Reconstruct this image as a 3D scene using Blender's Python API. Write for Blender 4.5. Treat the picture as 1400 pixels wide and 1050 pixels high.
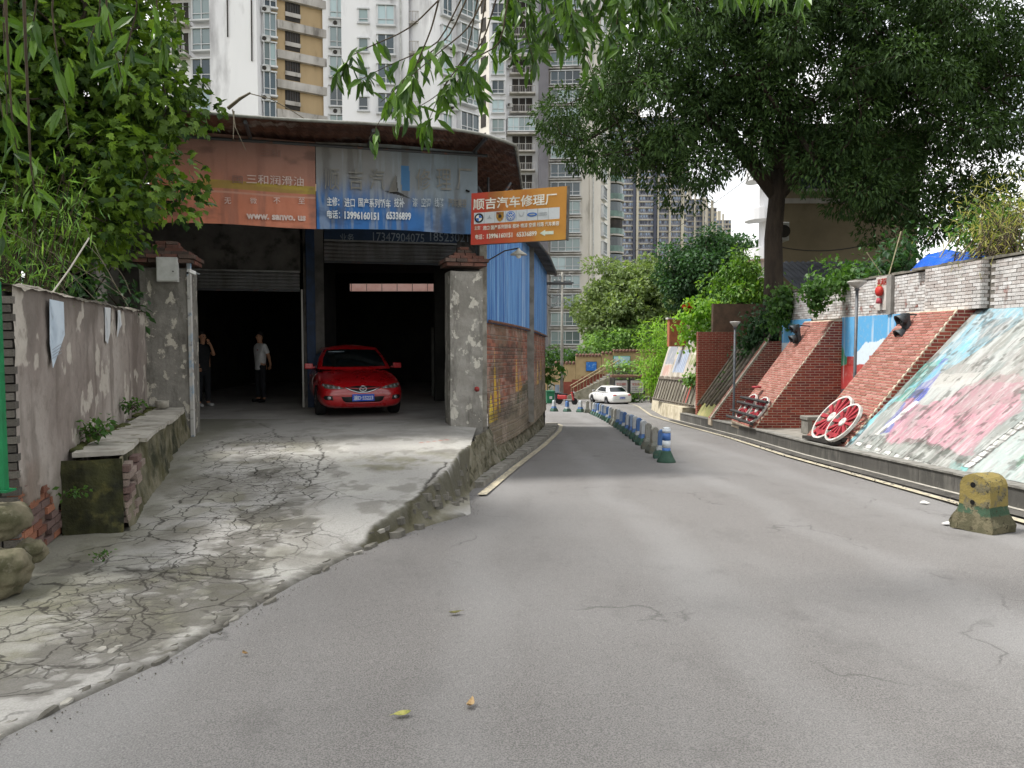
import bpy, bmesh, math, random
import numpy as np
from mathutils import Vector, Matrix, Euler
R = math.radians
random.seed(7); rng = np.random.default_rng(11)
sc = bpy.context.scene
C = sc.collection
for o in list(bpy.data.objects): bpy.data.objects.remove(o)

# ------------------------------------------------------------------ camera, sky, sun, exposure
EYE = 1.6; PITCH = R(3.4); FPX = 1052.0
cam = bpy.data.cameras.new('camera'); cam.sensor_width = 36.0; cam.lens = 36.0 * FPX / 1400.0
cam.clip_start = 0.05; cam.clip_end = 3000
camo = bpy.data.objects.new('camera', cam); C.objects.link(camo)
camo.location = (0, 0, EYE); camo.rotation_euler = (R(90) - PITCH, 0, 0)
sc.camera = camo

SUN_EL = R(60); SUN_AZ = R(276)          # azimuth clockwise from +Y: the sun stands to the left, veiled by thin cloud
sd = Vector((math.sin(SUN_AZ) * math.cos(SUN_EL), math.cos(SUN_AZ) * math.cos(SUN_EL), math.sin(SUN_EL)))
sun = bpy.data.lights.new('sun', 'SUN'); sun.energy = 2.7; sun.angle = R(10.0); sun.color = (1.0, 0.97, 0.93)
suno = bpy.data.objects.new('sun', sun); C.objects.link(suno)
suno.rotation_euler = sd.to_track_quat('Z', 'Y').to_euler()

wd = bpy.data.worlds.new('World'); sc.world = wd; wd.use_nodes = True
nt = wd.node_tree; nt.nodes.clear()
w_out = nt.nodes.new('ShaderNodeOutputWorld'); w_bg = nt.nodes.new('ShaderNodeBackground')
w_sky = nt.nodes.new('ShaderNodeTexSky'); w_sky.sky_type = 'NISHITA'; w_sky.sun_disc = False
w_sky.sun_elevation = SUN_EL; w_sky.sun_rotation = SUN_AZ; w_sky.dust_density = 4.0; w_sky.air_density = 1.2
w_co = nt.nodes.new('ShaderNodeTexCoord'); w_n = nt.nodes.new('ShaderNodeTexNoise')
w_n.inputs['Scale'].default_value = 3.2; w_n.inputs['Detail'].default_value = 7; w_n.inputs['Roughness'].default_value = .55
w_r = nt.nodes.new('ShaderNodeValToRGB'); w_r.color_ramp.elements[0].position = .30; w_r.color_ramp.elements[1].position = .55
w_mx = nt.nodes.new('ShaderNodeMix'); w_mx.data_type = 'RGBA'; w_mx.inputs[7].default_value = (10.8, 10.8, 10.75, 1)
nt.links.new(w_co.outputs['Generated'], w_n.inputs['Vector']); nt.links.new(w_n.outputs['Fac'], w_r.inputs['Fac'])
nt.links.new(w_r.outputs['Color'], w_mx.inputs[0]); nt.links.new(w_sky.outputs['Color'], w_mx.inputs[6])
nt.links.new(w_mx.outputs[2], w_bg.inputs['Color']); nt.links.new(w_bg.outputs['Background'], w_out.inputs['Surface'])
w_bg.inputs['Strength'].default_value = 0.09

vs = sc.view_settings; vs.view_transform = 'Standard'; vs.look = 'None'; vs.gamma = 1.0; vs.use_curve_mapping = False
vs.exposure = 0.88
sc.cycles.max_bounces = 8; sc.cycles.diffuse_bounces = 4; sc.cycles.transparent_max_bounces = 8
sc.cycles.use_denoising = True; sc.cycles.use_adaptive_sampling = True; sc.cycles.adaptive_threshold = .02

# ------------------------------------------------------------------ where a sight line meets a depth or the road
SLOPE = 0.058; FLAT_Y = 60.0
def road_z(y):
    y = np.asarray(y, float)
    return np.where(y < FLAT_Y, -SLOPE * y, -SLOPE * FLAT_Y)
def rz(y): return float(road_z(y))
def ray(u, v):
    a = (u - 700) / FPX; b = (525 - v) / FPX
    return Vector((a, b * math.sin(PITCH) + math.cos(PITCH), b * math.cos(PITCH) - math.sin(PITCH)))
def P(u, v, d):
    r = ray(u, v); return Vector((0, 0, EYE)) + r * (d / r.y)
def G(u, v):
    r = ray(u, v); return Vector((0, 0, EYE)) + r * (EYE / (-r.z - SLOPE * r.y))

# ------------------------------------------------------------------ objects
ORG = {}
def tag(o, label=None, cat=None, group=None, kind=None):
    if label: o['label'] = label
    if cat: o['category'] = cat
    if group: o['group'] = group
    if kind: o['kind'] = kind
    return o
def thing(name, label, cat, loc=(0, 0, 0), rz_=0.0, group=None, world=False):
    """an Empty at a thing's base; world=True means its parts are given in world coordinates"""
    o = bpy.data.objects.new(name, None); C.objects.link(o)
    o.empty_display_size = .1
    o.location = loc; o.rotation_euler = (0, 0, rz_)
    if world: ORG[o.name] = Vector(loc)
    return tag(o, label, cat, group)
def org_of(p):
    while p is not None:
        if p.name in ORG: return ORG[p.name]
        p = p.parent
    return None
def link(name, me, mat=None, parent=None, smooth=None):
    o = bpy.data.objects.new(name, me); C.objects.link(o)
    if mat is not None and not me.materials: me.materials.append(mat)
    if parent is not None: o.parent = parent
    if smooth is not None:
        me.polygons.foreach_set('use_smooth', [smooth] * len(me.polygons))
    return o
def copy_tree(o, parent=None, loc=None, rot=None):
    c = o.copy(); C.objects.link(c); c.parent = parent
    if loc is not None: c.location = loc
    if rot is not None: c.rotation_euler = rot
    for ch in list(o.children): copy_tree(ch, c)
    return c

class MB:
    def __init__(s): s.v = []; s.f = []
    def add(s, vs, fs):
        n = len(s.v); s.v += [Vector(p) for p in vs]; s.f += [tuple(i + n for i in f) for f in fs]; return s
    def box(s, c, d, M=None):
        hx, hy, hz = d[0] / 2, d[1] / 2, d[2] / 2
        vs = [Vector((sx * hx, sy * hy, sz * hz)) for sz in (-1, 1) for sy in (-1, 1) for sx in (-1, 1)]
        if M is not None: vs = [M @ p for p in vs]
        c = Vector(c); vs = [p + c for p in vs]
        return s.add(vs, [(0, 2, 3, 1), (4, 5, 7, 6), (0, 1, 5, 4), (2, 6, 7, 3), (0, 4, 6, 2), (1, 3, 7, 5)])
    def box2(s, a, b):
        a = Vector(a); b = Vector(b)
        return s.box((a + b) / 2, [abs(b[i] - a[i]) for i in range(3)])
    def frame(s, o, ex, ey, ez, lo, hi):
        """box in a local frame"""
        vs = []
        for z in (lo[2], hi[2]):
            for y in (lo[1], hi[1]):
                for x in (lo[0], hi[0]): vs.append(o + ex * x + ey * y + ez * z)
        return s.add(vs, [(0, 2, 3, 1), (4, 5, 7, 6), (0, 1, 5, 4), (2, 6, 7, 3), (0, 4, 6, 2), (1, 3, 7, 5)])
    def quad(s, a, b, c, d): return s.add([a, b, c, d], [(0, 1, 2, 3)])
    def poly(s, pts): return s.add(pts, [tuple(range(len(pts)))])
    def prism(s, pts, ext):
        """extrude a planar polygon by a vector"""
        n = len(pts); e = Vector(ext); pts = [Vector(p) for p in pts]
        fs = [tuple(reversed(range(n))), tuple(range(n, 2 * n))]
        fs += [(i, (i + 1) % n, n + (i + 1) % n, n + i) for i in range(n)]
        return s.add(pts + [p + e for p in pts], fs)
    def tube(s, path, r, n=8, cap=True):
        path = [Vector(p) for p in path]; m = len(path)
        rs = r if isinstance(r, (list, tuple)) else [r] * m
        n0 = len(s.v); up = None
        for i, p in enumerate(path):
            t = (path[min(i + 1, m - 1)] - path[max(i - 1, 0)])
            if t.length < 1e-9: t = Vector((0, 0, 1))
            t.normalize()
            if up is None:
                up = Vector((0, 0, 1)) if abs(t.z) < .9 else Vector((1, 0, 0))
            a = t.cross(up)
            if a.length < 1e-6: a = t.orthogonal()
            a.normalize(); b = a.cross(t); up = b
            for k in range(n):
                q = 2 * math.pi * k / n
                s.v.append(p + (a * math.cos(q) + b * math.sin(q)) * rs[i])
        for i in range(m - 1):
            for k in range(n):
                k2 = (k + 1) % n
                s.f.append((n0 + i * n + k, n0 + i * n + k2, n0 + (i + 1) * n + k2, n0 + (i + 1) * n + k))
        if cap:
            s.f.append(tuple(n0 + k for k in reversed(range(n)))); s.f.append(tuple(n0 + (m - 1) * n + k for k in range(n)))
        return s
    def lathe(s, prof, c=(0, 0, 0), n=16, M=None):
        c = Vector(c); n0 = len(s.v); m = len(prof)
        for r, z in prof:
            for k in range(n):
                q = 2 * math.pi * k / n; p = Vector((r * math.cos(q), r * math.sin(q), z))
                s.v.append((M @ p if M is not None else p) + c)
        for i in range(m - 1):
            for k in range(n):
                k2 = (k + 1) % n; s.f.append((n0 + i * n + k, n0 + i * n + k2, n0 + (i + 1) * n + k2, n0 + (i + 1) * n + k))
        s.f.append(tuple(n0 + k for k in reversed(range(n)))); s.f.append(tuple(n0 + (m - 1) * n + k for k in range(n)))
        return s
    def mesh(s, name, org=None):
        me = bpy.data.meshes.new(name)
        vs = s.v if org is None else [p - org for p in s.v]
        me.from_pydata([tuple(p) for p in vs], [], s.f); me.update(); return me
    def build(s, name, mat, parent=None, smooth=False, bevel=0, kind=None):
        me = s.mesh(name, org_of(parent))
        if bevel:
            bm = bmesh.new(); bm.from_mesh(me)
            bmesh.ops.recalc_face_normals(bm, faces=bm.faces)
            bmesh.ops.bevel(bm, geom=[e for e in bm.edges if len(e.link_faces) == 2 and e.calc_face_angle(0) > .5], offset=bevel, segments=2, affect='EDGES', profile=.5)
            bm.to_mesh(me); bm.free()
        o = link(name, me, mat, parent, smooth)
        if kind: o['kind'] = kind
        return o

def rough_up(o, cuts=2, amp=.02, scale=3.0, seed=0):
    """subdivide and jitter a mesh so that worn masonry loses its ruler edges"""
    me = o.data; bm = bmesh.new(); bm.from_mesh(me)
    bmesh.ops.subdivide_edges(bm, edges=bm.edges, cuts=cuts, use_grid_fill=True)
    bm.verts.ensure_lookup_table()
    co = np.array([v.co for v in bm.verts]); d = np.stack([fbm3(co * scale + seed + k * 31.7) for k in range(3)], 1)
    for v, q in zip(bm.verts, d): v.co += Vector(q) * amp
    bm.to_mesh(me); bm.free(); me.update()

# ------------------------------------------------------------------ numpy noise
_perm = np.random.default_rng(5).random((64, 64, 8))
def _vn(x, y, k=0):
    xi = np.floor(x).astype(int); yi = np.floor(y).astype(int); fx = x - xi; fy = y - yi
    fx = fx * fx * (3 - 2 * fx); fy = fy * fy * (3 - 2 * fy); T = _perm[:, :, k % 8]
    a = T[xi & 63, yi & 63]; b = T[(xi + 1) & 63, yi & 63]; c = T[xi & 63, (yi + 1) & 63]; d = T[(xi + 1) & 63, (yi + 1) & 63]
    return (a * (1 - fx) + b * fx) * (1 - fy) + (c * (1 - fx) + d * fx) * fy
def fbm(x, y, seed=0, oct=4):
    s = 0; a = .5; t = 0
    for i in range(oct):
        s = s + a * _vn(x * 2 ** i + seed * 7.3 + i * 13.1, y * 2 ** i + seed * 3.7 + i * 5.9, seed + i); t += a; a *= .55
    return s / t
def fbm3(p, seed=0):
    return (fbm(p[:, 0] + p[:, 2] * .7, p[:, 1] - p[:, 2] * .6, seed, 3) + fbm(p[:, 2] + p[:, 1] * .3, p[:, 0] - p[:, 1] * .8, seed + 3, 3)) - 1.0
def sstep(a, b, x):
    t = np.clip((x - a) / (b - a), 0, 1); return t * t * (3 - 2 * t)

# ------------------------------------------------------------------ materials
MATS = {}
def srgb(c):
    if isinstance(c, str):
        c = [int(c[i:i + 2], 16) / 255 for i in (0, 2, 4)]
    return tuple((x / 12.92 if x <= .04045 else ((x + .055) / 1.055) ** 2.4) for x in c[:3])
class NB:
    """tiny node builder"""
    def __init__(s, name):
        s.m = bpy.data.materials.new(name); s.m.use_nodes = True; s.t = s.m.node_tree; s.b = s.t.nodes['Principled BSDF']; s.out = s.t.nodes['Material Output']
        s._co = None
    def n(s, typ, **kw):
        q = s.t.nodes.new('ShaderNode' + typ)
        for k, v in kw.items():
            if hasattr(q, k): setattr(q, k, v)
        return q
    def set(s, node, key, val):
        if hasattr(val, 'is_output') or isinstance(val, bpy.types.NodeSocket): s.t.links.new(val, node.inputs[key])
        elif val is not None:
            i = node.inputs[key]
            if hasattr(i.default_value, '__len__') and not hasattr(val, '__len__'): val = [val] * len(i.default_value)
            if hasattr(i.default_value, '__len__') and len(i.default_value) == 4 and len(val) == 3: val = (*val, 1)
            i.default_value = val
    def co(s, scale=(1, 1, 1), kind='Object'):
        c = s.n('TexCoord'); m = s.n('Mapping'); m.inputs['Scale'].default_value = scale
        s.t.links.new(c.outputs[kind], m.inputs['Vector']); return m.outputs['Vector']
    def noise(s, scale, detail=5, rough=.6, stretch=(1, 1, 1), dist=0, kind='Object'):
        q = s.n('TexNoise'); s.set(q, 'Vector', s.co(stretch, kind)); s.set(q, 'Scale', scale); s.set(q, 'Detail', detail); s.set(q, 'Roughness', rough); s.set(q, 'Distortion', dist)
        return q.outputs['Fac']
    def ramp(s, fac, a, b, c0=(0, 0, 0), c1=(1, 1, 1)):
        q = s.n('ValToRGB'); s.t.links.new(fac, q.inputs['Fac']); e = q.color_ramp.elements
        e[0].position = a; e[1].position = b; e[0].color = (*c0, 1); e[1].color = (*c1, 1); return q.outputs['Color']
    def mix(s, fac, a, b, mode='MIX'):
        q = s.n('Mix'); q.data_type = 'RGBA'; q.blend_type = mode; s.set(q, 0, fac); s.set(q, 6, a); s.set(q, 7, b); return q.outputs[2]
    def math(s, op, a, b=None):
        q = s.n('Math'); q.operation = op; s.set(q, 0, a)
        if b is not None: s.set(q, 1, b)
        return q.outputs[0]
    def attr(s, name, out='Color'):
        q = s.n('Attribute'); q.attribute_name = name; return q.outputs[out]
    def rnd(s):
        g = s.n('NewGeometry'); oi = s.n('ObjectInfo')
        return s.math('FRACT', s.math('ADD', g.outputs['Random Per Island'], oi.outputs['Random']))
    def bump(s, h, strength=.3, dist=.02):
        q = s.n('Bump'); s.set(q, 'Height', h); s.set(q, 'Strength', strength); s.set(q, 'Distance', dist); s.t.links.new(q.outputs['Normal'], s.b.inputs['Normal'])
    def fin(s, col=None, rough=.8, metal=0., spec=.4):
        if col is not None: s.set(s.b, 'Base Color', col)
        s.set(s.b, 'Roughness', rough); s.set(s.b, 'Metallic', metal); s.set(s.b, 'Specular IOR Level', spec)
        return s.m
def mat(name, c, c2=None, scale=4., lo=.4, hi=.65, rough=.8, metal=0., spec=.4, bump=0., bscale=40., bdist=.02, stretch=(1, 1, 1), c3=None, scale3=15., lo3=.55, hi3=.7, rand=0.):
    """plain procedural surface: two or three colours by noise, some relief"""
    if name in MATS: return MATS[name]
    b = NB(name); col = srgb(c)
    if c2 is not None: col = b.mix(b.ramp(b.noise(scale, stretch=stretch), lo, hi), srgb(c), srgb(c2))
    if c3 is not None: col = b.mix(b.ramp(b.noise(scale3, 6, stretch=stretch), lo3, hi3), col, srgb(c3))
    if rand:
        r = b.rnd(); q = b.n('MapRange'); b.set(q, 0, r); b.set(q, 3, 1 - rand); b.set(q, 4, 1 + rand)
        h = b.n('HueSaturation'); b.set(h, 'Value', q.outputs[0]); b.set(h, 'Color', col); col = h.outputs['Color']
    if bump: b.bump(b.noise(bscale, 4), bump, bdist)
    MATS[name] = b.fin(col, rough, metal, spec); return MATS[name]
def paint_mat(name, rough=.75, wear=None, wear_amt=0.5, bump=.15, bscale=50, spec=.3, grain=.12):
    """shows the colours painted on a mesh (attribute Col) with grain and a worn layer"""
    if name in MATS: return MATS[name]
    b = NB(name); col = b.attr('Col')
    g = b.noise(30, 6, .7); col = b.mix(1.0, col, b.ramp(g, .2, .8, (1 - grain * 2,) * 3, (1, 1, 1)), 'MULTIPLY')
    if wear: col = b.mix(b.math('MULTIPLY', b.ramp(b.noise(7, 8, .7), .52, .66), wear_amt), col, srgb(wear))
    b.bump(b.noise(bscale, 5), bump, .01)
    MATS[name] = b.fin(col, rough, 0, spec); return MATS[name]
def glass_mat(name, c, rough=.08, spec=.6):
    if name in MATS: return MATS[name]
    b = NB(name); r = b.rnd()
    col = b.mix(r, [x * .55 for x in srgb(c)], [min(1, x * 1.5) for x in srgb(c)])
    MATS[name] = b.fin(col, rough, 0, spec); return MATS[name]
def leaf_mat(name, c, c2, trans=.45, rough=.5, spec=.35):
    if name in MATS: return MATS[name]
    b = NB(name); col = b.mix(b.rnd(), srgb(c), srgb(c2)); col = b.mix(b.ramp(b.noise(.55, 3, .5), .42, .6), col, b.mix(.5, col, [q * .55 for q in srgb(c)]))
    tr = b.n('BsdfTranslucent'); tcol = b.mix(1.0, col, (1.35, 1.45, .55), 'MULTIPLY'); b.set(tr, 'Color', tcol)
    ms = b.n('MixShader'); ms.inputs[0].default_value = trans
    b.fin(col, rough, 0, spec)
    b.t.links.new(b.b.outputs[0], ms.inputs[1]); b.t.links.new(tr.outputs[0], ms.inputs[2]); b.t.links.new(ms.outputs[0], b.out.inputs['Surface'])
    MATS[name] = b.m; return b.m

# ------------------------------------------------------------------ painted sheets: a fine grid that carries its own colours
class Canvas:
    """s runs left to right, t bottom to top, in metres"""
    def __init__(s, w, h, nx, ny, base):
        s.w, s.h, s.nx, s.ny = w, h, nx, ny
        s.S, s.T = np.meshgrid(np.linspace(0, w, nx), np.linspace(0, h, ny)); s.c = np.zeros((ny, nx, 3)); s.c[:] = srgb(base)
        s.dx = fbm(s.S * 3, s.T * 3, 3) - .5; s.dy = fbm(s.S * 3, s.T * 3, 6) - .5
    def put(s, m, col, a=1.0):
        m = np.clip(m, 0, 1)[..., None] * a; s.c = s.c * (1 - m) + np.array(srgb(col)) * m
    def poly(s, pts, col, a=1.0, wob=.0):
        X = s.S + s.dx * wob * 2; Y = s.T + s.dy * wob * 2; m = np.zeros(X.shape, bool); n = len(pts)
        for i in range(n):
            (x0, y0), (x1, y1) = pts[i], pts[(i + 1) % n]
            k = ((y0 > Y) != (y1 > Y)) & (X < (x1 - x0) * (Y - y0) / ((y1 - y0) + 1e-12) + x0); m ^= k
        s.put(m.astype(float), col, a)
    def rect(s, x0, y0, x1, y1, col, a=1.0, wob=0.): s.poly([(x0, y0), (x1, y0), (x1, y1), (x0, y1)], col, a, wob)
    def ell(s, cx, cy, rx, ry, col, a=1.0, wob=0.):
        X = s.S + s.dx * wob * 2; Y = s.T + s.dy * wob * 2
        s.put((((X - cx) / rx) ** 2 + ((Y - cy) / ry) ** 2 < 1).astype(float), col, a)
    def noise(s, col, sx, sy, lo, hi, a=1.0, seed=0, m=None):
        k = sstep(lo, hi, fbm(s.S * sx, s.T * sy, seed, 5))
        s.put(k if m is None else k * m, col, a)
    def build(s, name, mapf, mat, parent=None, disp=None, smooth=True):
        co = mapf(s.S, s.T)          # ny,nx,3
        return grid_obj(name, co, mat, parent, s.c, smooth)
def grid_obj(name, co, mat, parent=None, col=None, smooth=True, extra=None):
    ny, nx = co.shape[:2]; v = co.reshape(-1, 3).astype(np.float32)
    og = org_of(parent)
    if og is not None: v = v - np.array(og, np.float32)
    i = np.arange(ny * nx).reshape(ny, nx)
    f = np.stack([i[:-1, :-1], i[:-1, 1:], i[1:, 1:], i[1:, :-1]], -1).reshape(-1, 4)
    me = bpy.data.meshes.new(name); me.vertices.add(len(v)); me.vertices.foreach_set('co', v.ravel())
    me.loops.add(f.size); me.loops.foreach_set('vertex_index', f.ravel().astype(np.int32))
    me.polygons.add(len(f)); me.polygons.foreach_set('loop_start', np.arange(0, f.size, 4, dtype=np.int32))
    me.update(calc_edges=True)
    if col is not None:
        a = me.attributes.new('Col', 'FLOAT_COLOR', 'POINT'); q = np.ones((ny * nx, 4), np.float32); q[:, :3] = col.reshape(-1, 3); a.data.foreach_set('color', q.ravel())
    for k, val in (extra or {}).items():
        a = me.attributes.new(k, 'FLOAT', 'POINT'); a.data.foreach_set('value', val.ravel().astype(np.float32))
    return link(name, me, mat, parent, smooth)
def planar(o, ex, ey):
    o, ex, ey = (np.array(q, float) for q in (o, ex, ey))
    return lambda S, T: o + S[..., None] * ex + T[..., None] * ey

# ------------------------------------------------------------------ lettering
def text_mesh(body, size, width=None, thick=.004, offset=0.0, spacing=1.0, height=None):
    c = bpy.data.curves.new('t', 'FONT'); c.body = body; c.size = size; c.extrude = thick; c.offset = offset; c.space_character = spacing; c.resolution_u = 2
    o = bpy.data.objects.new('t', c); C.objects.link(o)
    me = bpy.data.meshes.new_from_object(o.evaluated_get(bpy.context.evaluated_depsgraph_get()))
    bpy.data.objects.remove(o); bpy.data.curves.remove(c)
    n = len(me.vertices); v = np.zeros(n * 3, np.float32); me.vertices.foreach_get('co', v); v = v.reshape(-1, 3)
    if n:
        v[:, 0] -= v[:, 0].min(); v[:, 1] -= v[:, 1].min()
        if width: v[:, 0] *= width / v[:, 0].max()
        if height: v[:, 1] *= height / v[:, 1].max()
    me.vertices.foreach_set('co', v.ravel()); return me
def lettering(body, o, ex, ey, m, parent, h, w=None, thick=.003, off=0.0, fn=None, name='lettering'):
    """letters standing proud of a surface; o lower left corner, ex to the right, ey up"""
    me = text_mesh(body, h, w, thick, off, height=h); ex = Vector(ex).normalized(); ey = Vector(ey).normalized(); ez = ex.cross(ey)
    og = org_of(parent) or Vector()
    for v in me.vertices:
        p = Vector(o) + ex * v.co.x + ey * v.co.y
        if fn: p = fn(p)
        v.co = p + ez * (v.co.z + thick) - og
    me.materials.clear()
    return link(name, me, m, parent)

# ------------------------------------------------------------------ leaves and crowns
def leaf_template(kind):
    if kind == 'lance': return np.array([(0, 0, 0), (.13, .35, .03), (0, .45, -.03), (-.13, .35, .03), (.10, .72, .0), (-.10, .72, .0), (0, 1, -.10)]), [(0, 1, 2), (0, 2, 3), (1, 4, 2), (2, 5, 3), (2, 4, 6), (2, 6, 5)]
    if kind == 'oval': return np.array([(0, 0, 0), (.28, .45, .05), (0, .5, -.04), (-.28, .45, .05), (0, 1, -.06)]), [(0, 1, 2), (0, 2, 3), (1, 4, 2), (2, 4, 3)]
    if kind == 'blade': return np.array([(0, 0, 0), (.05, .45, .0), (-.05, .45, 0), (0, 1, -.15)]), [(0, 1, 2), (1, 3, 2)]
    if kind == 'lobed':
        return np.array([(0, 0, 0), (.25, .02, .03), (.52, .30, .02), (.30, .42, .03), (.34, .72, 0), (.14, .66, .02), (0, 1, -.08), (-.14, .66, .02), (-.34, .72, 0), (-.30, .42, .03), (-.52, .30, .02), (-.25, .02, .03), (0, .4, -.05)]), \
            [(0, 1, 12), (1, 2, 12), (2, 3, 12), (3, 4, 12), (4, 5, 12), (5, 6, 12), (6, 7, 12), (7, 8, 12), (8, 9, 12), (9, 10, 12), (10, 11, 12), (11, 0, 12)]
def leaf_mesh(name, pos, direc, size, kind, mat, parent, width=1.0, roll=1.0, seed=1, up=(0, 0, 1)):
    """one mesh of many leaves: pos (n,3) base, direc (n,3) where the tip points, size (n)"""
    rg = np.random.default_rng(seed); n = len(pos); tv, tf = leaf_template(kind); tv = tv * np.array((width, 1, 1))
    y = direc / (np.linalg.norm(direc, axis=1, keepdims=True) + 1e-9)
    z = np.array(up) + rg.normal(0, .45 * roll, (n, 3)); x = np.cross(y, z); x /= (np.linalg.norm(x, axis=1, keepdims=True) + 1e-9); z = np.cross(x, y)
    v = pos[:, None, :] + size[:, None, None] * (tv[None, :, 0:1] * x[:, None, :] + tv[None, :, 1:2] * y[:, None, :] + tv[None, :, 2:3] * z[:, None, :])
    og = org_of(parent)
    if og is not None: v = v - np.array(og)
    k = len(tv); f = (np.array(tf)[None] + (np.arange(n) * k)[:, None, None]).reshape(-1, 3)
    me = bpy.data.meshes.new(name); v = v.reshape(-1, 3).astype(np.float32)
    me.vertices.add(len(v)); me.vertices.foreach_set('co', v.ravel()); me.loops.add(f.size); me.loops.foreach_set('vertex_index', f.ravel().astype(np.int32))
    me.polygons.add(len(f)); me.polygons.foreach_set('loop_start', np.arange(0, f.size, 3, dtype=np.int32)); me.update(calc_edges=True)
    return link(name, me, mat, parent, False)
def leaf_parts(parent, pos, direc, size, kind, mat, n, width=1.0, roll=1.0, seed=1, up=(0, 0, 1)):
    """the n leaves that show largest are parts of their own sharing one mesh, the others one part"""
    rel = pos - np.array((0, 0, EYE)); zc = rel[:, 1] * math.cos(PITCH) - rel[:, 2] * math.sin(PITCH); yc = rel[:, 1] * math.sin(PITCH) + rel[:, 2] * math.cos(PITCH)
    ok = (zc > .3) & (np.abs(rel[:, 0]) < zc * .68) & (np.abs(yc) < zc * .52); sc_ = np.where(ok, size / np.maximum(zc, .3), 0); order = np.argsort(-sc_); near = order[:n][ok[order[:n]]]; rest = np.setdiff1d(np.arange(len(pos)), near)
    leaf_mesh('leaf_mass', pos[rest], direc[rest], size[rest], kind, mat, parent, width, roll, seed, up)['kind'] = 'stuff'
    tv, tf = leaf_template(kind); me = bpy.data.meshes.new('leaf'); me.from_pydata([(a * width, b, c) for a, b, c in tv], [], tf); me.materials.append(mat); og = org_of(parent) or Vector(); rg = np.random.default_rng(seed + 1)
    for i in near:
        y = Vector(direc[i]).normalized(); z = Vector(up) + Vector(rg.normal(0, .45 * roll, 3)); x = y.cross(z).normalized(); z = x.cross(y); s = float(size[i]); o = bpy.data.objects.new('leaf', me); C.objects.link(o); o.parent = parent
        o.matrix_local = Matrix.Translation(Vector(pos[i]) - og) @ Matrix((x * s, y * s, z * s)).transposed().to_4x4()
def grow(root, clumps, r0, bend=.15, seed=0, rmin=.012):
    """limbs from a trunk top to every clump: each clump hangs on the nearest node already grown; thickness by what a limb carries"""
    rg = random.Random(seed); nodes = [Vector(p) for p in root]; par = [max(0, i - 1) for i in range(len(root))]; par[0] = -1
    order = sorted(range(len(clumps)), key=lambda i: (Vector(clumps[i]) - nodes[-1]).length)
    for i in order:
        p = Vector(clumps[i]); best = min(range(len(nodes)), key=lambda j: (nodes[j] - p).length + (1.0 if j < len(root) - 1 else 0))
        q = nodes[best]; L = (p - q).length; k = max(1, int(L / .9)); last = best
        for s in range(1, k + 1):
            t = s / k; w = q.lerp(p, t) + Vector((rg.uniform(-1, 1), rg.uniform(-1, 1), rg.uniform(-.6, 1.0))) * bend * L * t * (1 - t)
            nodes.append(w); par.append(last); last = len(nodes) - 1
    load = [1] * len(nodes)
    for i in range(len(nodes) - 1, 0, -1):
        if par[i] >= 0: load[par[i]] += load[i]
    tot = load[len(root) - 1]
    rad = [max(rmin, r0 * (l / tot) ** .48) for l in load]
    mb = MB()
    for i in range(len(root), len(nodes)):
        a = par[i]; ra = min(rad[a], rad[i] * 1.5)
        mb.tube([nodes[a], nodes[i]], [ra, rad[i]], 6 if rad[i] > .04 else 4, False)
    return mb, nodes
def clump_leaves(clumps, radii, per, rg, droop=.5, shell=.5, flat=.75):
    """leaf bases and directions round every clump centre, thickest near its upper skin"""
    P_, D_ = [], []
    for c, r in zip(clumps, radii):
        n = max(3, int(per * (r ** 2) * rg.uniform(.6, 1.3))); d = rg.normal(0, 1, (n, 3)); d /= np.linalg.norm(d, axis=1, keepdims=True)
        rad = r * rg.uniform(shell, 1, n) ** .7; p = np.array(c) + d * rad[:, None] * np.array((1, 1, flat))
        out = d * .8 + rg.normal(0, .5, (n, 3)); out[:, 2] -= droop; P_.append(p); D_.append(out)
    return np.concatenate(P_), np.concatenate(D_)
def ell_clumps(parts, spacing, rg, shell=.45, noise=.25):
    """clump centres spread through a union of ellipsoids (centre, radii)"""
    out = []
    for c, r in parts:
        vol = 4.19 * r[0] * r[1] * r[2]; n = int(vol / spacing ** 3 * 1.6) + 4
        for _ in range(n):
            d = rg.normal(0, 1, 3); d /= np.linalg.norm(d); q = rg.uniform(shell, 1) * (1 + rg.normal(0, noise * .5))
            p = np.array(c) + d * np.array(r) * q
            if all(np.linalg.norm(p - o) > spacing * .62 for o in out): out.append(p)
    return out
def tree(name, label, base, top, r0, parts, spacing, crad, per, lsize, kind, lmat, bark, seed=0, droop=.5, group=None, cat='tree', width=1.0, flat=.75, trunk_path=None, shell=.5, cshell=.45, single=0):
    rg = np.random.default_rng(seed); base = Vector(base); top = Vector(top)
    t = thing(name, label, cat, base, 0, group, world=True)
    pth = trunk_path or [base.lerp(top, k / 4) + Vector((math.sin(k * 1.7 + seed) * .12, math.cos(k * 2.1 + seed) * .12, 0)) * r0 * 2 * (0 < k < 4) for k in range(5)]
    pth = [Vector(p) for p in pth]; n = len(pth)
    tr = MB().tube(pth, [r0 * (1.35 if k == 0 else 1 - .25 * k / (n - 1)) for k in range(n)], 12).build('trunk', bark, t, True)
    cl = ell_clumps(parts, spacing, rg, shell=cshell); mb, nodes = grow(pth, cl, r0 * .72, seed=seed)
    mb.build('branches', bark, t, True)
    rad = rg.uniform(crad[0], crad[1], len(cl)); p, d = clump_leaves(cl, rad, per, rg, droop, shell, flat)
    size = lsize * rg.uniform(.7, 1.3, len(p))
    if single: leaf_parts(t, p, d, size, kind, lmat, single, width, 1.0, seed)
    else: leaf_mesh('crown', p, d, size, kind, lmat, t, width=width, seed=seed)
    return t, cl

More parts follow.
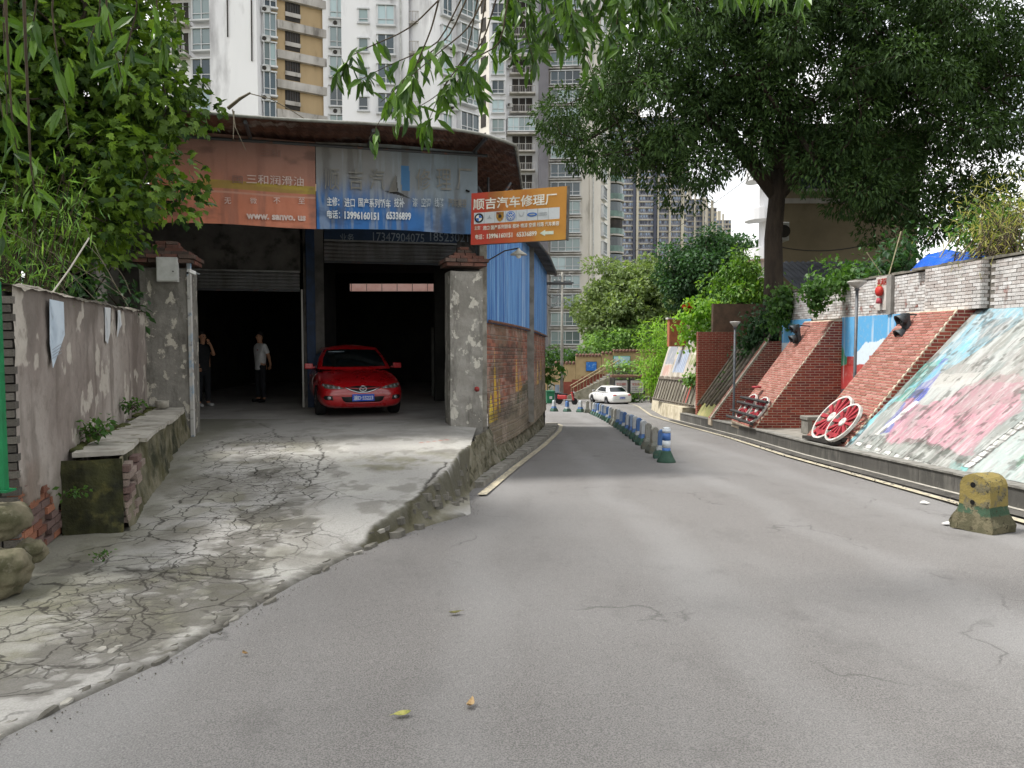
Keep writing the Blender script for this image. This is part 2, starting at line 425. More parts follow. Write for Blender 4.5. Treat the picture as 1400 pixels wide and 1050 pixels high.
# ------------------------------------------------------------------ bricks laid one by one
def brick_face(parent, o, ex, ey, W, H, mats, clip=None, bl=.24, bh=.06, joint=.012, proud=.012, nmax=300, mortar=None, key=None, seed=0, gap=.0, name='brick', stack=False):
    """courses over the rectangle o + s*ex + t*ey; clip(s,t) keeps a brick; the nmax bricks that show largest are parts, the rest one part"""
    rg = random.Random(seed); o = Vector(o); ex = Vector(ex).normalized(); ey = Vector(ey).normalized(); ez = ex.cross(ey)
    og = org_of(parent) or Vector(); items = []; row = 0; t = joint / 2
    while t + bh <= H + 1e-6:
        s = -(bl / 2 + joint / 2) if row % 2 else 0.0
        while s < W:
            a = max(s, 0); b = min(s + bl, W)
            ok = True if clip is None else clip((a + b) / 2, t + bh / 2, a, b, t, t + bh)
            if isinstance(ok, tuple): a, b = ok; ok = True
            if ok and b - a > .04 and rg.random() > gap: items.append((a, b, t))
            s += bl + joint
        t += bh + joint; row += 1
    eye = Vector((0, 0, EYE))
    items.sort(key=lambda q: (o + ex * q[0] + ey * q[2] - eye).length)
    un = bpy.data.meshes.new(name); mbu = MB().box((0, 0, 0), (1, 1, 1)); un = mbu.mesh(name)
    ums = []
    for m in mats:
        q = un.copy(); q.materials.append(m); ums.append(q)
    rest = [MB() for _ in mats]
    M0 = Matrix((ex, ey, ez)).transposed()
    for k, (a, b, t) in enumerate(items):
        dep = .05 + proud * rg.uniform(.5, 1.4); c = o + ex * ((a + b) / 2) + ey * (t + bh / 2) + ez * (dep / 2 - .05); mi = rg.randrange(len(mats))
        Q = M0 @ Matrix.Rotation(rg.uniform(-.012, .012), 3, 'Z')
        if k < nmax:
            ob = bpy.data.objects.new(name, ums[mi]); C.objects.link(ob); ob.parent = parent
            ob.matrix_local = Matrix.Translation(c - og) @ Q.to_4x4() @ Matrix.Diagonal((b - a, bh, dep, 1))
        else: rest[mi].box(c, (b - a, bh, dep), Q)
    for mi, mb in enumerate(rest):
        if mb.v: mb.build('brick_courses', mats[mi], parent, kind='stuff')
    return len(items)
# ================================================================== GROUND, ROAD, FORECOURT
def interp(pts):
    ys = [p[1] for p in pts]; xs = [p[0] for p in pts]
    return lambda y: np.interp(y, ys, xs)
# --- ground sheet to the horizon
def m_asphalt():
    b = NB('asphalt')
    fine = b.noise(130, 3, .6); grit = b.n('TexVoronoi'); b.set(grit, 'Vector', b.co()); b.set(grit, 'Scale', 95.0)
    col = b.mix(b.ramp(fine, .40, .60), srgb('585654'), srgb('807d7a'))
    col = b.mix(b.math('MULTIPLY', b.ramp(grit.outputs['Distance'], .05, .30, (1, 1, 1), (0, 0, 0)), .4), col, srgb('929292'))
    big = b.noise(.35, 5, .55, (1, .45, 1)); col = b.mix(b.math('MULTIPLY', b.ramp(big, .42, .64), .30), col, srgb('8c8c8b'))
    sp = b.noise(1.6, 7, .7, (1, .6, 1)); col = b.mix(b.math('MULTIPLY', b.ramp(sp, .56, .74), .42), col, srgb('4b4947'))
    sp2 = b.noise(11, 7, .75); col = b.mix(b.math('MULTIPLY', b.ramp(sp2, .60, .72), .35), col, srgb('454341'))
    wv = b.n('SeparateXYZ'); b.t.links.new(b.co(), wv.inputs[0]); tr = b.math('SINE', b.math('ADD', b.math('MULTIPLY', wv.outputs[0], 3.6), b.math('MULTIPLY', b.noise(.25, 3), 5.0)))
    col = b.mix(b.math('MULTIPLY', b.ramp(tr, .45, 1.0), .14), col, srgb('9a9a99'))
    ck = b.n('TexVoronoi'); ck.feature = 'DISTANCE_TO_EDGE'; cm = b.n('VectorMath'); cm.operation = 'ADD'; nz_ = b.n('TexNoise'); b.set(nz_, 'Vector', b.co()); b.set(nz_, 'Scale', 1.3); b.set(nz_, 'Detail', 6.0); b.t.links.new(b.co((1, .7, 1)), cm.inputs[0]); b.t.links.new(nz_.outputs['Color'], cm.inputs[1]); b.t.links.new(cm.outputs[0], ck.inputs['Vector']); b.set(ck, 'Scale', .42)
    col = b.mix(b.math('MULTIPLY', b.math('MULTIPLY', b.ramp(ck.outputs['Distance'], .002, .006, (1, 1, 1), (0, 0, 0)), b.ramp(b.noise(.5, 3), .5, .58)), .55), col, srgb('3a3836'))
    b.bump(b.math('ADD', b.noise(150, 3, .6), b.math('MULTIPLY', grit.outputs['Distance'], 1.4)), .35, .005)
    return b.fin(col, .78, 0, .4)
M_ASPH = m_asphalt()
M_GROUND = mat('ground_earth', '6d6a55', '53573c', 0.08, rough=.95)
M_EARTH = mat('earth', '5c5140', '45482c', 1.2, rough=.95, bump=.5, bscale=8, bdist=.05)
xs = np.concatenate([np.linspace(-1500, -30, 6), np.linspace(-20, 20, 9), np.linspace(30, 1500, 6)]); ys = np.concatenate([np.linspace(-200, -20, 4), np.arange(-8, 64, 4), np.linspace(80, 2000, 12)])
X, Y = np.meshgrid(xs, ys); grid_obj('ground', np.stack([X, Y, road_z(Y) - .06], -1), M_GROUND)['kind'] = 'structure'
xs = np.linspace(-16, 13, 60); ys = np.concatenate([np.linspace(-9, 64, 140), np.linspace(66, 74, 4)])
X, Y = np.meshgrid(xs, ys); Z = road_z(Y) + (fbm(X * .5, Y * .3, 2) - .5) * .03
grid_obj('road', np.stack([X, Y, Z], -1), M_ASPH)['kind'] = 'structure'

# --- forecourt of broken concrete in front of the workshop
XK0 = interp([(6.20, 2), (6.35, 9.3), (6.42, 13.4), (6.46, 16.6), (6.78, 22.0), (7.02, 32.0)])
SEAM = [(-4.6, -6), (-2.42, 2.6), (-2.27, 3.31), (-2.15, 3.76), (-1.97, 4.28), (-1.82, 5.17), (-1.70, 5.99), (-1.38, 7.41), (-.88, 8.58), (-.50, 9.25), (-.58, 10.4), (-.64, 11.5), (-.66, 14.6)]
xseam = interp(SEAM)
def z_in(y): return np.interp(np.asarray(y, float), [-6, 2, 4, 6, 7.5, 9, 11, 12.5], [.34, -.12, -.215, -.27, -.295, -.20, -.065, 0])
def fore_z(x, y):
    x = np.asarray(x, float); y = np.asarray(y, float)
    e = road_z(y) + .015; k = sstep(10.15, 10.6, y + (fbm(y * 3, x * 3, 2) - .5) * .5); e = e * (1 - k) + (z_in(y) - .04) * k
    d = np.clip(xseam(y) - x, 0, 99); wdt = np.interp(y, [0, 6, 7.4, 8.6, 9.3, 11], [1.8, 1.5, .75, .48, .48, .48]); t = sstep(-.12, 1, d / wdt)
    old = e * (1 - t) + z_in(y) * t
    xr = np.interp(y, [7.3, 7.76, 8.2, 8.85, 9.9, 11.05, 11.7, 13.6], [-1.42, -1.38, -1.22, -1.05, -.84, -.735, -.66, -.59]) + (fbm(y * 4, x * 2, 3) - .5) * .16
    span = np.clip(xseam(y) - xr, .05, 9); q = np.clip((x - xr) / span, 0, 1); wedge = road_z(y) + .012 + .13 * (1 - q) ** 1.3
    new = z_in(y) + (np.minimum(wedge, z_in(y)) - z_in(y)) * sstep(-.03, .11, x - xr); m = sstep(7.25, 7.75, y) * (1 - sstep(11.5, 11.9, y))
    return old * (1 - m) + new * m
RIDGE = lambda y: np.interp(y, [7.3, 7.76, 8.2, 8.85, 9.9, 11.05, 11.7, 13.6], [-1.42, -1.38, -1.22, -1.05, -.84, -.735, -.66, -.59])
def G0(u, v, z=-.18):
    r = ray(u, v); return Vector((0, 0, EYE)) + r * ((EYE - z) / -r.z)
def voro(x, y, cell, seed):
    """distance to the nearest Voronoi border, and a number per cell"""
    gx = np.floor(x / cell).astype(int); gy = np.floor(y / cell).astype(int); T = _perm[:, :, seed % 8]; U = _perm[:, :, (seed + 3) % 8]
    best = np.full(x.shape, 9.); sec = np.full(x.shape, 9.); cid = np.zeros(x.shape); bx = np.zeros(x.shape); by = np.zeros(x.shape); sx = np.zeros(x.shape); sy = np.zeros(x.shape)
    for i in (-1, 0, 1):
        for j in (-1, 0, 1):
            a = gx + i; c = gy + j; px = (a + T[a & 63, c & 63]) * cell; py = (c + U[a & 63, c & 63]) * cell
            d = np.hypot(px - x, py - y)
            n1 = d < best; n2 = (~n1) & (d < sec)
            sec = np.where(n1, best, np.where(n2, d, sec)); sx = np.where(n1, bx, np.where(n2, px, sx)); sy = np.where(n1, by, np.where(n2, py, sy))
            best = np.where(n1, d, best); bx = np.where(n1, px, bx); by = np.where(n1, py, by); cid = np.where(n1, T[(a * 7 + 3) & 63, (c * 5 + 11) & 63], cid)
    sep = np.hypot(bx - sx, by - sy) + 1e-6
    return (sec ** 2 - best ** 2) / (2 * sep), cid
def path_dist(x, y, pts):
    d = np.full(x.shape, 99.)
    for (a, b), (c, e) in zip(pts[:-1], pts[1:]):
        L = (c - a) ** 2 + (e - b) ** 2 + 1e-9; t = np.clip(((x - a) * (c - a) + (y - b) * (e - b)) / L, 0, 1); d = np.minimum(d, np.hypot(x - a - t * (c - a), y - b - t * (e - b)))
    return d
def px_path(pts, z=-.18): return [tuple(G0(u, v, z)[:2]) for u, v in pts]
ys = np.concatenate([np.linspace(-6, 2.4, 40), np.linspace(2.45, 6.5, 260), np.linspace(6.52, 11.0, 220), np.linspace(11.03, 15.2, 70)]); ss = np.linspace(0, 1, 300)
XL = np.interp(ys, [-6, 3, 6, 13, 16], [-9, -5.4, -5.0, -6.6, -6.6]); XR = xseam(ys)
Y = np.repeat(ys[:, None], len(ss), 1); X = XL[:, None] + (XR - XL)[:, None] * ss[None]
X = X + (fbm(Y * 3.0, Y * 0 + 3, 4) - .5) * .10 * (ss[None] ** 6) * (Y < 9)
Z = fore_z(X, Y)
wx = X + (fbm(X * 5, Y * 5, 1) - .5) * .14; wy = Y + (fbm(X * 5, Y * 5, 5) - .5) * .14
main = px_path([(345, 590), (372, 612), (425, 612), (440, 640), (400, 655), (345, 690), (300, 720), (215, 745), (150, 800), (60, 860), (0, 890)])
spine = px_path([(372, 612), (350, 660), (375, 690), (330, 735), (200, 760), (230, 800), (120, 850)])
cen = px_path([(370, 620), (355, 665), (330, 700), (270, 740), (190, 790), (90, 850), (-40, 900)])
dc = path_dist(X, Y, cen)
zone = 1 - sstep(.55, 1.25, dc + (fbm(X * 1.3, Y * 1.3, 2) - .5) * 1.2)
inner = 1 - sstep(.25, .75, dc + (fbm(X * 1.7, Y * 1.7, 6) - .5) * 1.0)
e1, c1 = voro(wx, wy, .62, 1); e2, c2 = voro(wx, wy, .27, 2); e3, c3 = voro(wx, wy, .11, 4)
crack = np.zeros(X.shape)
zn2 = zone * sstep(.36, .45, fbm(X * .9, Y * .9, 7)); zn3 = inner * sstep(.40, .50, fbm(X * 1.6, Y * 1.6, 3))
for pth, w in ((px_path([(345, 588), (372, 600), (378, 612), (425, 610), (440, 630), (430, 655)]), .016), (px_path([(372, 604), (300, 622), (262, 632)]), .013), (px_path([(165, 760), (230, 765), (330, 768), (380, 762)]), .020), (px_path([(500, 745), (545, 705), (575, 670), (610, 640)]), .028),
               (px_path([(440, 672), (520, 678), (560, 690)]), .010), (px_path([(215, 745), (150, 745), (120, 770)]), .014), (px_path([(405, 765), (440, 757), (480, 760)]), .010)):
    q = [(a, b) for a, b in pth]; d = path_dist(wx, wy, q); crack = np.maximum(crack, 1 - sstep(w * .45, w * 1.2, d + (fbm(X * 9, Y * 9, 2) - .5) * w * 1.2))
# places where the top has broken away to grit
hole = np.zeros(X.shape)
for (u, v, ru, k) in ((372, 690, .34, 1), (345, 720, .30, 2), (400, 705, .22, 3), (330, 745, .35, 4), (225, 790, .55, 5), (270, 800, .42, 6), (175, 815, .40, 7), (150, 870, .35, 8), (365, 650, .22, 2), (60, 900, .3, 3), (95, 760, .25, 4)):
    c = G0(u, v); d = np.hypot(X - c.x, (Y - c.y) * .75); hole = np.maximum(hole, 1 - sstep(.75, 1.05, d / ru + (fbm(X * 4, Y * 4, k) - .5) * 1.5))
chip = sstep(.012, .022, e3 + (fbm(X * 22, Y * 22, 2) - .5) * .03) * (c3 > .7); hole_dirt = hole * (1 - .6 * chip)
din = xseam(Y) - X
seamdirt = (1 - sstep(.03, .16, din + (fbm(X * 6, Y * 6, 3) - .5) * .22)) * (Y < 9.2)
Z = Z + (fbm(X * 9, Y * 9, 4) - .5) * .07 * sstep(-.05, .02, X - RIDGE(Y)) * (1 - sstep(.1, .25, X - RIDGE(Y))) * (Y > 7.4) * (Y < 11.8)
Z = Z - crack * .012 - hole_dirt * .007 + (fbm(X * 2, Y * 2, 6) - .5) * .010 - seamdirt * .004 - (1 - sstep(.0, .07, din)) * .03 * (Y < 9.3)
col = np.zeros(X.shape + (3,)); col[:] = srgb('a5a39e')
def lay(m, c, a=1.0):
    global col
    m = np.clip(m, 0, 1)[..., None] * a; col = col * (1 - m) + np.array(srgb(c)) * m
lay(sstep(.42, .62, fbm(X * .8, Y * .8, 1, 5)), 'b4b2ab', .8)
lay(sstep(.50, .66, fbm(X * 1.3, Y * 1.0, 4, 6)), '85827a', .7)
lay(sstep(.52, .68, fbm(X * 3.5, Y * 3.0, 5, 6)), '6f6c64', .55)
lay(sstep(10.5, 13.5, Y), '9d9b96', .5)
lay(sstep(.5, .62, fbm(X * 2.2, Y * 2.2, 7, 5)) * (1 - sstep(.2, 1.0, np.abs(dc - .1))), '77745f', .45)
c_ = G0(215, 800); lay((1 - sstep(.2, .9, np.hypot(X - c_.x, (Y - c_.y) * .7) + (fbm(X * 3, Y * 3, 1) - .5))) * sstep(.4, .6, fbm(X * 7, Y * 7, 3)), '67674a', .5)
wl = np.interp(Y, [5.5, 12.5], [-3.95, -5.8]); lay((1 - sstep(.1, 1.1, X - wl - .35 + (fbm(X * 2.5, Y * 2.5, 2) - .5) * .9)), '5d5c45', .62)
c_ = G0(545, 640); lay((1 - sstep(.3, .9, np.hypot(X - c_.x, Y - c_.y) + (fbm(X * 2, Y * 2, 4) - .5))) * sstep(.4, .62, fbm(X * 3, Y * 3, 5)), '74714f', .55)
lay(hole_dirt, '605d56', .75); lay(crack, '35322d', .85); lay(seamdirt, '4d4a43', .85)
dr_ = X - RIDGE(Y) + (fbm(X * 5, Y * 5, 2) - .5) * .12; inw = (Y > 7.3) * (Y < 11.9)
lay((sstep(-.06, .0, dr_) * (1 - sstep(.10, .20, dr_))) * inw, '45422f', .85); lay(sstep(.05, .12, dr_) * (1 - sstep(.22, .42, dr_)) * inw, '6a6650', .6)
pr = path_dist(X, Y, px_path([(575, 603), (612, 600)], 0)); lay(1 - sstep(.01, .03, pr + (fbm(X * 9, Y * 9, 3) - .5) * .03), 'b0503c', .6)
def m_conc():
    b = NB('forecourt_concrete'); col = b.attr('Col'); hgt = None
    nz_ = b.n('TexNoise'); b.set(nz_, 'Vector', b.co()); b.set(nz_, 'Scale', 3.5); b.set(nz_, 'Detail', 5.0); nz2 = b.n('VectorMath'); nz2.operation = 'SCALE'; b.t.links.new(nz_.outputs['Color'], nz2.inputs[0]); nz2.inputs['Scale'].default_value = .32
    cm = b.n('VectorMath'); cm.operation = 'ADD'; b.t.links.new(b.co(), cm.inputs[0]); b.t.links.new(nz2.outputs[0], cm.inputs[1])
    for sc_v, w0, at_, am in ((1.5, .022, 'zn1', .8), (3.4, .036, 'zn2', .8), (8.5, .060, 'zn3', .72)):
        ck = b.n('TexVoronoi'); ck.feature = 'DISTANCE_TO_EDGE'; ck.voronoi_dimensions = '2D'; b.t.links.new(cm.outputs[0], ck.inputs['Vector']); b.set(ck, 'Scale', sc_v)
        wv_ = b.math('ADD', ck.outputs['Distance'], b.math('MULTIPLY', b.math('SUBTRACT', b.noise(14, 4, .6), .45), w0 * 1.6)); msk = b.math('MULTIPLY', b.ramp(wv_, w0 * .35, w0, (1, 1, 1), (0, 0, 0)), b.attr(at_, 'Fac'))
        col = b.mix(b.math('MULTIPLY', msk, am), col, srgb('36332e')); hgt = msk if hgt is None else b.math('MAXIMUM', hgt, msk)
    col = b.mix(1.0, col, b.ramp(b.noise(60, 6, .7), .25, .75, (.72,) * 3, (1.12,) * 3), 'MULTIPLY')
    col = b.mix(b.math('MULTIPLY', b.ramp(b.noise(18, 8, .75), .57, .68), .5), col, srgb('6a675e'))
    b.bump(b.math('SUBTRACT', b.math('ADD', b.noise(70, 6, .7), b.math('MULTIPLY', b.noise(12, 5), 1.2)), b.math('MULTIPLY', hgt, 2.0)), .45, .012)
    return b.fin(col, .9, 0, .2)
M_CONC = m_conc()
fc = grid_obj('forecourt_pavement', np.stack([X, Y, Z], -1), M_CONC, None, col, True, {'zn1': zone, 'zn2': zn2, 'zn3': zn3}); fc['kind'] = 'structure'
# broken lumps of concrete along the seam between forecourt and road
M_LUMP = mat('lump_concrete', 'a3a097', '77746b', 9, rough=.92, bump=.4, rand=.18)
M_RUB0 = mat('rubble_lump', '6a6755', '4b4936', 6, rough=.95, bump=.6, rand=.2)
M_LUMPD = mat('lump_dark', '6d6a62', '55524a', 9, rough=.92, bump=.4, rand=.2)
def lump(name, p, rx, ry, h, mat_, parent, seed):
    r = random.Random(seed); n = r.randint(6, 9); a0 = r.uniform(0, 6); mb = MB()
    ring = [(math.cos(a0 + k * 6.283 / n) * rx * r.uniform(.75, 1.15), math.sin(a0 + k * 6.283 / n) * ry * r.uniform(.7, 1.15)) for k in range(n)]
    tilt = r.uniform(-.12, .12); rot = r.uniform(-.4, .4) + 1.25; ca, sa = math.cos(rot), math.sin(rot)
    lo = []; hi = []
    for (a, b_) in ring:
        lo.append(Vector((p[0] + a * ca - b_ * sa, p[1] + a * sa + b_ * ca, p[2] - .03)))
        a *= .86; b_ *= .86; hi.append(Vector((p[0] + a * ca - b_ * sa, p[1] + a * sa + b_ * ca, p[2] + h + a * tilt + r.uniform(-.006, .006))))
    mb.add(lo + hi, [tuple(reversed(range(n))), tuple(range(n, 2 * n))] + [(i, (i + 1) % n, n + (i + 1) % n, n + i) for i in range(n)])
    return mb.build(name, mat_, parent)
for k in range(44):
    y = 2.6 + (k / 43) ** 1.15 * 5.4 + random.uniform(-.05, .05); x = float(xseam(y)) + random.uniform(-.14, .03); s = random.uniform(.5, 1.25)
    lump('concrete_fragment', (x, y, max(rz(y), float(fore_z(x, y))) - .004), .075 * s, .026 * s, .004 * s, random.choice((M_LUMP, M_LUMPD, M_LUMPD)), fc, k)
for k in range(46):
    u, v = random.choice(((400, 715), (395, 722), (405, 708), (372, 690), (225, 800), (270, 795), (330, 745), (150, 870)))
    q = G0(u + random.uniform(-28, 28), v + random.uniform(-10, 10)); s = random.uniform(.35, 1.1)
    lump('concrete_fragment', (q.x, q.y, float(fore_z(q.x, q.y)) - .018), .045 * s, .035 * s, .016 * s, random.choice((M_LUMP, M_LUMP, M_LUMPD)), fc, 100 + k)
for k in range(40):
    yy_ = random.uniform(7.8, 11.3); q = Vector((float(RIDGE(yy_)) + random.uniform(.02, .2), yy_, 0)); s = random.uniform(.5, 1.5)
    if q.x < float(xseam(q.y)) - .02: lump('concrete_fragment', (q.x, q.y, float(fore_z(q.x, q.y)) - .01), .06 * s, .05 * s, .03 * s, M_LUMPD, fc, 300 + k)
gm = MB()
for k in range(260):
    y = 2.6 + random.random() ** 1.2 * 8.2; x = float(xseam(y)) + abs(random.gauss(0, .07)) + .0; s = random.uniform(.002, .006); gm.box((x, y, rz(y) + .004 + s * .3), (s * random.uniform(.8, 1.8), s * random.uniform(.8, 1.6), s), Euler((random.random(), random.random(), random.random() * 3)).to_matrix())
for k in range(260):
    y = 5 + random.random() * 20; x = float(XK0(y)) - .4 - abs(random.gauss(0, .10)); s = random.uniform(.006, .02); gm.box((x, y, rz(y) + .02 + s * .3), (s * random.uniform(.8, 1.8), s * random.uniform(.8, 1.6), s * .6), Euler((random.random(), random.random(), random.random() * 3)).to_matrix())
tag(gm.build('road_grit', M_LUMPD), 'loose grit gathered along the edges of the road', 'grit', kind='stuff')
# workshop floor
M_FLOOR = mat('workshop_floor', 'a3a19c', '827f7a', .9, .35, .7, rough=.75, bump=.2, bscale=30, c3='65635f', scale3=2.2, lo3=.58, hi3=.78)
fl = MB().poly([(-9.4, 15.15, -.004), (-.66, 15.15, -.004), (1.0, 28.5, -.004), (-9.4, 28.5, -.004)]).build('workshop_floor', M_FLOOR); fl['kind'] = 'structure'
# earth behind the left wall
q = MB().poly([(-30, -8, -.1), (-5.4, -8, -.1), (-4.6, 5.5, -.1), (-6.5, 13, -.05), (-9.4, 15.2, -.02), (-30, 16, 0)]).build('garden_ground', M_EARTH); q['kind'] = 'structure'

# --- broken edge and stones where the forecourt stands above the road
M_RUBBLE = mat('rubble_stone', '7b7767', '57533f', 3.5, rough=.95, bump=.8, bscale=18, bdist=.04, c3='3d3c2a', scale3=5, lo3=.5, hi3=.66)
WALLB = [(-.50, 9.3), (-.60, 10.4), (-.62, 11.3), (-.49, 12.9), (-.14, 15.3), (.42, 20.0), (.95, 25.0), (1.24, 28.0)]
xwb = interp(WALLB)
ys = np.linspace(9.25, 28.2, 420); ts = np.linspace(0, 1, 26); Y, T = np.meshgrid(ys, ts)
topz = np.where(Y < 14.4, np.minimum(fore_z(xseam(np.minimum(Y, 14.4)) - .04, np.minimum(Y, 14.4)) + .0, .0), np.interp(Y, [14.4, 14.9, 28], [-.02, -.25, -.75]))
botz = road_z(Y) - .05; Zz = botz + (topz - botz) * T
bulge = (fbm(Y * 3.0, Zz * 3.0, 1, 5) - .5) * .22 + (fbm(Y * 9, Zz * 9, 4, 3) - .5) * .07
Xx = xwb(Y) + bulge - T * np.interp(Y, [9, 14, 15.5, 28], [.05, .10, .30, .12])
rb = grid_obj('rubble_footing', np.stack([Xx, Y, Zz], -1), M_RUBBLE); tag(rb, 'rough mossy rubble stone footing under the brick side wall of the workshop', 'footing')
# --- kerb, gutter and yellow line on the left
M_KERB = mat('kerb_concrete', '8f8c84', '6b685f', 4, rough=.9, bump=.35, c3='50503c', scale3=6, lo3=.58, hi3=.72)
M_YEL = mat('yellow_line_paint', 'bdb398', '9a9382', 5, .45, .62, rough=.8, bump=.3, bscale=90, c3='86827a', scale3=14, lo3=.5, hi3=.62)
def strip(name, fa, fb, y0, y1, dz, m, n=60, kind='structure', parent=None):
    ys = np.linspace(y0, y1, n); A = np.stack([fa(ys), ys, road_z(ys) + dz], -1); B = np.stack([fb(ys), ys, road_z(ys) + dz], -1)
    o = grid_obj(name, np.stack([A, B], 0), m, parent, None, False)
    if kind: o['kind'] = kind
    return o
LLINE = interp([(-.50, 10.7), (.0, 14.3), (.74, 19.3), (1.49, 25.1), (1.78, 28.6), (1.5, 30.4), (.2, 31.6)])
strip('road_marking', lambda y: LLINE(y), lambda y: LLINE(y) + .13, 10.75, 30.2, .022, M_YEL, 80)
kb = thing('kerb', 'low grey concrete kerb curving along the foot of the workshop side wall', 'kerb', (0, 14, rz(14)), world=True)
ys = np.arange(11.6, 29.0, .6)
for k, y in enumerate(ys):
    a, b_ = y + .006, y + .594; xo = lambda q: float(LLINE(q)) - .06; xi = lambda q: float(xwb(q)) + .02
    if xo(a) - xi(a) < .06: continue
    mb = MB(); zt = .09 + .012 * math.sin(k * 2.3)
    mb.prism([(xi(a), a, rz(a) - .05), (xo(a), a, rz(a) - .05), (xo(b_), b_, rz(b_) - .05), (xi(b_), b_, rz(b_) - .05)], (0, 0, zt + .05)); mb.build('kerb_stone', M_KERB, kb)

# --- right: yellow line, gutter, granite kerb, paving of the alcoves
XK = interp([(6.20, 2), (6.35, 9.3), (6.42, 13.4), (6.46, 16.6), (6.78, 22.0), (7.02, 32.0), (7.25, 37), (9.0, 51.5), (9.4, 56), (9.2, 60)])
strip('road_marking', lambda y: XK(y) - .58, lambda y: XK(y) - .45, 3, 60, .024, M_YEL, 120)
M_GUT = mat('gutter_concrete', '57544f', '3b3935', 3, rough=.9, bump=.4, c3='7b776e', scale3=9, lo3=.6, hi3=.7)
strip('gutter', lambda y: XK(y) - .34, lambda y: XK(y) - .08, 3, 33, .021, M_GUT, 80)
strip('gutter', lambda y: XK(y) - .085, lambda y: XK(y) + .01, 3, 33, .027, mat('gutter_lip', 'b5b1a6', '8c8880', 6, rough=.9), 80)
M_GRAN = mat('kerb_granite', '55534f', '454440', 2.5, rough=.7, bump=.2, c3='7c7972', scale3=4, lo3=.55, hi3=.8, stretch=(1, 1, .35), rand=.08)
M_GRANT = mat('kerb_top', '8b8982', '6c6a64', 5, rough=.8, bump=.2)
rk = thing('granite_kerb', 'dark granite slab kerb wall below the painted slope on the right', 'kerb', (6.4, 16, rz(16)), world=True)
y = 4.0; k = 0
while y < 32:
    a, b_ = y + .004, y + .996; h = float(np.interp(y, [4, 15, 32], [.27, .28, .33]))
    mb = MB().prism([(float(XK(a)), a, rz(a) - .05), (float(XK(a)) + .16, a, rz(a) - .05), (float(XK(b_)) + .16, b_, rz(b_) - .05), (float(XK(b_)), b_, rz(b_) - .05)], (0, 0, h + .05)); mb.build('kerb_slab', M_GRAN, rk)
    mb = MB().prism([(float(XK(a)) - .025, a, rz(a) + h + .002), (float(XK(a)) + .22, a, rz(a) + h + .002), (float(XK(b_)) + .22, b_, rz(b_) + h + .002), (float(XK(b_)) - .025, b_, rz(b_) + h + .002)], (0, 0, .03)); mb.build('kerb_coping', M_GRANT, rk)
    y += 1.0; k += 1
M_PAVE = mat('alcove_paving', '8f8b82', '77736a', 2.5, rough=.85, bump=.25)
ys = np.linspace(14, 31, 30); A = np.stack([XK(ys) + .21, ys, road_z(ys) + .295], -1); B = np.stack([ys * 0 + 9.2, ys, road_z(ys) + .34], -1)
grid_obj('paving', np.stack([A, B], 0), M_PAVE)['kind'] = 'structure'
# --- high ground behind the retaining wall
ys = np.linspace(2, 90, 60); xs = np.concatenate([[9.35, 9.41], np.linspace(9.9, 80, 40)]); X, Y = np.meshgrid(xs, ys)
edge = np.interp(Y, [0, 30, 37, 52, 60, 90], [9.35, 9.35, 9.6, 12.0, 14, 14]); X = edge + (X - 9.35)
Z = 2.45 + (X - 9.35) * .05 + (fbm(X * .4, Y * .4, 2) - .5) * .5
Z[:, 0] = -4
grid_obj('hill_terrain', np.stack([X, Y, Z], -1), M_EARTH)['kind'] = 'structure'
# ================================================================== WORKSHOP
E2 = Vector((.968, .2516, 0)).normalized(); N2 = Vector((E2.y, -E2.x, 0)); UP = Vector((0, 0, 1))
def PL(u, v, p0, n):
    r = ray(u, v); o = Vector((0, 0, EYE)); return o + r * ((Vector(p0) - o).dot(n) / r.dot(n))
M_DARKWALL = mat('dark_plaster', '6b6863', '4a4845', 1.5, rough=.95, bump=.3, c3='33312e', scale3=3, lo3=.55, hi3=.7)
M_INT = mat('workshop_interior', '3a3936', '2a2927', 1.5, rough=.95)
M_STEEL = mat('painted_steel', '4b4d50', '6a4a3a', 6, .55, .7, rough=.6, metal=.3)
M_SHUT = mat('shutter_steel', '8b8c8c', '6c6a66', 3, rough=.55, metal=.5, stretch=(1, 1, .2))
M_BLUEPOST = mat('blue_post_paint', '1c3454', '18283c', 4, rough=.6)
M_RUST = mat('rusted_roof_sheet', '6b4a3a', '4a3228', 2.2, .35, .65, rough=.8, metal=.2, bump=.2, c3='8f8a82', scale3=1.4, lo3=.56, hi3=.7, stretch=(.5, 1, 1))
M_ROOFD = mat('dark_roof_sheet', '5c5a56', '44403b', 2.5, rough=.8, metal=.2)
gar = thing('workshop_building', 'open-fronted car repair workshop with rusty roof and a blue and brick side wall', 'building', (-4, 17, 0), world=True)
F1 = Vector((-7.15, 17.3, 0))
def fp(L, z, off=0.0): return F1 + E2 * L + N2 * off + UP * z
def fbox(L0, L1, z0, z1, o0, o1): return MB().frame(F1, E2, N2, UP, (L0, o0, z0), (L1, o1, z1))
fbox(-2.4, 2.34, 3.12, 4.98, -.24, 0).build('front_wall', M_DARKWALL, gar)
fbox(-2.4, -.9, 0, 3.115, -.24, 0).build('front_wall', M_DARKWALL, gar)
fbox(2.40, 2.86, 0, 4.98, -.30, .05).build('front_pier', M_DARKWALL, gar)
fbox(2.46, 2.66, 0, 4.3, .055, .17).build('post', M_BLUEPOST, gar, bevel=.01)
fbox(2.87, 6.0, 4.26, 4.98, -.24, 0).build('front_wall', M_DARKWALL, gar)
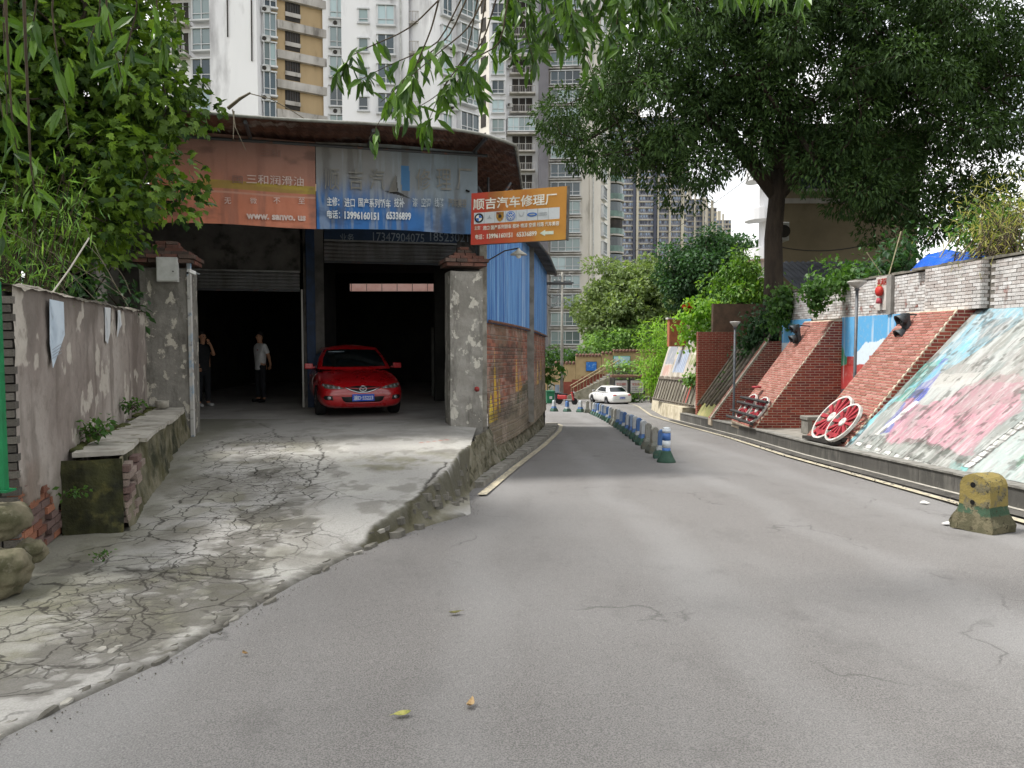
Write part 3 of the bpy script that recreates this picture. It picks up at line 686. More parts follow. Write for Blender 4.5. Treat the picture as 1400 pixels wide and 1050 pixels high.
fbox(-2.4, 7.4, 4.90, 4.96, -3.2, -.245).build('roof_infill', M_INT, gar); MB().prism([(-9.4, 17.2, -.1), (-6.75, 12.9, -.1), (-6.6, 13.0, -.1), (-9.2, 17.3, -.1)], (0, 0, 5.0)).build('light_blocking_screen', M_DARKWALL, gar)  # unseen infill and side screen, added to keep stray light out
fbox(6.0, 6.75, 0, 4.98, -.30, .03).build('front_pier', M_DARKWALL, gar)
# roller shutters, rolled up: every slat a curved strip
def shutter(L0, L1, z0, z1, off):
    sh = fbox(L0, L1, z1, z1 + .04, off - .18, off + .10).build('roller_shutter', M_SHUT, gar)
    n = int((z1 - z0) / .075)
    for i in range(n):
        a = z0 + i * (z1 - z0) / n; b_ = z0 + (i + 1) * (z1 - z0) / n - .008; mb = MB()
        pts = [fp(L0, a, off), fp(L0, (a + b_) / 2, off + .022), fp(L0, b_, off), fp(L0, b_, off - .012), fp(L0, a, off - .012)]
        mb.prism(pts, E2 * (L1 - L0)); mb.build('shutter_slat', M_SHUT, sh)
    fbox(L0, L1, z0 - .05, z0, off - .03, off + .03).build('bottom_rail', M_STEEL, sh)
shutter(-.88, 2.32, 2.72, 3.10, .04); shutter(2.88, 5.98, 3.40, 3.84, .04)
fbox(2.345, 2.385, 0, 2.72, .06, .10).build('door_rail', mat('pale_rail', 'b9b7b0', rough=.6), gar)
bd = fbox(2.88, 6.0, 3.87, 4.25, .02, .06).build('fascia_board', mat('navy_fascia', '1d3550', '16283c', 2, rough=.6), gar)
M_LET_DIM = mat('dim_lettering', '8e9aa3', '6d7780', 6, rough=.7)
def flet(body, u0, v0, u1, v1, m, par, p0, n, ex, off=0., fn=None):
    a = PL(u0, v1, p0, n); b_ = PL(u1, v1, p0, n); c = PL(u0, v0, p0, n)
    return lettering(body, a, ex, UP, m, par, abs(c.z - a.z), (b_ - a).length, .003, off, fn)
pf = fp(0, 0, .06)
for body, u0, u1 in (('17347904075', 510, 580), ('18523021', 588, 640)): flet(body, u0, 317.5, u1, 329.5, M_LET_DIM, gar, pf, N2, E2)
flet('业务', 465, 319, 484, 329, M_LET_DIM, gar, pf, N2, E2)
# inside
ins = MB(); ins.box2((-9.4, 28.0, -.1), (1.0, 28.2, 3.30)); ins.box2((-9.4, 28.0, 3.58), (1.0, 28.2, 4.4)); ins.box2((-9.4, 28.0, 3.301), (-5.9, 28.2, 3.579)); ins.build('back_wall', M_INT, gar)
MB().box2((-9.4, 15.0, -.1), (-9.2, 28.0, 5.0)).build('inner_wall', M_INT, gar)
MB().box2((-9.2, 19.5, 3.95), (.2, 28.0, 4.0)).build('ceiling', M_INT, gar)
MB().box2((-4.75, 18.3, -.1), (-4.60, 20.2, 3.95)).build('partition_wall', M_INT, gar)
for k in range(12):
    x = -5.8 + k * .55; MB().tube([(x, 27.95, 3.28), (x, 27.95, 3.64)], .012, 5).build('window_bar', M_STEEL, gar)
MB().box2((-9.5, 30.2, 1.5), (.6, 30.4, 5.2)).build('neighbour_wall', mat('pink_render', 'd6aea2', 'c8978a', 2, rough=.9), gar)
# awning: lip, sheet with ribs seen from below, end that curls down, braces
B0 = Vector((-5.9, 13.4, 0))
def bp(L, z, off=0.0): return B0 + E2 * L + N2 * off + UP * z
NL, NO = 160, 26
Ls = np.linspace(0, 1, NL); Os = np.linspace(1.15, -5.2, NO); LL, OO = np.meshgrid(Ls, Os)
Lend = lambda o: 5.87 + (1.15 - o) * .30
LL = -3.2 + (Lend(OO) + 3.2) * LL
drop = np.clip(LL - Lend(OO) + 1.1, 0, 9) ** 2 * .13; lipz = 5.19 - .012 * (LL - .5) - .03 * np.sin(LL * 1.1)
ZZ = lipz + (1.15 - OO) * .035 - drop + .018 * np.sign(np.sin(LL * 2 * math.pi / .21)) * (np.abs(np.sin(LL * 2 * math.pi / .21)) > .4)
co = np.stack([B0.x + E2.x * LL + N2.x * OO, B0.y + E2.y * LL + N2.y * OO, ZZ], -1)
rs = grid_obj('awning_roof', co, M_RUST, gar, None, False)
md = rs.modifiers.new('s', 'SOLIDIFY'); md.thickness = .012; md.offset = 1
mb = MB(); mb.tube([bp(L, 5.19 - .012 * (L - .5) - .03 * math.sin(L * 1.1) - max(0, L - 4.77) ** 2 * .13 + .015, 1.17) for L in np.linspace(-3.2, 5.88, 40)], .028, 6); mb.build('roof_edge', mat('galvanised_edge', '8d8f88', '6d6a62', 4, rough=.6, metal=.4), gar, True)
mb = MB(); mb.tube([bp(Lend(o), 5.19 - .065 - .03 * math.sin(Lend(o) * 1.1) - 1.1 ** 2 * .13 + (1.15 - o) * .035, o) for o in np.linspace(1.17, -4.2, 8)], .03, 6); mb.build('roof_edge', MATS['galvanised_edge'], gar, True)
for L in (-.6, 1.35, 3.4, 5.35):
    MB().tube([bp(L, 5.10, 1.08), bp(L, 5.12, -4.0)], .035, 6).build('rafter', M_STEEL, gar)
for o in (.05, -1.6, -3.2): MB().tube([bp(-3.0, 5.06, o), bp(5.6, 5.04, o)], .03, 6).build('purlin', M_STEEL, gar)
for a, b_ in (((5.45, 3.6, -.15), (6.3, 4.75, -.9)), ((5.45, 4.5, -.15), (6.2, 3.5, -.6)), ((5.42, 3.2, -.12), (5.42, 5.0, -.12)), ((5.9, 3.4, -1.2), (5.9, 4.9, -1.2)), ((5.45, 4.4, -.15), (5.9, 4.3, -1.2))):
    MB().tube([bp(*a), bp(*b_)], .03, 6).build('brace', M_STEEL, gar)
# side wall: brick below, blue sheet above
SW = [(-.50, 14.75), (.05, 17.6), (.62, 21.8), (1.17, 27.5)]
sw_len = 12.9; sfun_y = lambda s: 14.75 + np.asarray(s) / sw_len * 12.75
xsw = interp(SW)
cv = Canvas(sw_len, 2.75, 460, 165, '8c5a48')
bl, bh, j = .25, .075, .014
row = np.floor(cv.T / (bh + j)).astype(int); sh = (row % 2) * .5 * (bl + j); cx_ = np.floor((cv.S + sh) / (bl + j)).astype(int)
fu = (cv.S + sh) - cx_ * (bl + j); fv = cv.T - row * (bh + j); mort = (fu > bl) | (fv > bh); rv = _perm[row & 63, cx_ & 63, 2]
for c, lo, hi in (('7a4a3c', 0, .3), ('9b6450', .3, .55), ('8a6e62', .75, .9), ('a4796a', .9, 1.0)): cv.put(((rv >= lo) & (rv < hi)).astype(float), c, .85)
low = 1 - sstep(.5, 1.25, cv.T - cv.S * .045 + (fbm(cv.S * .8, cv.T * 1.5, 3) - .5) * 1.0)
cv.put(low, '7f7a68', .85); cv.noise('6c6250', 1.2, 1.5, .5, .66, .6, 4)
for s0, w_, h0, h1, c in ((.75, .16, .55, 2.3, 'c9a23a'), (1.15, .10, .7, 1.6, 'c2a545'), (.35, .22, .55, 1.25, 'd6b93c'), (3.2, .28, 1.1, 2.0, 'c49a4a'), (3.9, .35, .9, 1.7, 'b98a48'), (8.6, .45, 1.1, 1.9, 'c4a05a'), (10.4, .5, 1.2, 2.1, 'b8924c')):
    cv.poly([(s0 - w_, h0), (s0 + w_, h0), (s0 + w_ * .7, (h0 + h1) * .5), (s0, h1), (s0 - w_ * .6, (h0 + h1) * .5)], c, .95, .05)
cv.poly([(3.0, .75), (6.4, .9), (6.2, 1.2), (5.2, 1.35), (4.6, 1.25), (3.4, 1.05)], '4f5240', .8, .06)
cv.noise('b7a79a', 3, 3, .56, .66, .35, 6); cv.put(mort.astype(float), '8b8278', .75); cv.noise('3f3a33', .6, 2, .58, .75, .6, 1)
def sw_map(S, T, off=0.0):
    y = sfun_y(S); zb = np.interp(y, [14.75, 27.5], [-.55, -.95]); zt = np.interp(y, [14.75, 27.5], [1.92, 1.66]); z = zb + (zt - zb) * T / 2.75
    x = xsw(y) + off - mort * .012 + (fbm(S * 2, T * 2, 5) - .5) * .03 + (1 - T / 2.75) ** 2 * .06
    return np.stack([x, y, z], -1)
grid_obj('side_wall', sw_map(cv.S, cv.T), paint_mat('painted_brick', .9, None, 0, .3, 60), gar, cv.c, False)
ysb = np.linspace(14.75, 27.5, 520); zz = np.linspace(0, 1, 3); YB, TB = np.meshgrid(ysb, zz)
ztop = np.interp(YB, [14.75, 16, 27.5], [4.2, 4.05, 3.95]); zbot = np.interp(YB, [14.75, 27.5], [1.90, 1.64]); XB = xsw(YB) + .045 + .022 * np.clip(np.sin(YB * 2 * math.pi / .19) * 2.2, -1, 1)
def m_bluesheet():
    b = NB('blue_sheet'); n1 = b.noise(2.2, 6, .6, (1, 3, .12)); col = b.mix(b.ramp(n1, .40, .58), srgb('35639c'), srgb('5e8dbc'))
    col = b.mix(b.math('MULTIPLY', b.ramp(b.noise(1.3, 6, .65, (1, 2.5, .10)), .55, .68), .7), col, srgb('a9bccb')); return b.fin(col, .5, .1, .4)
grid_obj('blue_sheet', np.stack([XB, YB, zbot + (ztop - zbot) * TB], -1), m_bluesheet(), gar, None, False)
M_GREYPOST = mat('grey_render_post', '84827b', '6b6861', 4, rough=.9, bump=.2)
q = PL(712, 500, (0, 20.3, 0), Vector((0, 1, 0))); MB().box2((float(xsw(20.3)) - .05, 20.15, -.6), (float(xsw(20.3)) + .16, 20.45, 4.0)).build('wall_post', M_GREYPOST, gar)
MB().tube([(float(xsw(y)) + .07, y, np.interp(y, [14.75, 27.5], [1.93, 1.67])) for y in np.linspace(14.75, 27.5, 12)], .03, 6).build('sheet_rail', mat('rust_rail', '6f4b3b', '523a30', 5, rough=.8), gar)
MB().box2((float(xsw(14.7)) - .11, 14.62, -.3), (float(xsw(14.7)) + .02, 14.74, 3.4)).build('corner_post', mat('pale_plaster', 'a6a298', '7d796f', 5, rough=.9, bump=.3), gar)
MB().box2((-.2, 27.5, -1.8), (1.19, 27.62, 4.0)).build('end_wall', M_DARKWALL, gar)
# lower roof behind, its eave of thin tiles over the blue sheet
ys = np.linspace(18.4, 28.1, 60); xo = np.linspace(-1, 0, 14); YY, OO = np.meshgrid(ys, xo); XX = xsw(YY) + .42 + OO * 10.5
ZZ = 3.93 - .004 * (YY - 19) + (-OO) * 1.2 + .02 * np.sin(YY * 2 * math.pi / .3)
lr = grid_obj('lower_roof', np.stack([XX, YY, ZZ], -1), M_ROOFD, gar, None, False); md = lr.modifiers.new('s', 'SOLIDIFY'); md.thickness = .03; md.offset = -1
MB().tube([(float(xsw(y)) + .42, y, 3.92 - .004 * (y - 19)) for y in np.linspace(18.4, 28.4, 14)], .035, 6).build('eave_edge', M_STEEL, gar)
for y in (27.6, 28.2): MB().box2((.9, y, 3.55), (2.2, y + .1, 3.6)).build('bracket', M_STEEL, gar)
# far front void is closed above by the sheet; a dark infill over the right bay
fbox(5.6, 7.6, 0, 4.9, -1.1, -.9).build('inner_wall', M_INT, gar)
cab = thing('metal_cabinet', 'tall pale metal cabinet standing in the dark right bay of the workshop', 'cabinet', (PL(602, 520, (0, 21.5, 0), Vector((0, 1, 0))).x, 21.5, 0), 0)
MB().box((0, 0, .95), (.46, .45, 1.9)).build('cabinet_body', mat('cabinet_paint', '55544f', '45443f', 3, rough=.6), cab, bevel=.01); MB().box((0, -.231, .95), (.40, .012, 1.78)).build('door', mat('cabinet_door', '605f59', '504f49', 3, rough=.6), cab); MB().box((.14, -.245, 1.0), (.02, .02, .12)).build('handle', M_STEEL, cab)

# ------------------------------------------------------------------ banners
ZB0, ZB1 = 3.58, 5.12
def banner_map(L0):
    def f(S, T):
        L = L0 + S; sag = (fbm(S * 1.2, T * 1.2, 2) - .5) * .07 + (fbm(S * 4, T * 1.5, 5) - .5) * .02
        z = ZB0 + T + .02 * np.sin(L * 2.1) - .0 * L; off = .03 + sag * (1 - .5 * T / 1.54)
        b_ = np.array(B0); return b_ + L[..., None] * np.array(E2) + off[..., None] * np.array(N2) + z[..., None] * np.array((0, 0, 1))
    return f
def bL(u): a = PL(u, 300, bp(0, 0), N2); return (a - B0).dot(E2)
def bz(u, v): return PL(u, v, bp(0, 0), N2).z
M_BAN = paint_mat('banner_vinyl', .55, None, 0, .05, 20, .4, .05)
wR = bL(432); red = thing('red_banner', 'faded red-brown vinyl banner with a yellow stripe, left half of the workshop front', 'banner', bp(0, ZB0), world=True)
cv = Canvas(wR + .3, ZB1 - ZB0, 170, 100, 'cb7f62'); t_ = cv.T / cv.h
cv.put(sstep(.25, .75, t_ + (fbm(cv.S * 2, cv.T * 2, 2) - .5) * .3), 'a87c6c', .85); cv.put(sstep(.6, 1.0, t_), '8f726a', .8); cv.noise('8c6357', 6, .5, .45, .65, .5, 3)
cv.put((1 - sstep(.0, .5, cv.S - 0 + (fbm(cv.S * 2, cv.T * 2, 4) - .5) * .6)), 'b25c3c', .4)
y0 = bz(380, 262) - ZB0; y1 = bz(380, 252) - ZB0; cv.put(((cv.T > y0) & (cv.T < y1) & (cv.S > .85)).astype(float), 'a08a3c', .8); cv.noise('b7a23f', 2, 6, .45, .6, .8, 5, ((cv.T > y0) & (cv.T < y1) & (cv.S > .85)).astype(float))
yl = bz(380, 267.5) - ZB0; cv.put(((np.abs(cv.T - yl) < .012) & (cv.S > .6)).astype(float), 'c99a86', .8)
cv.noise('55423b', 1.5, 3, .56, .72, .5, 6)
cv.build('banner_sheet', banner_map(-.3), M_BAN, red)
M_LET_R = mat('faded_white_print', 'e2d2cb', 'cbb5ac', 9, .4, .62, rough=.6); M_LET_RF = mat('ghost_print', '94766c', '8a6a60', 8, rough=.6)
pb = bp(0, 0, .065)
flet('三和润滑油', 337, 238, 415, 251, M_LET_R, red, pb, N2, E2); flet('国', 318, 240, 332, 250, M_LET_RF, red, pb, N2, E2)
for ch, u in (('无', 307), ('微', 342), ('不', 374), ('至', 408)): flet(ch, u, 270, u + 9, 278.5, M_LET_R, red, pb, N2, E2)
flet('www. sanvo. us', 337, 292, 418, 299.5, M_LET_R, red, pb, N2, E2, .004); flet('三和', 356, 203, 384, 214, M_LET_RF, red, pb, N2, E2)
blu = thing('blue_banner', 'blue vinyl banner with white phone numbers, bleached grey on top and torn', 'banner', bp(wR, ZB0), world=True)
wB = 5.40 - wR; cv = Canvas(wB, ZB1 - ZB0, 220, 130, '2468ac'); t_ = cv.T / cv.h; fade = sstep(.22, .62, t_ + (cv.S / wB - .3) * .22 + (fbm(cv.S * 9, cv.T * .6, 2) - .5) * .25)
cv.put(fade, '8c8b86', .93); cv.put(sstep(.75, 1, t_), '827d75', .6); cv.put(1 - sstep(0, .25, cv.S), '2f5f8f', .0)
cv.noise('9aa3a8', 10, 1.0, .52, .66, .5, 4); cv.put(sstep(.6, 1, cv.S / wB + t_ * .4), '6f8a9c', .45)
cv.noise('123a66', 2, 3, .55, .7, .5, 6, 1 - fade); cv.noise('55504a', 5, .8, .55, .72, .5, 7)
sB = lambda u: bL(u) - wR
cv.rect(sB(548), bz(550, 262) - ZB0, sB(559), bz(550, 228) - ZB0, '2f6ea0', .9, .02)
hole_c = (sB(545), bz(545, 266) - ZB0)
cv.poly([(sB(525), hole_c[1] + .02), (sB(541), hole_c[1] + .05), (sB(562), hole_c[1] - .09), (sB(545), hole_c[1] - .03)], '120f0e', 1, .01); cv.poly([(sB(541), hole_c[1] + .33), (sB(543.5), hole_c[1] + .04), (sB(539), hole_c[1] + .06)], '3c332d', 1, .005)
cv.build('banner_sheet', banner_map(wR + .012), M_BAN, blu)
fl_ = MB().add([PL(531, 263, bp(0, 0, .07), N2), PL(541, 238, bp(0, 0, .065), N2), PL(543, 262, bp(0, 0, .11), N2)], [(0, 1, 2)]).build('torn_flap', mat('torn_vinyl', '7b7a75', '6d6b66', 6, rough=.6), blu)
MB().tube([PL(637, 260, bp(0, 0, .06), N2), PL(642, 262, bp(0, 0, .07), N2)], .018, 6).build('hole_patch', mat('black_hole', '0c0c0c', rough=1), blu)
M_LET_W = mat('white_print', 'd9dde0', 'b9c3cc', 12, .45, .65, rough=.6); M_LET_G = mat('bleached_print', '878680', '7b7a75', 10, .4, .62, rough=.6); M_LET_W2 = mat('fading_print', 'b4bcc2', '93a1ac', 12, rough=.6)
flet('主修：', 447, 269, 464, 281.5, M_LET_W, blu, pb, N2, E2, .004)
for body, u0, u1, m in (('进口', 471, 485, M_LET_W), ('国产系列轿车', 490, 534, M_LET_W), ('挖补', 539, 553, M_LET_W), ('漆', 564, 571, M_LET_W2), ('空调', 576, 589, M_LET_W2), ('线路', 594, 607, M_LET_W2), ('汽车美容', 613, 638, M_LET_G)): flet(body, u0, 270.5, u1, 283, m, blu, pb, N2, E2, .003)
flet('电话：', 447, 287, 465, 298.5, M_LET_W, blu, pb, N2, E2, .003); flet('13996160151', 471, 288.5, 518, 299.5, M_LET_W, blu, pb, N2, E2, .006); flet('65336899', 528, 289, 562, 300, M_LET_W, blu, pb, N2, E2, .006)
for ch, u in (('顺', 444), ('吉', 477), ('汽', 506), ('修', 569), ('理', 597), ('厂', 625)): flet(ch, u, 230, u + 20, 259, M_LET_G, blu, pb, N2, E2)

# ------------------------------------------------------------------ projecting sign
s0 = P(651, 266, 14.0); s1 = P(771, 254.5, 13.55); s2 = P(645, 335.5, 14.0); s3 = P(774.5, 328, 13.55)
sg = thing('projecting_sign', 'orange and red signboard with car badges and an arrow, jutting out over the road', 'sign', s2, world=True)
sex = (s3 - s2); sW = sex.length; sex.normalize(); sey = ((s0 - s2) + (s1 - s3)) / 2; sH = sey.length; sey.normalize(); sez = sex.cross(sey)
cv = Canvas(sW, sH, 240, 130, 'b43a28'); x_ = cv.S / sW; y_ = cv.T / sH
cv.put(sstep(.1, .85, x_ + (y_ - .5) * .15), 'b98330', .95); cv.noise('c99638', 1.5, 1.5, .5, .7, .5, 3); cv.noise('7d5a2a', 3, .7, .58, .75, .5, 5)
by0, by1 = .40, .62; bx0, bx1 = .03, .93; cv.rect(bx0 * sW, by0 * sH, bx1 * sW, by1 * sH, 'c3c9cb', .97)
for k in range(1, 8): cv.rect((bx0 + k * .1125) * sW - .004, by0 * sH, (bx0 + k * .1125) * sW + .004, by1 * sH, '8d9394', .9)
cv.build('sign_face', planar(s2 + sez * .062, sex, sey), paint_mat('sign_vinyl', .5, None, 0, .03, 20, .4, .06), sg)
MB().frame(s2, sex, sey, sez, (.0, .0, -.05), (sW, sH, .058)).build('sign_box', mat('sign_box_metal', '6b6458', '4e4a44', 5, rough=.6, metal=.3), sg)
MB().frame(s2, sex, sey, sez, (sW + .002, -.01, -.06), (sW + .03, sH + .01, .07)).build('sign_frame', mat('sign_frame_metal', '4c4a48', '6b6862', 5, rough=.6, metal=.4), sg)
M_SW = mat('sign_white', 'e4e2d6', 'c8c4b4', 8, rough=.6); M_BLK = mat('badge_black', '161718', rough=.5); M_BLU = mat('badge_blue', '2c62ac', rough=.5); M_SIL = mat('badge_silver', '9aa0a2', rough=.4, metal=.3)
def sp(x, y, z=.066): return s2 + sex * (x * sW) + sey * (y * sH) + sez * z
def slet(body, x, y, w, h, m=M_SW, off=0.): return lettering(body, sp(x, y), sex, sey, m, sg, h * sH, w * sW, .002, off)
slet('顺吉汽车修理厂', .02, .67, .88, .22, M_SW, .003)
slet('主营：', .04, .285, .07, .075); slet('进口 国产系列轿车 挖补 喷漆 空调 线路 汽车美容', .13, .27, .80, .085, M_SW, .001)
slet('电话：', .05, .10, .09, .095, M_SW, .001); slet('13996160151', .175, .10, .27, .095, M_SW, .002); slet('65336899', .49, .10, .21, .095, M_SW, .002)
def disc(cx, cy, r, m, name, z=.067, n=20, ry=None, parent=sg):
    o = sp(cx, cy, z); mb = MB(); mb.prism([o + sex * (math.cos(6.2832 * k / n) * r) + sey * (math.sin(6.2832 * k / n) * (ry or r)) for k in range(n)], sez * .003); return mb.build(name, m, parent)
cy_ = (by0 + by1) / 2; cxk = lambda k: bx0 + (k + .5) * .1125
b1 = disc(cxk(0), cy_, .085, M_BLK, 'badge'); disc(cxk(0), cy_, .056, M_SW, 'badge_field', .071)
for a0 in (0, math.pi):
    o = sp(cxk(0), cy_, .075); MB().prism([o] + [o + sex * (math.cos(a0 + q) * .055) + sey * (math.sin(a0 + q) * .055) for q in np.linspace(0, math.pi / 2, 6)], sez * .002).build('badge_quarter', M_BLU, sg)
o = sp(cxk(1), cy_, .067)
for k in range(3):
    a = math.pi / 2 + k * 2.0944; d = sex * math.cos(a) + sey * math.sin(a); p_ = sex * -math.sin(a) + sey * math.cos(a); MB().prism([o + p_ * .012, o + d * .05, o - p_ * .012], sez * (.003 + k * .0005)).build('badge_star_arm', M_SIL, sg)
o = sp(cxk(2), cy_, .067); MB().prism([o + sex * a + sey * b_ for a, b_ in ((-.07, .085), (.07, .085), (.068, -.01), (.045, -.06), (0, -.09), (-.045, -.06), (-.068, -.01))], sez * .003).build('badge_shield', mat('badge_gold', 'a8842c', '6b2a20', 14, rough=.5), sg)
disc(cxk(2), cy_ + .01, .03, M_BLK, 'badge_crest', .072)
disc(cxk(3), cy_, .085, M_BLU, 'badge'); disc(cxk(3), cy_, .072, M_SW, 'badge_ring', .071); disc(cxk(3), cy_, .064, M_BLU, 'badge_field', .075)
o = sp(cxk(3), cy_, .079)
for pts in (((-.045, .045), (-.018, 0.0)), ((-.018, 0.0), (0, .035)), ((0, .035), (.018, 0.0)), ((.018, 0), (.045, .045)), ((-.05, .0), (-.022, -.05)), ((-.022, -.05), (0, -.01)), ((0, -.01), (.022, -.05)), ((.022, -.05), (.05, .0))):
    a = o + sex * pts[0][0] + sey * pts[0][1]; b_ = o + sex * pts[1][0] + sey * pts[1][1]; MB().tube([a, b_], .006, 4).build('badge_stroke', M_SW, sg)
for a, b_ in (((-.05, .05), (-.02, -.01)), ((.05, .05), (.02, -.01)), ((-.02, -.01), (.02, -.01))):
    o = sp(cxk(4), cy_, .067); MB().tube([o + sex * a[0] + sey * a[1], o + sex * b_[0] + sey * b_[1]], .004, 4).build('badge_stroke', M_SIL, sg)
disc(cxk(5), cy_, .09, M_BLU, 'badge', ry=.036); disc(cxk(5), cy_, .06, M_SIL, 'badge_script', .071, ry=.014)
for k in range(4):
    o = sp(cxk(6), cy_, .069); n = 14; ring = [o + sex * (-.05 + k * .033 + math.cos(6.2832 * q / n) * .024) + sey * (math.sin(6.2832 * q / n) * .024) for q in range(n + 1)]; MB().tube(ring, .0035, 4, False).build('badge_ring', M_SIL, sg)
o = sp(.73, .145, .067); MB().prism([o + sex * a + sey * b_ for a, b_ in ((0, 0), (.10, .055), (.10, .026), (.25, .03), (.25, -.03), (.10, -.026), (.10, -.055))], sez * .003).build('arrow', mat('arrow_paint', 'c9d2c0', 'aab59f', 9, rough=.6), sg)
for L, v0 in ((.15, .9), (.5, .95)): MB().tube([s2 + sex * L + sey * sH * v0, s2 + sex * L - sez * .9 + sey * (sH * v0 + .25)], .018, 6).build('bracket', M_STEEL, sg)
# enamel lamp on a thin arm below the sign
wl_ = thing('wall_lamp', 'white enamel lamp shade on a thin arm below the orange sign', 'lamp', P(710, 350, 14.3), world=True)
c = P(709, 346, 14.3); MB().lathe([(.015, .09), (.03, .07), (.045, .05), (.15, -.02), (.16, -.035), (.15, -.03), (.04, .03), (.01, .03)], c, 20).build('lamp_shade', mat('enamel_white', 'd2d0c6', 'b0ad9f', 6, rough=.4), wl_, True)
MB().lathe([(.02, .0), (.045, -.03), (.05, -.06), (.03, -.09), (.005, -.10)], c, 12).build('bulb', mat('bulb_glass', 'd6d4cc', rough=.2), wl_, True)
MB().tube([P(659, 361, 14.5), P(690, 343, 14.35), c + Vector((0, 0, .09))], .014, 6).build('lamp_arm', M_STEEL, wl_)

# ------------------------------------------------------------------ gate pillars
def m_peel(name, a, b_, c_):
    b = NB(name); col = b.mix(b.ramp(b.noise(2.2, 7, .65), .40, .60), srgb(a), srgb(b_))
    col = b.mix(b.ramp(b.noise(5.5, 8, .62, (1, 1, .8)), .57, .60), col, srgb(c_)); col = b.mix(b.math('MULTIPLY', b.ramp(b.noise(3, 8, .7, (2, 2, .4)), .52, .68), .6), col, srgb('4a4842'))
    b.bump(b.math('ADD', b.noise(25, 6), b.math('MULTIPLY', b.ramp(b.noise(4.2, 8, .6, (1, 1, .8)), .60, .63), .8)), .45, .02); return b.fin(col, .93, 0, .2)
M_PEEL = m_peel('peeling_render', '8a8780', '6d6a64', 'b7b2a5'); M_PEEL2 = m_peel('peeling_render_pale', '97948d', '7d7a73', 'bdb9ae')
M_CAPB = [mat('cap_brick_a', '6f4b40', '58443d', 6, rough=.95, bump=.4, rand=.2), mat('cap_brick_b', '5c4c44', '4a403a', 6, rough=.95, bump=.4, rand=.2)]
def pillar(name, label, x0, x1, y0, y1, ztop, zpk, m, rot):
    c = Vector(((x0 + x1) / 2, (y0 + y1) / 2, 0)); t = thing(name, label, 'pillar', c, rot); w = x1 - x0; d = y1 - y0
    sh = MB().box((0, 0, (ztop - .15) / 2 - .05), (w, d, ztop + .25)).build('shaft', m, t); rough_up(sh, 7, .035, 2.5, 3)
    lay_ = [(w * .5 + .07, .07), (w * .5 + .10, .07), (w * .5 + .02, .06), (w * .5 - .10, .06), (w * .5 - .17, .06), (w * .5 - .21, .06)]; z = ztop + .08
    for k, (hw, h) in enumerate(lay_):
        if z + h > zpk + .06: break
        n = max(2, int(2 * hw / .2))
        for side in range(4):
            for i in range(n):
                L = 2 * hw / n; cx0 = -hw + L * (i + .5); M = Matrix.Rotation(side * math.pi / 2, 3, 'Z'); p = M @ Vector((cx0, -hw + .055, z + h / 2)) + Vector((random.uniform(-.006, .006),) * 2 + (0,))
                MB().box(p, (L - .012, .11, h - .01), M @ Matrix.Rotation(random.uniform(-.05, .05), 3, 'Z')).build('brick', random.choice(M_CAPB), t)
        MB().box((0, 0, z + h / 2), (2 * hw - .2, 2 * hw - .2, h + .002 * k)).build('cap_core', M_CAPB[1], t); z += h
    return t
plx = P(232, 595, 12.75); pl = pillar('gate_pillar', 'peeling grey gate pillar with a brick cap and a small meter box', -6.02, -5.28, 12.42, 13.1, 2.72, 3.22, M_PEEL, R(12))
pr_ = pillar('gate_pillar', 'pale flaking gate pillar with a brick cap beside the blue sheet wall', -1.20, -.60, 14.05, 14.65, 2.82, 3.25, M_PEEL2, R(14))
MB().box((.0, .31, .9), (.06, .03, 1.4)).build('downpipe_stub', M_DARKWALL, pr_)
wp = thing('gate_post', 'thin weathered white and blue painted steel post beside the left gate pillar', 'post', (-5.21, 12.5, 0)); MB().box((0, 0, 1.42), (.055, .055, 2.9)).build('post', mat('flaking_post_paint', 'b9b7b2', '7b98b0', 3, .5, .62, rough=.7, c3='6b6259', scale3=8), wp)
mx = thing('meter_box', 'small grey electric meter box fixed near the top of the left gate pillar', 'meter box', P(228.5, 385, 12.28), R(12)); w_, h_ = 27 * 12.3 / 1052, 33 * 12.3 / 1052
MB().box((0, .06, h_ / 2), (w_, .13, h_)).build('box_body', mat('meter_paint', 'b9bab6', '9c9d98', 5, rough=.6), mx, bevel=.008); MB().box((0, -.010, h_ / 2), (w_ * .9, .012, h_ * .9)).build('door', mat('meter_door', 'c2c3bf', 'aaaba6', 5, rough=.55), mx); MB().lathe([(.012, -.004), (.012, .004)], (w_ * .3, -.02, h_ * .42), 10, Matrix.Rotation(R(90), 3, 'X')).build('lock', M_STEEL, mx)
sc_ = thing('security_camera', 'tiny white security camera on the corner of the left gate pillar', 'camera', P(263, 372, 12.2), R(-25)); MB().box((0, -.02, 0), (.07, .13, .06), Matrix.Rotation(R(-15), 3, 'X')).build('camera_body', mat('camera_white', 'd8d8d4', 'c0c0bc', 6, rough=.5), sc_, bevel=.01); MB().tube([(0, .04, .0), (0, .14, -.02)], .012, 6).build('bracket', M_SIL, sc_); MB().lathe([(.018, 0), (.018, .01)], (0, -.09, -.02), 10, Matrix.Rotation(R(90), 3, 'X')).build('lens', M_BLK, sc_)
ob = thing('wall_knob', 'small round red reflector on the right gate pillar', 'knob', P(652, 532, 14.0)); MB().lathe([(.005, .03), (.035, .025), (.05, .0)], (0, 0, 0), 12, Matrix.Rotation(R(75), 3, 'X')).build('knob_face', mat('knob_red', '9e2f2a', '6f2420', 8, rough=.5), ob, True)  # small red knob fixed to the pillar face

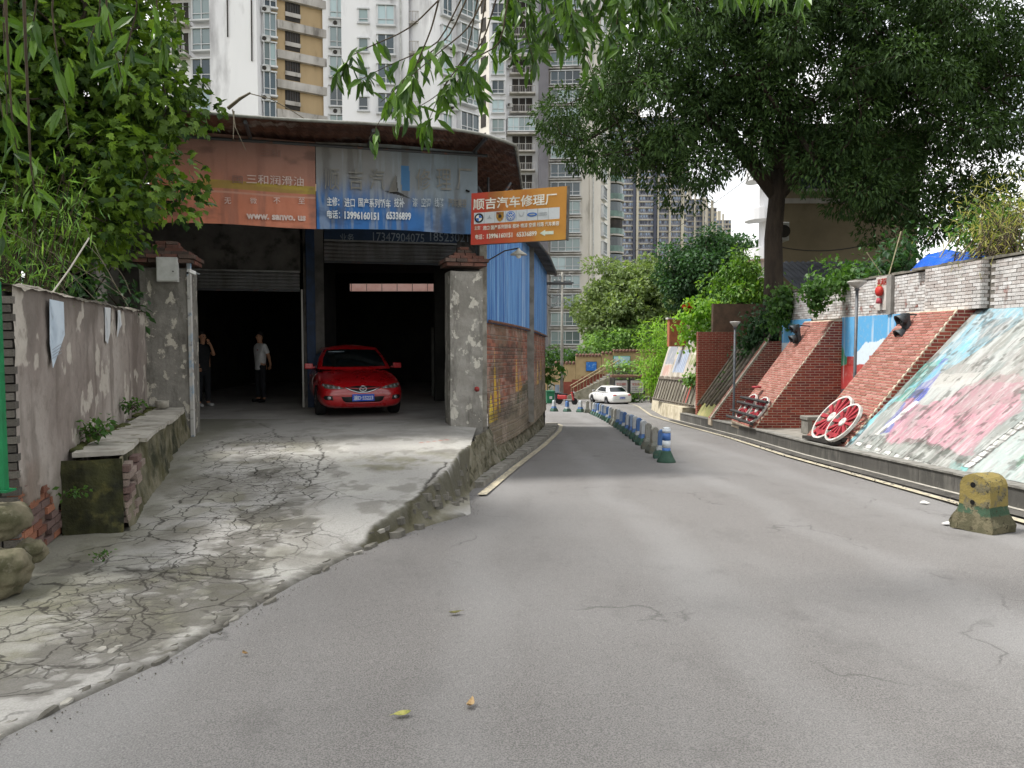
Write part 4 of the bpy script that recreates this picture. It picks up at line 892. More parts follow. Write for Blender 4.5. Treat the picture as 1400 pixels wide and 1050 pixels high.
# ------------------------------------------------------------------ left boundary wall, ledge, post and stones
wa = Vector((-3.97, 6.15, 0)); wb = Vector((-5.93, 12.55, 0)); wdir = (wb - wa); wL = wdir.length; wdir.normalize(); wn = Vector((wdir.y, -wdir.x, 0))
bw = thing('boundary_wall', 'stained grey rendered wall with bare bricks at its near end', 'wall', wa, world=True)
cv = Canvas(wL, 2.15, 420, 150, '9d948c'); t_ = cv.T / 2.15
cv.noise('8a8079', 1.2, 1.0, .42, .62, .9, 1); cv.noise('b3aba3', .9, .6, .5, .68, .7, 2); cv.put(sstep(.78, .97, t_ + (fbm(cv.S * 2.5, cv.T * .8, 3) - .5) * .35), '6e665f', .75); cv.noise('6f665e', 4, .5, .54, .7, .6, 4)
cv.put(1 - sstep(.08, .30, t_ + (fbm(cv.S * 2, cv.T * 2, 5) - .5) * .3), '6c6858', .8); cv.noise('c9c2b6', 2.4, 2.4, .64, .67, .7, 6)
cv.put((1 - sstep(.0, .9, cv.S)) * (1 - sstep(.25, .45, t_ + (fbm(cv.S * 3, cv.T * 3, 7) - .5) * .4)), '8f7f74', .8)
relief = (fbm(cv.S * 2.5, cv.T * 2.5, 2) - .5) * .05 + (fbm(cv.S * 9, cv.T * 9, 5) - .5) * .012
gone = (1 - sstep(.0, .06, cv.T - (.62 - cv.S * .35) + (fbm(cv.S * 4, cv.T * 4, 3) - .5) * .5)) * (cv.S < 2.2)
relief = relief - gone * .06; cv.put(gone, '7a6a5e', .9)
zb_ = lambda S: np.interp(S, [0, wL], [-.34, -.06])
topw = (fbm(cv.S * 1.7, cv.S * 0, 4) - .5) * .07
zz = zb_(cv.S) + (2.02 - zb_(cv.S)) * t_ + topw * t_ ** 4
co = np.array(wa) + cv.S[..., None] * np.array(wdir) + relief[..., None] * np.array(wn); co[..., 2] = zz
grid_obj('rendered_face', co, paint_mat('rendered_wall', .92, '6a635b', .45, .4, 35, .2, .10), bw, cv.c)
MB().frame(wa, wdir, -wn, UP, (.02, .085, -.3), (wL, .25, 1.98)).build('wall_core', M_DARKWALL, bw)
cvt = np.stack([np.linspace(0, wL, 120)] * 5, 0); tt = np.linspace(0, 1, 5)[:, None] + cvt * 0
co = np.array(wa) + cvt[..., None] * np.array(wdir) - ((tt * .30 - .04)[..., None]) * np.array(wn); co[..., 2] = 2.0 + np.sin(tt * math.pi) * .045 + (fbm(cvt * 1.7, cvt * 0, 4) - .5) * .07 + (fbm(cvt * 8, tt * 5, 2) - .5) * .05
grid_obj('mortar_coping', co, mat('weathered_coping', '8b857b', '5f5a51', 5, rough=.95, bump=.6, bscale=25), bw)
M_OLDB = [mat('old_brick_a', '8a5a48', '6d4a3d', 8, rough=.95, bump=.4, rand=.2), mat('old_brick_b', '77605a', '5f504a', 8, rough=.95, bump=.4, rand=.2), mat('old_brick_c', 'a06a50', '835a48', 8, rough=.95, bump=.4, rand=.2)]
M_OLDG = [mat('grey_brick_a', '6f6a63', '57534d', 8, rough=.95, bump=.4, rand=.2), mat('grey_brick_b', '5f5a54', '4b4843', 8, rough=.95, bump=.4, rand=.2)]
brick_face(bw, wa - wn * .25 - wdir * .0 + UP * -.3, wn, UP, .25, 2.25, M_OLDG, nmax=80, bl=.235, bh=.058, seed=3, proud=.03)
brick_face(bw, wa + UP * -.28 - wn * .045, wdir, UP, 1.9, .9, M_OLDB, clip=lambda s, t, a, b_, c, d: t < .78 - s * .33 + .14 * math.sin(s * 9) and s > .03, nmax=120, seed=5, proud=.035, gap=.12)
# ledge
la = Vector((-4.30, 7.30, 0)); lb = Vector((-5.76, 12.25, 0)); ldir = (lb - la); lL = ldir.length; ldir.normalize(); ln = Vector((ldir.y, -ldir.x, 0))
lg = thing('masonry_ledge', 'low mossy brick ledge with a pale slab top along the grey wall', 'ledge', la, world=True)
M_MOSSY = mat('mossy_masonry', '77725f', '4c4a31', 3.0, .38, .6, rough=.96, bump=.7, bscale=22, bdist=.03, c3='2f3120', scale3=2.6, lo3=.46, hi3=.64)
S, T = np.meshgrid(np.linspace(0, lL, 220), np.linspace(0, 1, 24)); outw = .50 - .03 * np.sin(S * 2) + (fbm(S * 2.5, T * 1.2, 4) - .5) * .10 + (fbm(S * 9, T * 5, 2) - .5) * .035 + .07 * (1 - T) ** 2
co = np.array(la) + S[..., None] * np.array(ldir) + outw[..., None] * np.array(ln); co[..., 2] = -.28 + T * (.72 + .02 * np.sin(S * 1.3))
grid_obj('ledge_front', co, M_MOSSY, lg)
S, T = np.meshgrid(np.linspace(-.02, .52, 24), np.linspace(0, 1, 20)); co = np.array(la) + S[..., None] * np.array(ln) + ((fbm(S * 5, T * 3, 3) - .5) * .10 + .02)[..., None] * np.array(-ldir) + 0; co[..., 2] = -.30 + T * .73
grid_obj('ledge_end', co, mat('wet_moss', '3b3c22', '22241a', 4, rough=.95, bump=.7, bscale=20, bdist=.03, c3='55532f', scale3=6), lg)
k = 0; s_ = .1
while s_ < lL - .1:
    L_ = random.uniform(.7, 1.3); e_ = min(lL, s_ + L_); w0 = .53 + random.uniform(-.04, .03); pts = [la + ldir * s_ + ln * .06, la + ldir * (s_ + random.uniform(-.03, .06)) + ln * w0, la + ldir * ((s_ + e_) / 2) + ln * (w0 + random.uniform(-.03, .03)), la + ldir * (e_ - .01) + ln * (w0 + random.uniform(-.04, .02)), la + ldir * (e_ - .01) + ln * .06]
    o = MB().prism([p + UP * .445 for p in pts], (0, 0, .045)).build('top_slab', mat('ledge_slab', 'b3afa5', '8e8a80', 3.5, rough=.92, bump=.35, c3='6a6650', scale3=5, lo3=.58, hi3=.7), lg); rough_up(o, 3, .012, 5, k); s_ = e_; k += 1
lm = MB()
for k in range(46):
    s_ = random.uniform(0, lL); c = la + ldir * s_ + ln * random.uniform(-.02, .10) + UP * .47; r = random.uniform(.03, .08)
    lm.lathe([(r, 0), (r * .8, r * .4), (r * .2, r * .65)], c, 7)
lm.build('moss_cushion', mat('moss', '4e5228', '3a3f20', 12, rough=.95, bump=.6), lg, True, kind='stuff')
# bricks bare at the near end of the ledge front
brick_face(lg, la + ln * .51 + UP * -.22 + ldir * .04, ldir, UP, 1.0, .60, [mat('pale_old_brick', '97897f', '7a6a60', 8, rough=.95, bump=.4, rand=.15), M_OLDB[1]], clip=lambda s, t, a, b_, c, d: s < .75 - .4 * math.sin(t * 9) * .4, nmax=60, seed=9, proud=.055, gap=.2)
cup = thing('concrete_pot', 'short round concrete pot standing at the far end of the ledge', 'pot', P(222, 558, 12.0)); MB().lathe([(.08, 0), (.095, .02), (.10, .12), (.085, .12), (.08, .04)], (0, 0, 0), 18).build('pot_body', mat('pot_concrete', '9b978c', '7c786d', 7, rough=.9), cup, True)
gp = thing('green_post', 'bright green painted steel fence post at the left edge', 'post', P(3, 672, 5.75)); zt_ = P(3, 385, 5.75).z - P(3, 672, 5.75).z
M_GRN = mat('green_gloss_paint', '0f7a48', '0c6139', 4, rough=.45); MB().box((0, 0, zt_ / 2), (.075, .06, zt_)).build('post_tube', M_GRN, gp, bevel=.008); MB().box((0, 0, .008), (.14, .12, .016)).build('base_plate', M_GRN, gp); MB().box((-.5, 0, .12), (.9, .04, .04)).build('rail', M_GRN, gp); MB().box((-.5, 0, zt_ - .05), (.9, .04, .04)).build('rail', M_GRN, gp)
def boulder(label, c, r, seed, m):
    bm = bmesh.new(); bmesh.ops.create_icosphere(bm, subdivisions=4, radius=1); co = np.array([v.co for v in bm.verts]); d = fbm3(co * 1.3 + seed * 5.1, seed % 5) * .9 + fbm3(co * 4 + seed, 2) * .45
    for v, q in zip(bm.verts, d): v.co = Vector((v.co.x * r[0], v.co.y * r[1], max(-.8, min(.75, v.co.z)) * r[2] * 1.15)) * (1 + q * .5)
    me = bpy.data.meshes.new('boulder'); bm.to_mesh(me); bm.free(); o = link('boulder', me, m, None, True); o.location = c; return tag(o, label, 'stone')
M_STONE = mat('mossy_boulder', '77705c', '4b4a34', 3.5, .38, .62, rough=.95, bump=.6, bscale=14, bdist=.03, c3='8c8676', scale3=5, lo3=.6, hi3=.72)
boulder('rounded tan stone carrying the green post', P(-6, 712, 5.75), (.22, .26, .14), 1, M_STONE); boulder('dark mossy stone lowest at the left edge', P(0, 780, 5.45), (.19, .24, .16), 4, M_STONE)
boulder('small grey-green stone wedged below the wall end', P(42, 752, 5.85), (.10, .12, .09), 7, M_STONE)
# papers on the wall
M_PAPER = mat('old_paper', 'cfd2d2', 'b7bcc0', 6, rough=.8, c3='9a948a', scale3=9, lo3=.6, hi3=.72)
def paper(label, pts, m=M_PAPER):
    q = [PL(u, v, wa + wn * .028, wn) for u, v in pts]; t = thing('paper_notice', label, 'notice', q[0], world=True)
    MB().prism(q, wn * .004).build('sheet', m, t); return t, q
t, q = paper('long pale blue paper notice with a slanted lower part on the grey wall', [(67.5, 409), (86.5, 413), (88, 458), (72, 503), (68, 470)], mat('blue_paper', 'c3d0da', 'aab9c6', 4, rough=.8, c3='8f98a0', scale3=8, lo3=.6, hi3=.72))
for k in range(4):
    a = PL(72, 478 + k * 4, wa + wn * .034, wn); b_ = PL(84, 470 + k * 4, wa + wn * .034, wn); MB().tube([a, b_], .003, 4).build('text_line', mat('grey_ink', '8d9399', rough=.8), t)
paper('narrow torn white paper strip in the middle of the grey wall', [(143, 420), (151, 421), (150, 456), (147, 470), (144, 466)]); paper('short torn cream paper scrap right of the white strip', [(161, 424), (164, 424), (166, 444), (163, 450), (160, 461), (161, 440)])
# ================================================================== VEHICLES, PEOPLE, BARRIERS
from mathutils.bvhtree import BVHTree
def eval_mesh(o):
    dg = bpy.context.evaluated_depsgraph_get(); return bpy.data.meshes.new_from_object(o.evaluated_get(dg))
M_TYRE = mat('tyre_rubber', '1a1a1b', '242425', 8, rough=.9); M_RIM = mat('alloy_rim', 'a5a7a9', '8b8d90', 5, rough=.35, metal=.8); M_BLKPL = mat('black_plastic', '111213', rough=.6); M_CHROME = mat('chrome', 'c9cccf', rough=.15, metal=1.); M_LAMPG = mat('lamp_glass', '8b8f92', 'c9ccce', 30, rough=.12, spec=.8, metal=.4); M_GLASSD = mat('car_glass', '0b1214', '10181a', 3, rough=.06, spec=.7)
def car(name, label, paint, loc, ang, plate_text, plate_col, white=False):
    t = thing(name, label, 'car', loc, ang); HW = .89
    st = [(0.0, .27, .60, .50, .54), (.05, .21, .74, .58, .63), (.16, .18, .82, .66, .72), (.45, .18, .868, .75, .81), (.9, .18, .885, .84, .895), (1.35, .18, .89, .90, .955), (2.3, .18, .89, .93, .96), (3.3, .18, .89, .95, .99), (4.0, .19, .88, .96, 1.01), (4.35, .22, .865, .95, 1.01), (4.58, .25, .81, .88, .95), (4.66, .30, .70, .70, .76)]
    mb = MB(); ring = []
    for (y, zb, hw, ze, zc) in st:
        h = ze - zb; half = [(0, zb), (.75 * hw, zb), (.955 * hw, zb + .07), (hw, zb + .45 * h), (.985 * hw, zb + .78 * h), (.90 * hw, ze), (.5 * hw, ze + (zc - ze) * .8), (0, zc)]
        ring.append([(x, y, z) for x, z in half] + [(-x, y, z) for x, z in reversed(half[1:-1])])
    n = len(ring[0]); mb.add([p for r in ring for p in r], [(i * n + k, i * n + (k + 1) % n, (i + 1) * n + (k + 1) % n, (i + 1) * n + k) for i in range(len(ring) - 1) for k in range(n)] + [tuple(range(n)), tuple(reversed([(len(ring) - 1) * n + k for k in range(n)]))])
    tmp = link('tmp', mb.mesh('tmp'), None); tmp.modifiers.new('s', 'SUBSURF').levels = 2
    bmn = bmesh.new(); bmn.from_mesh(tmp.data); bmesh.ops.recalc_face_normals(bmn, faces=bmn.faces); bmn.to_mesh(tmp.data); bmn.free()
    solid = eval_mesh(tmp); tree_ = BVHTree.FromPolygons([v.co.copy() for v in solid.vertices], [tuple(p.vertices) for p in solid.polygons])
    cut = link('cut', MB().lathe([(.36, -1.2), (.36, 1.2)], (0, .93, .33), 28, Matrix.Rotation(R(90), 3, 'Y')).lathe([(.36, -1.2), (.36, 1.2)], (0, 3.62, .33), 28, Matrix.Rotation(R(90), 3, 'Y')).mesh('cut'))
    tmp.modifiers['s'].render_levels = 2; bo = tmp.modifiers.new('b', 'BOOLEAN'); bo.object = cut; bo.operation = 'DIFFERENCE'; bo.solver = 'EXACT'
    bme = eval_mesh(tmp); bpy.data.objects.remove(tmp); bpy.data.objects.remove(cut)
    bme.materials.clear(); body = link('body', bme, paint, t, True); body['label'] = None if False else ('white painted body shell' if white else 'glossy red body shell')
    MB().box((0, 2.3, .42), (1.15, 3.6, .3)).build('underbody', M_BLKPL, t)
    for y0 in (.93, 3.62): MB().box((0, y0, .40), (1.1, .62, .5)).build('wheel_well', M_BLKPL, t)
    # cabin: one ring of panels from belt to roof; glass panels and painted pillars
    belt = []; roof = []; tagn = []
    def ringp(F, Bk, w, y0, y1, crown):
        pts = []
        for k in range(7): q = -1 + 2 * k / 6; pts.append((-(-q) * w * .86 * -1 if False else q * w * .86, y0 + crown * q * q, 0))
        side = [0.02, .10, .36, .42, .70, .80, .97]
        for s in side: pts.append((w * (1.0 if .1 < s < .9 else .97), y0 + crown + (y1 - crown - (y0 + crown)) * s, 0))
        for k in range(7): q = 1 - 2 * k / 6; pts.append((q * w * .84, y1 - crown * q * q, 0))
        for s in reversed(side): pts.append((-w * (1.0 if .1 < s < .9 else .97), y0 + crown + (y1 - crown - (y0 + crown)) * s, 0))
        return pts
    b0 = ringp(0, 0, .80, 1.18, 4.18, .16); r0 = ringp(0, 0, .58, 1.98, 3.42, .06); N = len(b0); lev = [0, .12, .5, .88, 1.0]; V = []
    for l in lev:
        for i in range(N):
            bx, by, _ = b0[i]; rx, ry, _ = r0[i]; zb = float(np.interp(by, [1.1, 1.5, 3.3, 4.3], [.92, .945, .965, .985])); bow = math.sin(l * math.pi) * .045
            zr = 1.385 + .03 * (1 - (rx / .6) ** 2); V.append((bx + (rx - bx) * l + (bow if bx > 0 else -bow) * (abs(bx) > .5), by + (ry - by) * l - (bow * .7 if i < 7 else 0) + (bow * .5 if 14 <= i < 21 else 0), zb + (zr - zb) * l))
    zone = {}
    for i in range(N):
        if i < 6: z = 'windscreen'
        elif i in (8, 9): z = 'w1'
        elif i in (10, 11): z = 'w2'
        elif 14 <= i < 20: z = 'rear_window'
        elif i in (22, 23): z = 'w3'
        elif i in (24, 25): z = 'w4'
        else: z = 'p'
        zone[i] = z
    parts_ = {}
    for a in range(4):
        for i in range(N):
            z = zone[i] if a in (1, 2) else 'p'
            parts_.setdefault(z, []).append((a * N + i, a * N + (i + 1) % N, (a + 1) * N + (i + 1) % N, (a + 1) * N + i))
    # roof skin
    top = [4 * N + i for i in range(N)]; c0 = len(V); 
    for i in range(N): x, y, z = V[4 * N + i]; V.append((x * .6, 2.7 + (y - 2.7) * .62, z + .035))
    V.append((0, 2.7, 1.462))
    for i in range(N): parts_['p'].append((4 * N + i, 4 * N + (i + 1) % N, c0 + (i + 1) % N, c0 + i)); parts_['p'].append((c0 + i, c0 + (i + 1) % N, c0 + N))
    for z, fs in parts_.items():
        us = sorted({i for f in fs for i in f}); mp = {q: k for k, q in enumerate(us)}; m_ = MB().add([V[q] for q in us], [tuple(mp[q] for q in f) for f in fs])
        nm = {'p': 'cabin_frame', 'windscreen': 'windscreen', 'rear_window': 'rear_window'}.get(z, 'side_window'); m_.build(nm, paint if z == 'p' else M_GLASSD, t, True)
    def proj(x, z, e, front=True):
        hit = tree_.ray_cast(Vector((x, -1 if front else 6, z)), Vector((0, 1 if front else -1, 0)))[0]
        y = hit.y if hit else (.2 if front else 4.5); return Vector((x, y - e if front else y + e, z))
    def patch(nm, pts, m, e=.006, front=True, par=t):
        cx = sum(p[0] for p in pts) / len(pts); cz = sum(p[1] for p in pts) / len(pts); dense = []
        for i in range(len(pts)):
            a, b_ = pts[i], pts[(i + 1) % len(pts)]
            for k in range(4): dense.append((a[0] + (b_[0] - a[0]) * k / 4, a[1] + (b_[1] - a[1]) * k / 4))
        n = len(dense); vs = []; fs = []
        for s, ee in ((1, -.01), (.97, e), (.6, e * 1.3), (.3, e * 1.4)): vs += [proj(cx + (x - cx) * s, cz + (z - cz) * s, ee, front) for x, z in dense]
        vs.append(proj(cx, cz, e * 1.4, front))
        for r_ in range(3): fs += [(r_ * n + i, r_ * n + (i + 1) % n, (r_ + 1) * n + (i + 1) % n, (r_ + 1) * n + i) for i in range(n)]
        fs += [(3 * n + i, 3 * n + (i + 1) % n, 4 * n) for i in range(n)]
        return MB().add(vs, fs).build(nm, m, par, True)
    def line(nm, pts, r, m, e=.012, front=True, par=t):
        d = []
        for a, b_ in zip(pts[:-1], pts[1:]): d += [(a[0] + (b_[0] - a[0]) * k / 5, a[1] + (b_[1] - a[1]) * k / 5) for k in range(5)]
        d.append(pts[-1]); return MB().tube([proj(x, z, e, front) for x, z in d], r, 6).build(nm, m, par, True)
    for s in (-1, 1):
        hl = patch('headlight', [(s * x, z) for x, z in ((.40, .585), (.62, .585), (.80, .61), (.835, .66), (.80, .70), (.60, .665), (.36, .605))], mat('headlight_bezel', '4b4a44', '6b6a62', 20, rough=.2, spec=.7))
        for (x, z, r_) in ((.47, .612, .03), (.57, .628, .027), (.67, .645, .025), (.76, .66, .022)): patch('lamp_reflector', [(s * (x + math.cos(q) * r_), z + math.sin(q) * r_) for q in np.linspace(0, 5.5, 8)], M_LAMPG, .014, True, hl)
        fg = patch('fog_light', [(s * x, z) for x, z in ((.58, .36), (.74, .37), (.78, .42), (.74, .46), (.60, .45))], M_BLKPL, .004); patch('lamp_reflector', [(s * (.665 + math.cos(q) * .036), .41 + math.sin(q) * .036) for q in np.linspace(0, 5.6, 9)], M_LAMPG, .014, True, fg)
        mr = MB(); mr.box((s * .955, 1.52, 1.0), (.18, .11, .12)).box((s * .87, 1.55, .97), (.10, .06, .04)); o = mr.build('mirror', paint, t); md = o.modifiers.new('b', 'BEVEL'); md.width = .03; md.segments = 3; MB().box((s * .955, 1.580, 1.0), (.15, .012, .09)).build('mirror_glass', M_GLASSD, o)
        patch('tail_light', [(s * x, z) for x, z in ((.42, .80), (.60, .78), (.80, .78), (.82, .86), (.76, .90), (.50, .87))], mat('tail_light_red', '8a1c1c', 'b8403a', 10, rough=.2, spec=.7), .006, False)
        MB().box((s * .893, 2.05, .78), (.012, .16, .03)).build('door_handle', M_CHROME if white else paint, t); MB().box((s * .893, 3.0, .80), (.012, .16, .03)).build('door_handle', M_CHROME if white else paint, t)
    gr = patch('grille', [(-.34, .62), (-.12, .645), (.12, .645), (.34, .62), (.22, .56), (.08, .525), (-.08, .525), (-.22, .56)], M_BLKPL, .004)
    line('grille_trim', [(-.36, .618), (-.22, .553), (-.08, .515), (.08, .515), (.22, .553), (.36, .618)], .011, M_CHROME, .012, True, gr); line('grille_bar', [(-.30, .605), (-.1, .59), (.1, .59), (.30, .605)], .012, paint, .012, True, gr)
    em = line('emblem', [(math.cos(q) * .07, .588 + math.sin(q) * .052) for q in np.linspace(0, 2 * math.pi, 17)], .0085, M_CHROME, .026); line('emblem_wing', [(-.066, .60), (-.03, .605), (0, .57), (.03, .605), (.066, .60)], .0075, M_CHROME, .028, True, em)
    patch('air_intake', [(-.44, .43), (.44, .43), (.40, .345), (.34, .315), (-.34, .315), (-.40, .345)], M_BLKPL, .004); line('intake_trim', [(-.40, .345), (-.35, .308), (0, .298), (.35, .308), (.40, .345)], .012, paint, .014)
    for fr, z0 in ((True, .41), (False, .62)):
        p = proj(0, z0, .03, fr); sx = 1 if fr else -1; pl_ = MB().box(p, (.44, .012, .14)).build('licence_plate', plate_col, t, bevel=.003)
        if fr or True:
            me = text_mesh(plate_text, .1, .39, .002, .002, height=.10)
            for v in me.vertices: v.co = Vector((p.x + sx * (v.co.x - .195), p.y - sx * (.009 + v.co.z), p.z - .05 + v.co.y))
            me.materials.clear(); link('lettering', me, M_LET_W, pl_)
    wh = None
    for s in (-1, 1):
        for y0 in (.93, 3.62):
            M = Matrix.Rotation(R(90) * s, 3, 'Y'); c = Vector((s * .77, y0, .318))
            w_ = MB().lathe([(.205, -.10), (.27, -.105), (.305, -.095), (.318, -.06), (.318, .06), (.305, .095), (.27, .105), (.205, .10)], c, 32, M).build('wheel', M_TYRE, t, True)
            rm = MB().lathe([(.205, -.09), (.205, .085), (.19, .09), (.185, .05), (.05, .045)], c, 28, M)
            for k in range(5):
                a = k * 2 * math.pi / 5; d = M @ Vector((math.cos(a), math.sin(a), 0)); pz = M @ Vector((0, 0, 1)); rm.tube([c + d * .04 + pz * .085, c + d * .19 + pz * .07], [.03, .022], 6)
            rm.lathe([(.055, .05), (.055, .095), (.02, .105)], c, 14, M); rm.build('rim', M_RIM, w_, True)
    if not white:
        MB().box((-.34, 1.80, 1.305), (.34, .01, .022), Matrix.Rotation(R(-58), 3, 'X')).build('windscreen_sticker', M_LET_DIM, t)
    line('bumper_seam', [(-.8, .50), (0, .50), (.8, .50)], .004, M_BLKPL, .001, False)
    return t
def car_paint(name, c, rough=.22):
    b = NB(name); b.fin(srgb(c), rough, 0.0, .5); b.b.inputs['Coat Weight'].default_value = .8; b.b.inputs['Coat Roughness'].default_value = .05
    g = b.noise(3, 5, .6); b.set(b.b, 'Roughness', b.ramp(g, .3, .7, (rough,) * 3, (rough + .18,) * 3)); return b.m
M_PLATE = mat('plate_blue', '1c46b0', '2350b8', 4, rough=.4)
rc = P(498, 560, 15.55)
car('red_car', 'shiny red sedan parked nose out in the workshop', car_paint('red_car_paint', 'a00d15'), (rc.x, 15.45, 0), R(18.5), '渝D·55223', M_PLATE)
wcp = P(851, 553, 57.2); wcp.z = rz(wcp.y)
hd = R(197.5); fwd = Vector((math.sin(hd), -math.cos(hd), 0)); nose = Vector((wcp.x, wcp.y, 0)) + fwd * 4.66
car('white_car', 'white sedan parked at the far bend before the stairs', car_paint('white_car_paint', 'd9d9d6'), (nose.x, nose.y, rz(nose.y) + .02), hd, '渝A·3K586', M_PLATE, True)

# ------------------------------------------------------------------ people
def skin(name, joints, edges, m, parent, lev=2):
    me = bpy.data.meshes.new(name); me.from_pydata([j[0] for j in joints], edges, []); me.update()
    o = link(name, me, m, parent); o.modifiers.new('k', 'SKIN')
    for k, (p, r) in enumerate(joints):
        v = me.skin_vertices[0].data[k]; v.radius = r if isinstance(r, tuple) else (r, r); v.use_root = (k == 0)
    o.modifiers.new('s', 'SUBSURF').levels = lev; o.modifiers['s'].render_levels = lev
    bpy.context.view_layer.update(); ev = eval_mesh(o); bpy.data.objects.remove(o); ev.materials.clear()
    return link(name, ev, m, parent, True)
M_SKIN = mat('skin', 'b98a6c', 'a87a5e', 12, rough=.6); M_HAIR = mat('black_hair', '15120f', '1e1a17', 20, rough=.6)
def person(label, loc, ang, shirt, trousers, shoes, pose):
    """faces local -y"""
    t = thing('person', label, 'person', loc, ang)
    hip = Vector((0, 0, .93)); kn = []; J = []; E_ = []
    def j(p, r): J.append((Vector(p), r)); return len(J) - 1
    pel = j((0, 0, .95), (.145, .11)); wa_ = j((0, 0, 1.10), (.135, .10)); ch = j((0, .01, 1.30), (.165, .115)); nk0 = j((0, .015, 1.44), (.07, .065)); nk = j((0, .0, 1.50), (.052, .055)); E_ += [(pel, wa_), (wa_, ch), (ch, nk0), (nk0, nk)]
    hd0 = j((0, -.015, 1.56), (.068, .078)); hd1 = j((0, -.01, 1.64), (.080, .098)); hd2 = j((0, .0, 1.705), (.062, .075)); E_ += [(nk, hd0), (hd0, hd1), (hd1, hd2)]
    hands = []
    for s, key in ((-1, 'L'), (1, 'R')):
        sh = j((s * .165, .01, 1.405), .062); el = j(pose[key][0], .043); wr = j(pose[key][1], .029); hn = j(pose[key][2], (.035, .022)); E_ += [(ch, sh), (sh, el), (el, wr), (wr, hn)]; hands.append((s, pose[key]))
        th = j((s * .09, 0, .86), .088); k_ = j((s * .10, pose.get('knee', -.01), .49), .058); an = j((s * .11, .02, .09), .040); toe = j((s * .125, -.12, .035), (.042, .026)); E_ += [(pel, th), (th, k_), (k_, an), (an, toe)]
    skin('body', J, E_, M_SKIN, t)
    for s, ps in hands:
        wr, hn = Vector(ps[1]), Vector(ps[2]); d = (hn - wr).normalized(); sd_ = d.cross(Vector((0, 1, .2))).normalized(); nr = d.cross(sd_)
        for k, L in enumerate((.065, .075, .07, .055)):
            b0 = hn + sd_ * (.024 - .016 * k); skin('finger', [(b0, .0095), (b0 + d * L * .5 + nr * .008, .009), (b0 + d * L + nr * .026, .0075)], [(0, 1), (1, 2)], M_SKIN, t, 1)
        b0 = wr.lerp(hn, .5) + sd_ * .026; skin('thumb', [(b0, .011), (b0 + d * .03 + sd_ * .022, .010), (b0 + d * .06 + sd_ * .024 + nr * .012, .009)], [(0, 1), (1, 2)], M_SKIN, t, 1)
    # clothing follows the body a little larger
    K = []; F = []
    def c(p, r): K.append((Vector(p), r)); return len(K) - 1
    a0_ = c((0, 0, .80), (.172, .138)); a = c((0, 0, .83), (.172, .138)); F.append((a0_, a)); b_ = c((0, 0, 1.08), (.158, .118)); d_ = c((0, .01, 1.30), (.182, .13)); e_ = c((0, .015, 1.435), (.088, .08)); F += [(a, b_), (b_, d_), (d_, e_)]
    for s, key in ((-1, 'L'), (1, 'R')):
        sh = Vector((s * .17, .01, 1.405)); el = Vector(pose[key][0]); q1 = c(sh, .075); q2 = c(sh.lerp(el, .45), .068); q3 = c(sh.lerp(el, pose.get('sleeve', .8)), .064); F += [(d_, q1), (q1, q2), (q2, q3)]
    skin('shirt', K, F, shirt, t)
    K.clear(); F.clear(); a = c((0, 0, 1.06), (.145, .112)); b_ = c((0, .0, .89), (.158, .128)); F.append((a, b_))
    for s in (-1, 1):
        q1 = c((s * .092, 0, .80), .098); q2 = c((s * .10, pose.get('knee', -.01), .49), .075); q3 = c((s * .11, .02, .10), .066); F += [(b_, q1), (q1, q2), (q2, q3)]
    skin('trousers', K, F, trousers, t)
    for s in (-1, 1): skin('shoe', [(Vector((s * .115, .045, .045)), (.058, .058)), (Vector((s * .122, -.06, .048)), (.062, .052)), (Vector((s * .128, -.175, .04)), (.052, .040))], [(0, 1), (1, 2)], shoes, t)
    skin('hair', [(Vector((0, .03, 1.60)), (.066, .062)), (Vector((0, .028, 1.67)), (.086, .086)), (Vector((0, .0, 1.728)), (.068, .082)), (Vector((0, -.055, 1.735)), (.045, .03))], [(0, 1), (1, 2), (2, 3)], M_HAIR, t)
    for s in (-1, 1):
        MB().lathe([(.002, -.010), (.011, -.005), (.012, .002), (.004, .010)], (s * .032, -.102, 1.645), 10, Matrix.Rotation(R(90), 3, 'X')).build('eye', mat('eye_dark', '1c1512', rough=.3), t, True); MB().lathe([(.004, -.03), (.014, -.015), (.016, .01), (.006, .03)], (s * .083, .0, 1.635), 8).build('ear', M_SKIN, t, True)
    MB().add([(0, -.10, 1.655), (-.016, -.10, 1.61), (.016, -.10, 1.61), (0, -.135, 1.612)], [(0, 1, 3), (0, 3, 2), (1, 2, 3)]).build('nose', M_SKIN, t); MB().box((0, -.095, 1.583), (.045, .012, .011)).build('mouth', mat('lips', '8c4f46', rough=.5), t, bevel=.004)
    return t
M_WSH = mat('white_polo', 'd0d0cf', 'bdbdbc', 6, rough=.9, bump=.2, bscale=14); M_BTR = mat('dark_trousers', '1a1c20', '23252a', 6, rough=.9); M_BSH = mat('black_shoes', '0f0f10', rough=.5); M_WSHOE = mat('white_shoes', 'b9b9b7', '8c8c8a', 14, rough=.7); M_BLKSH = mat('black_shirt', '17181a', '202124', 6, rough=.9)
a_ = P(357, 550, 19.3); mn = person('man in a white polo shirt and dark trousers standing in the left bay', (a_.x, 19.3, 0), R(-38), M_WSH, M_BTR, M_BSH, {'L': ((-.25, .10, 1.14), (-.14, .20, .93), (-.08, .215, .87)), 'R': ((.25, .08, 1.14), (.15, .19, .93), (.09, .21, .87)), 'sleeve': .78})
MB().box((.09, -.135, 1.31), (.03, .006, .035)).build('chest_emblem', mat('red_emblem', 'a83028', rough=.8), mn)
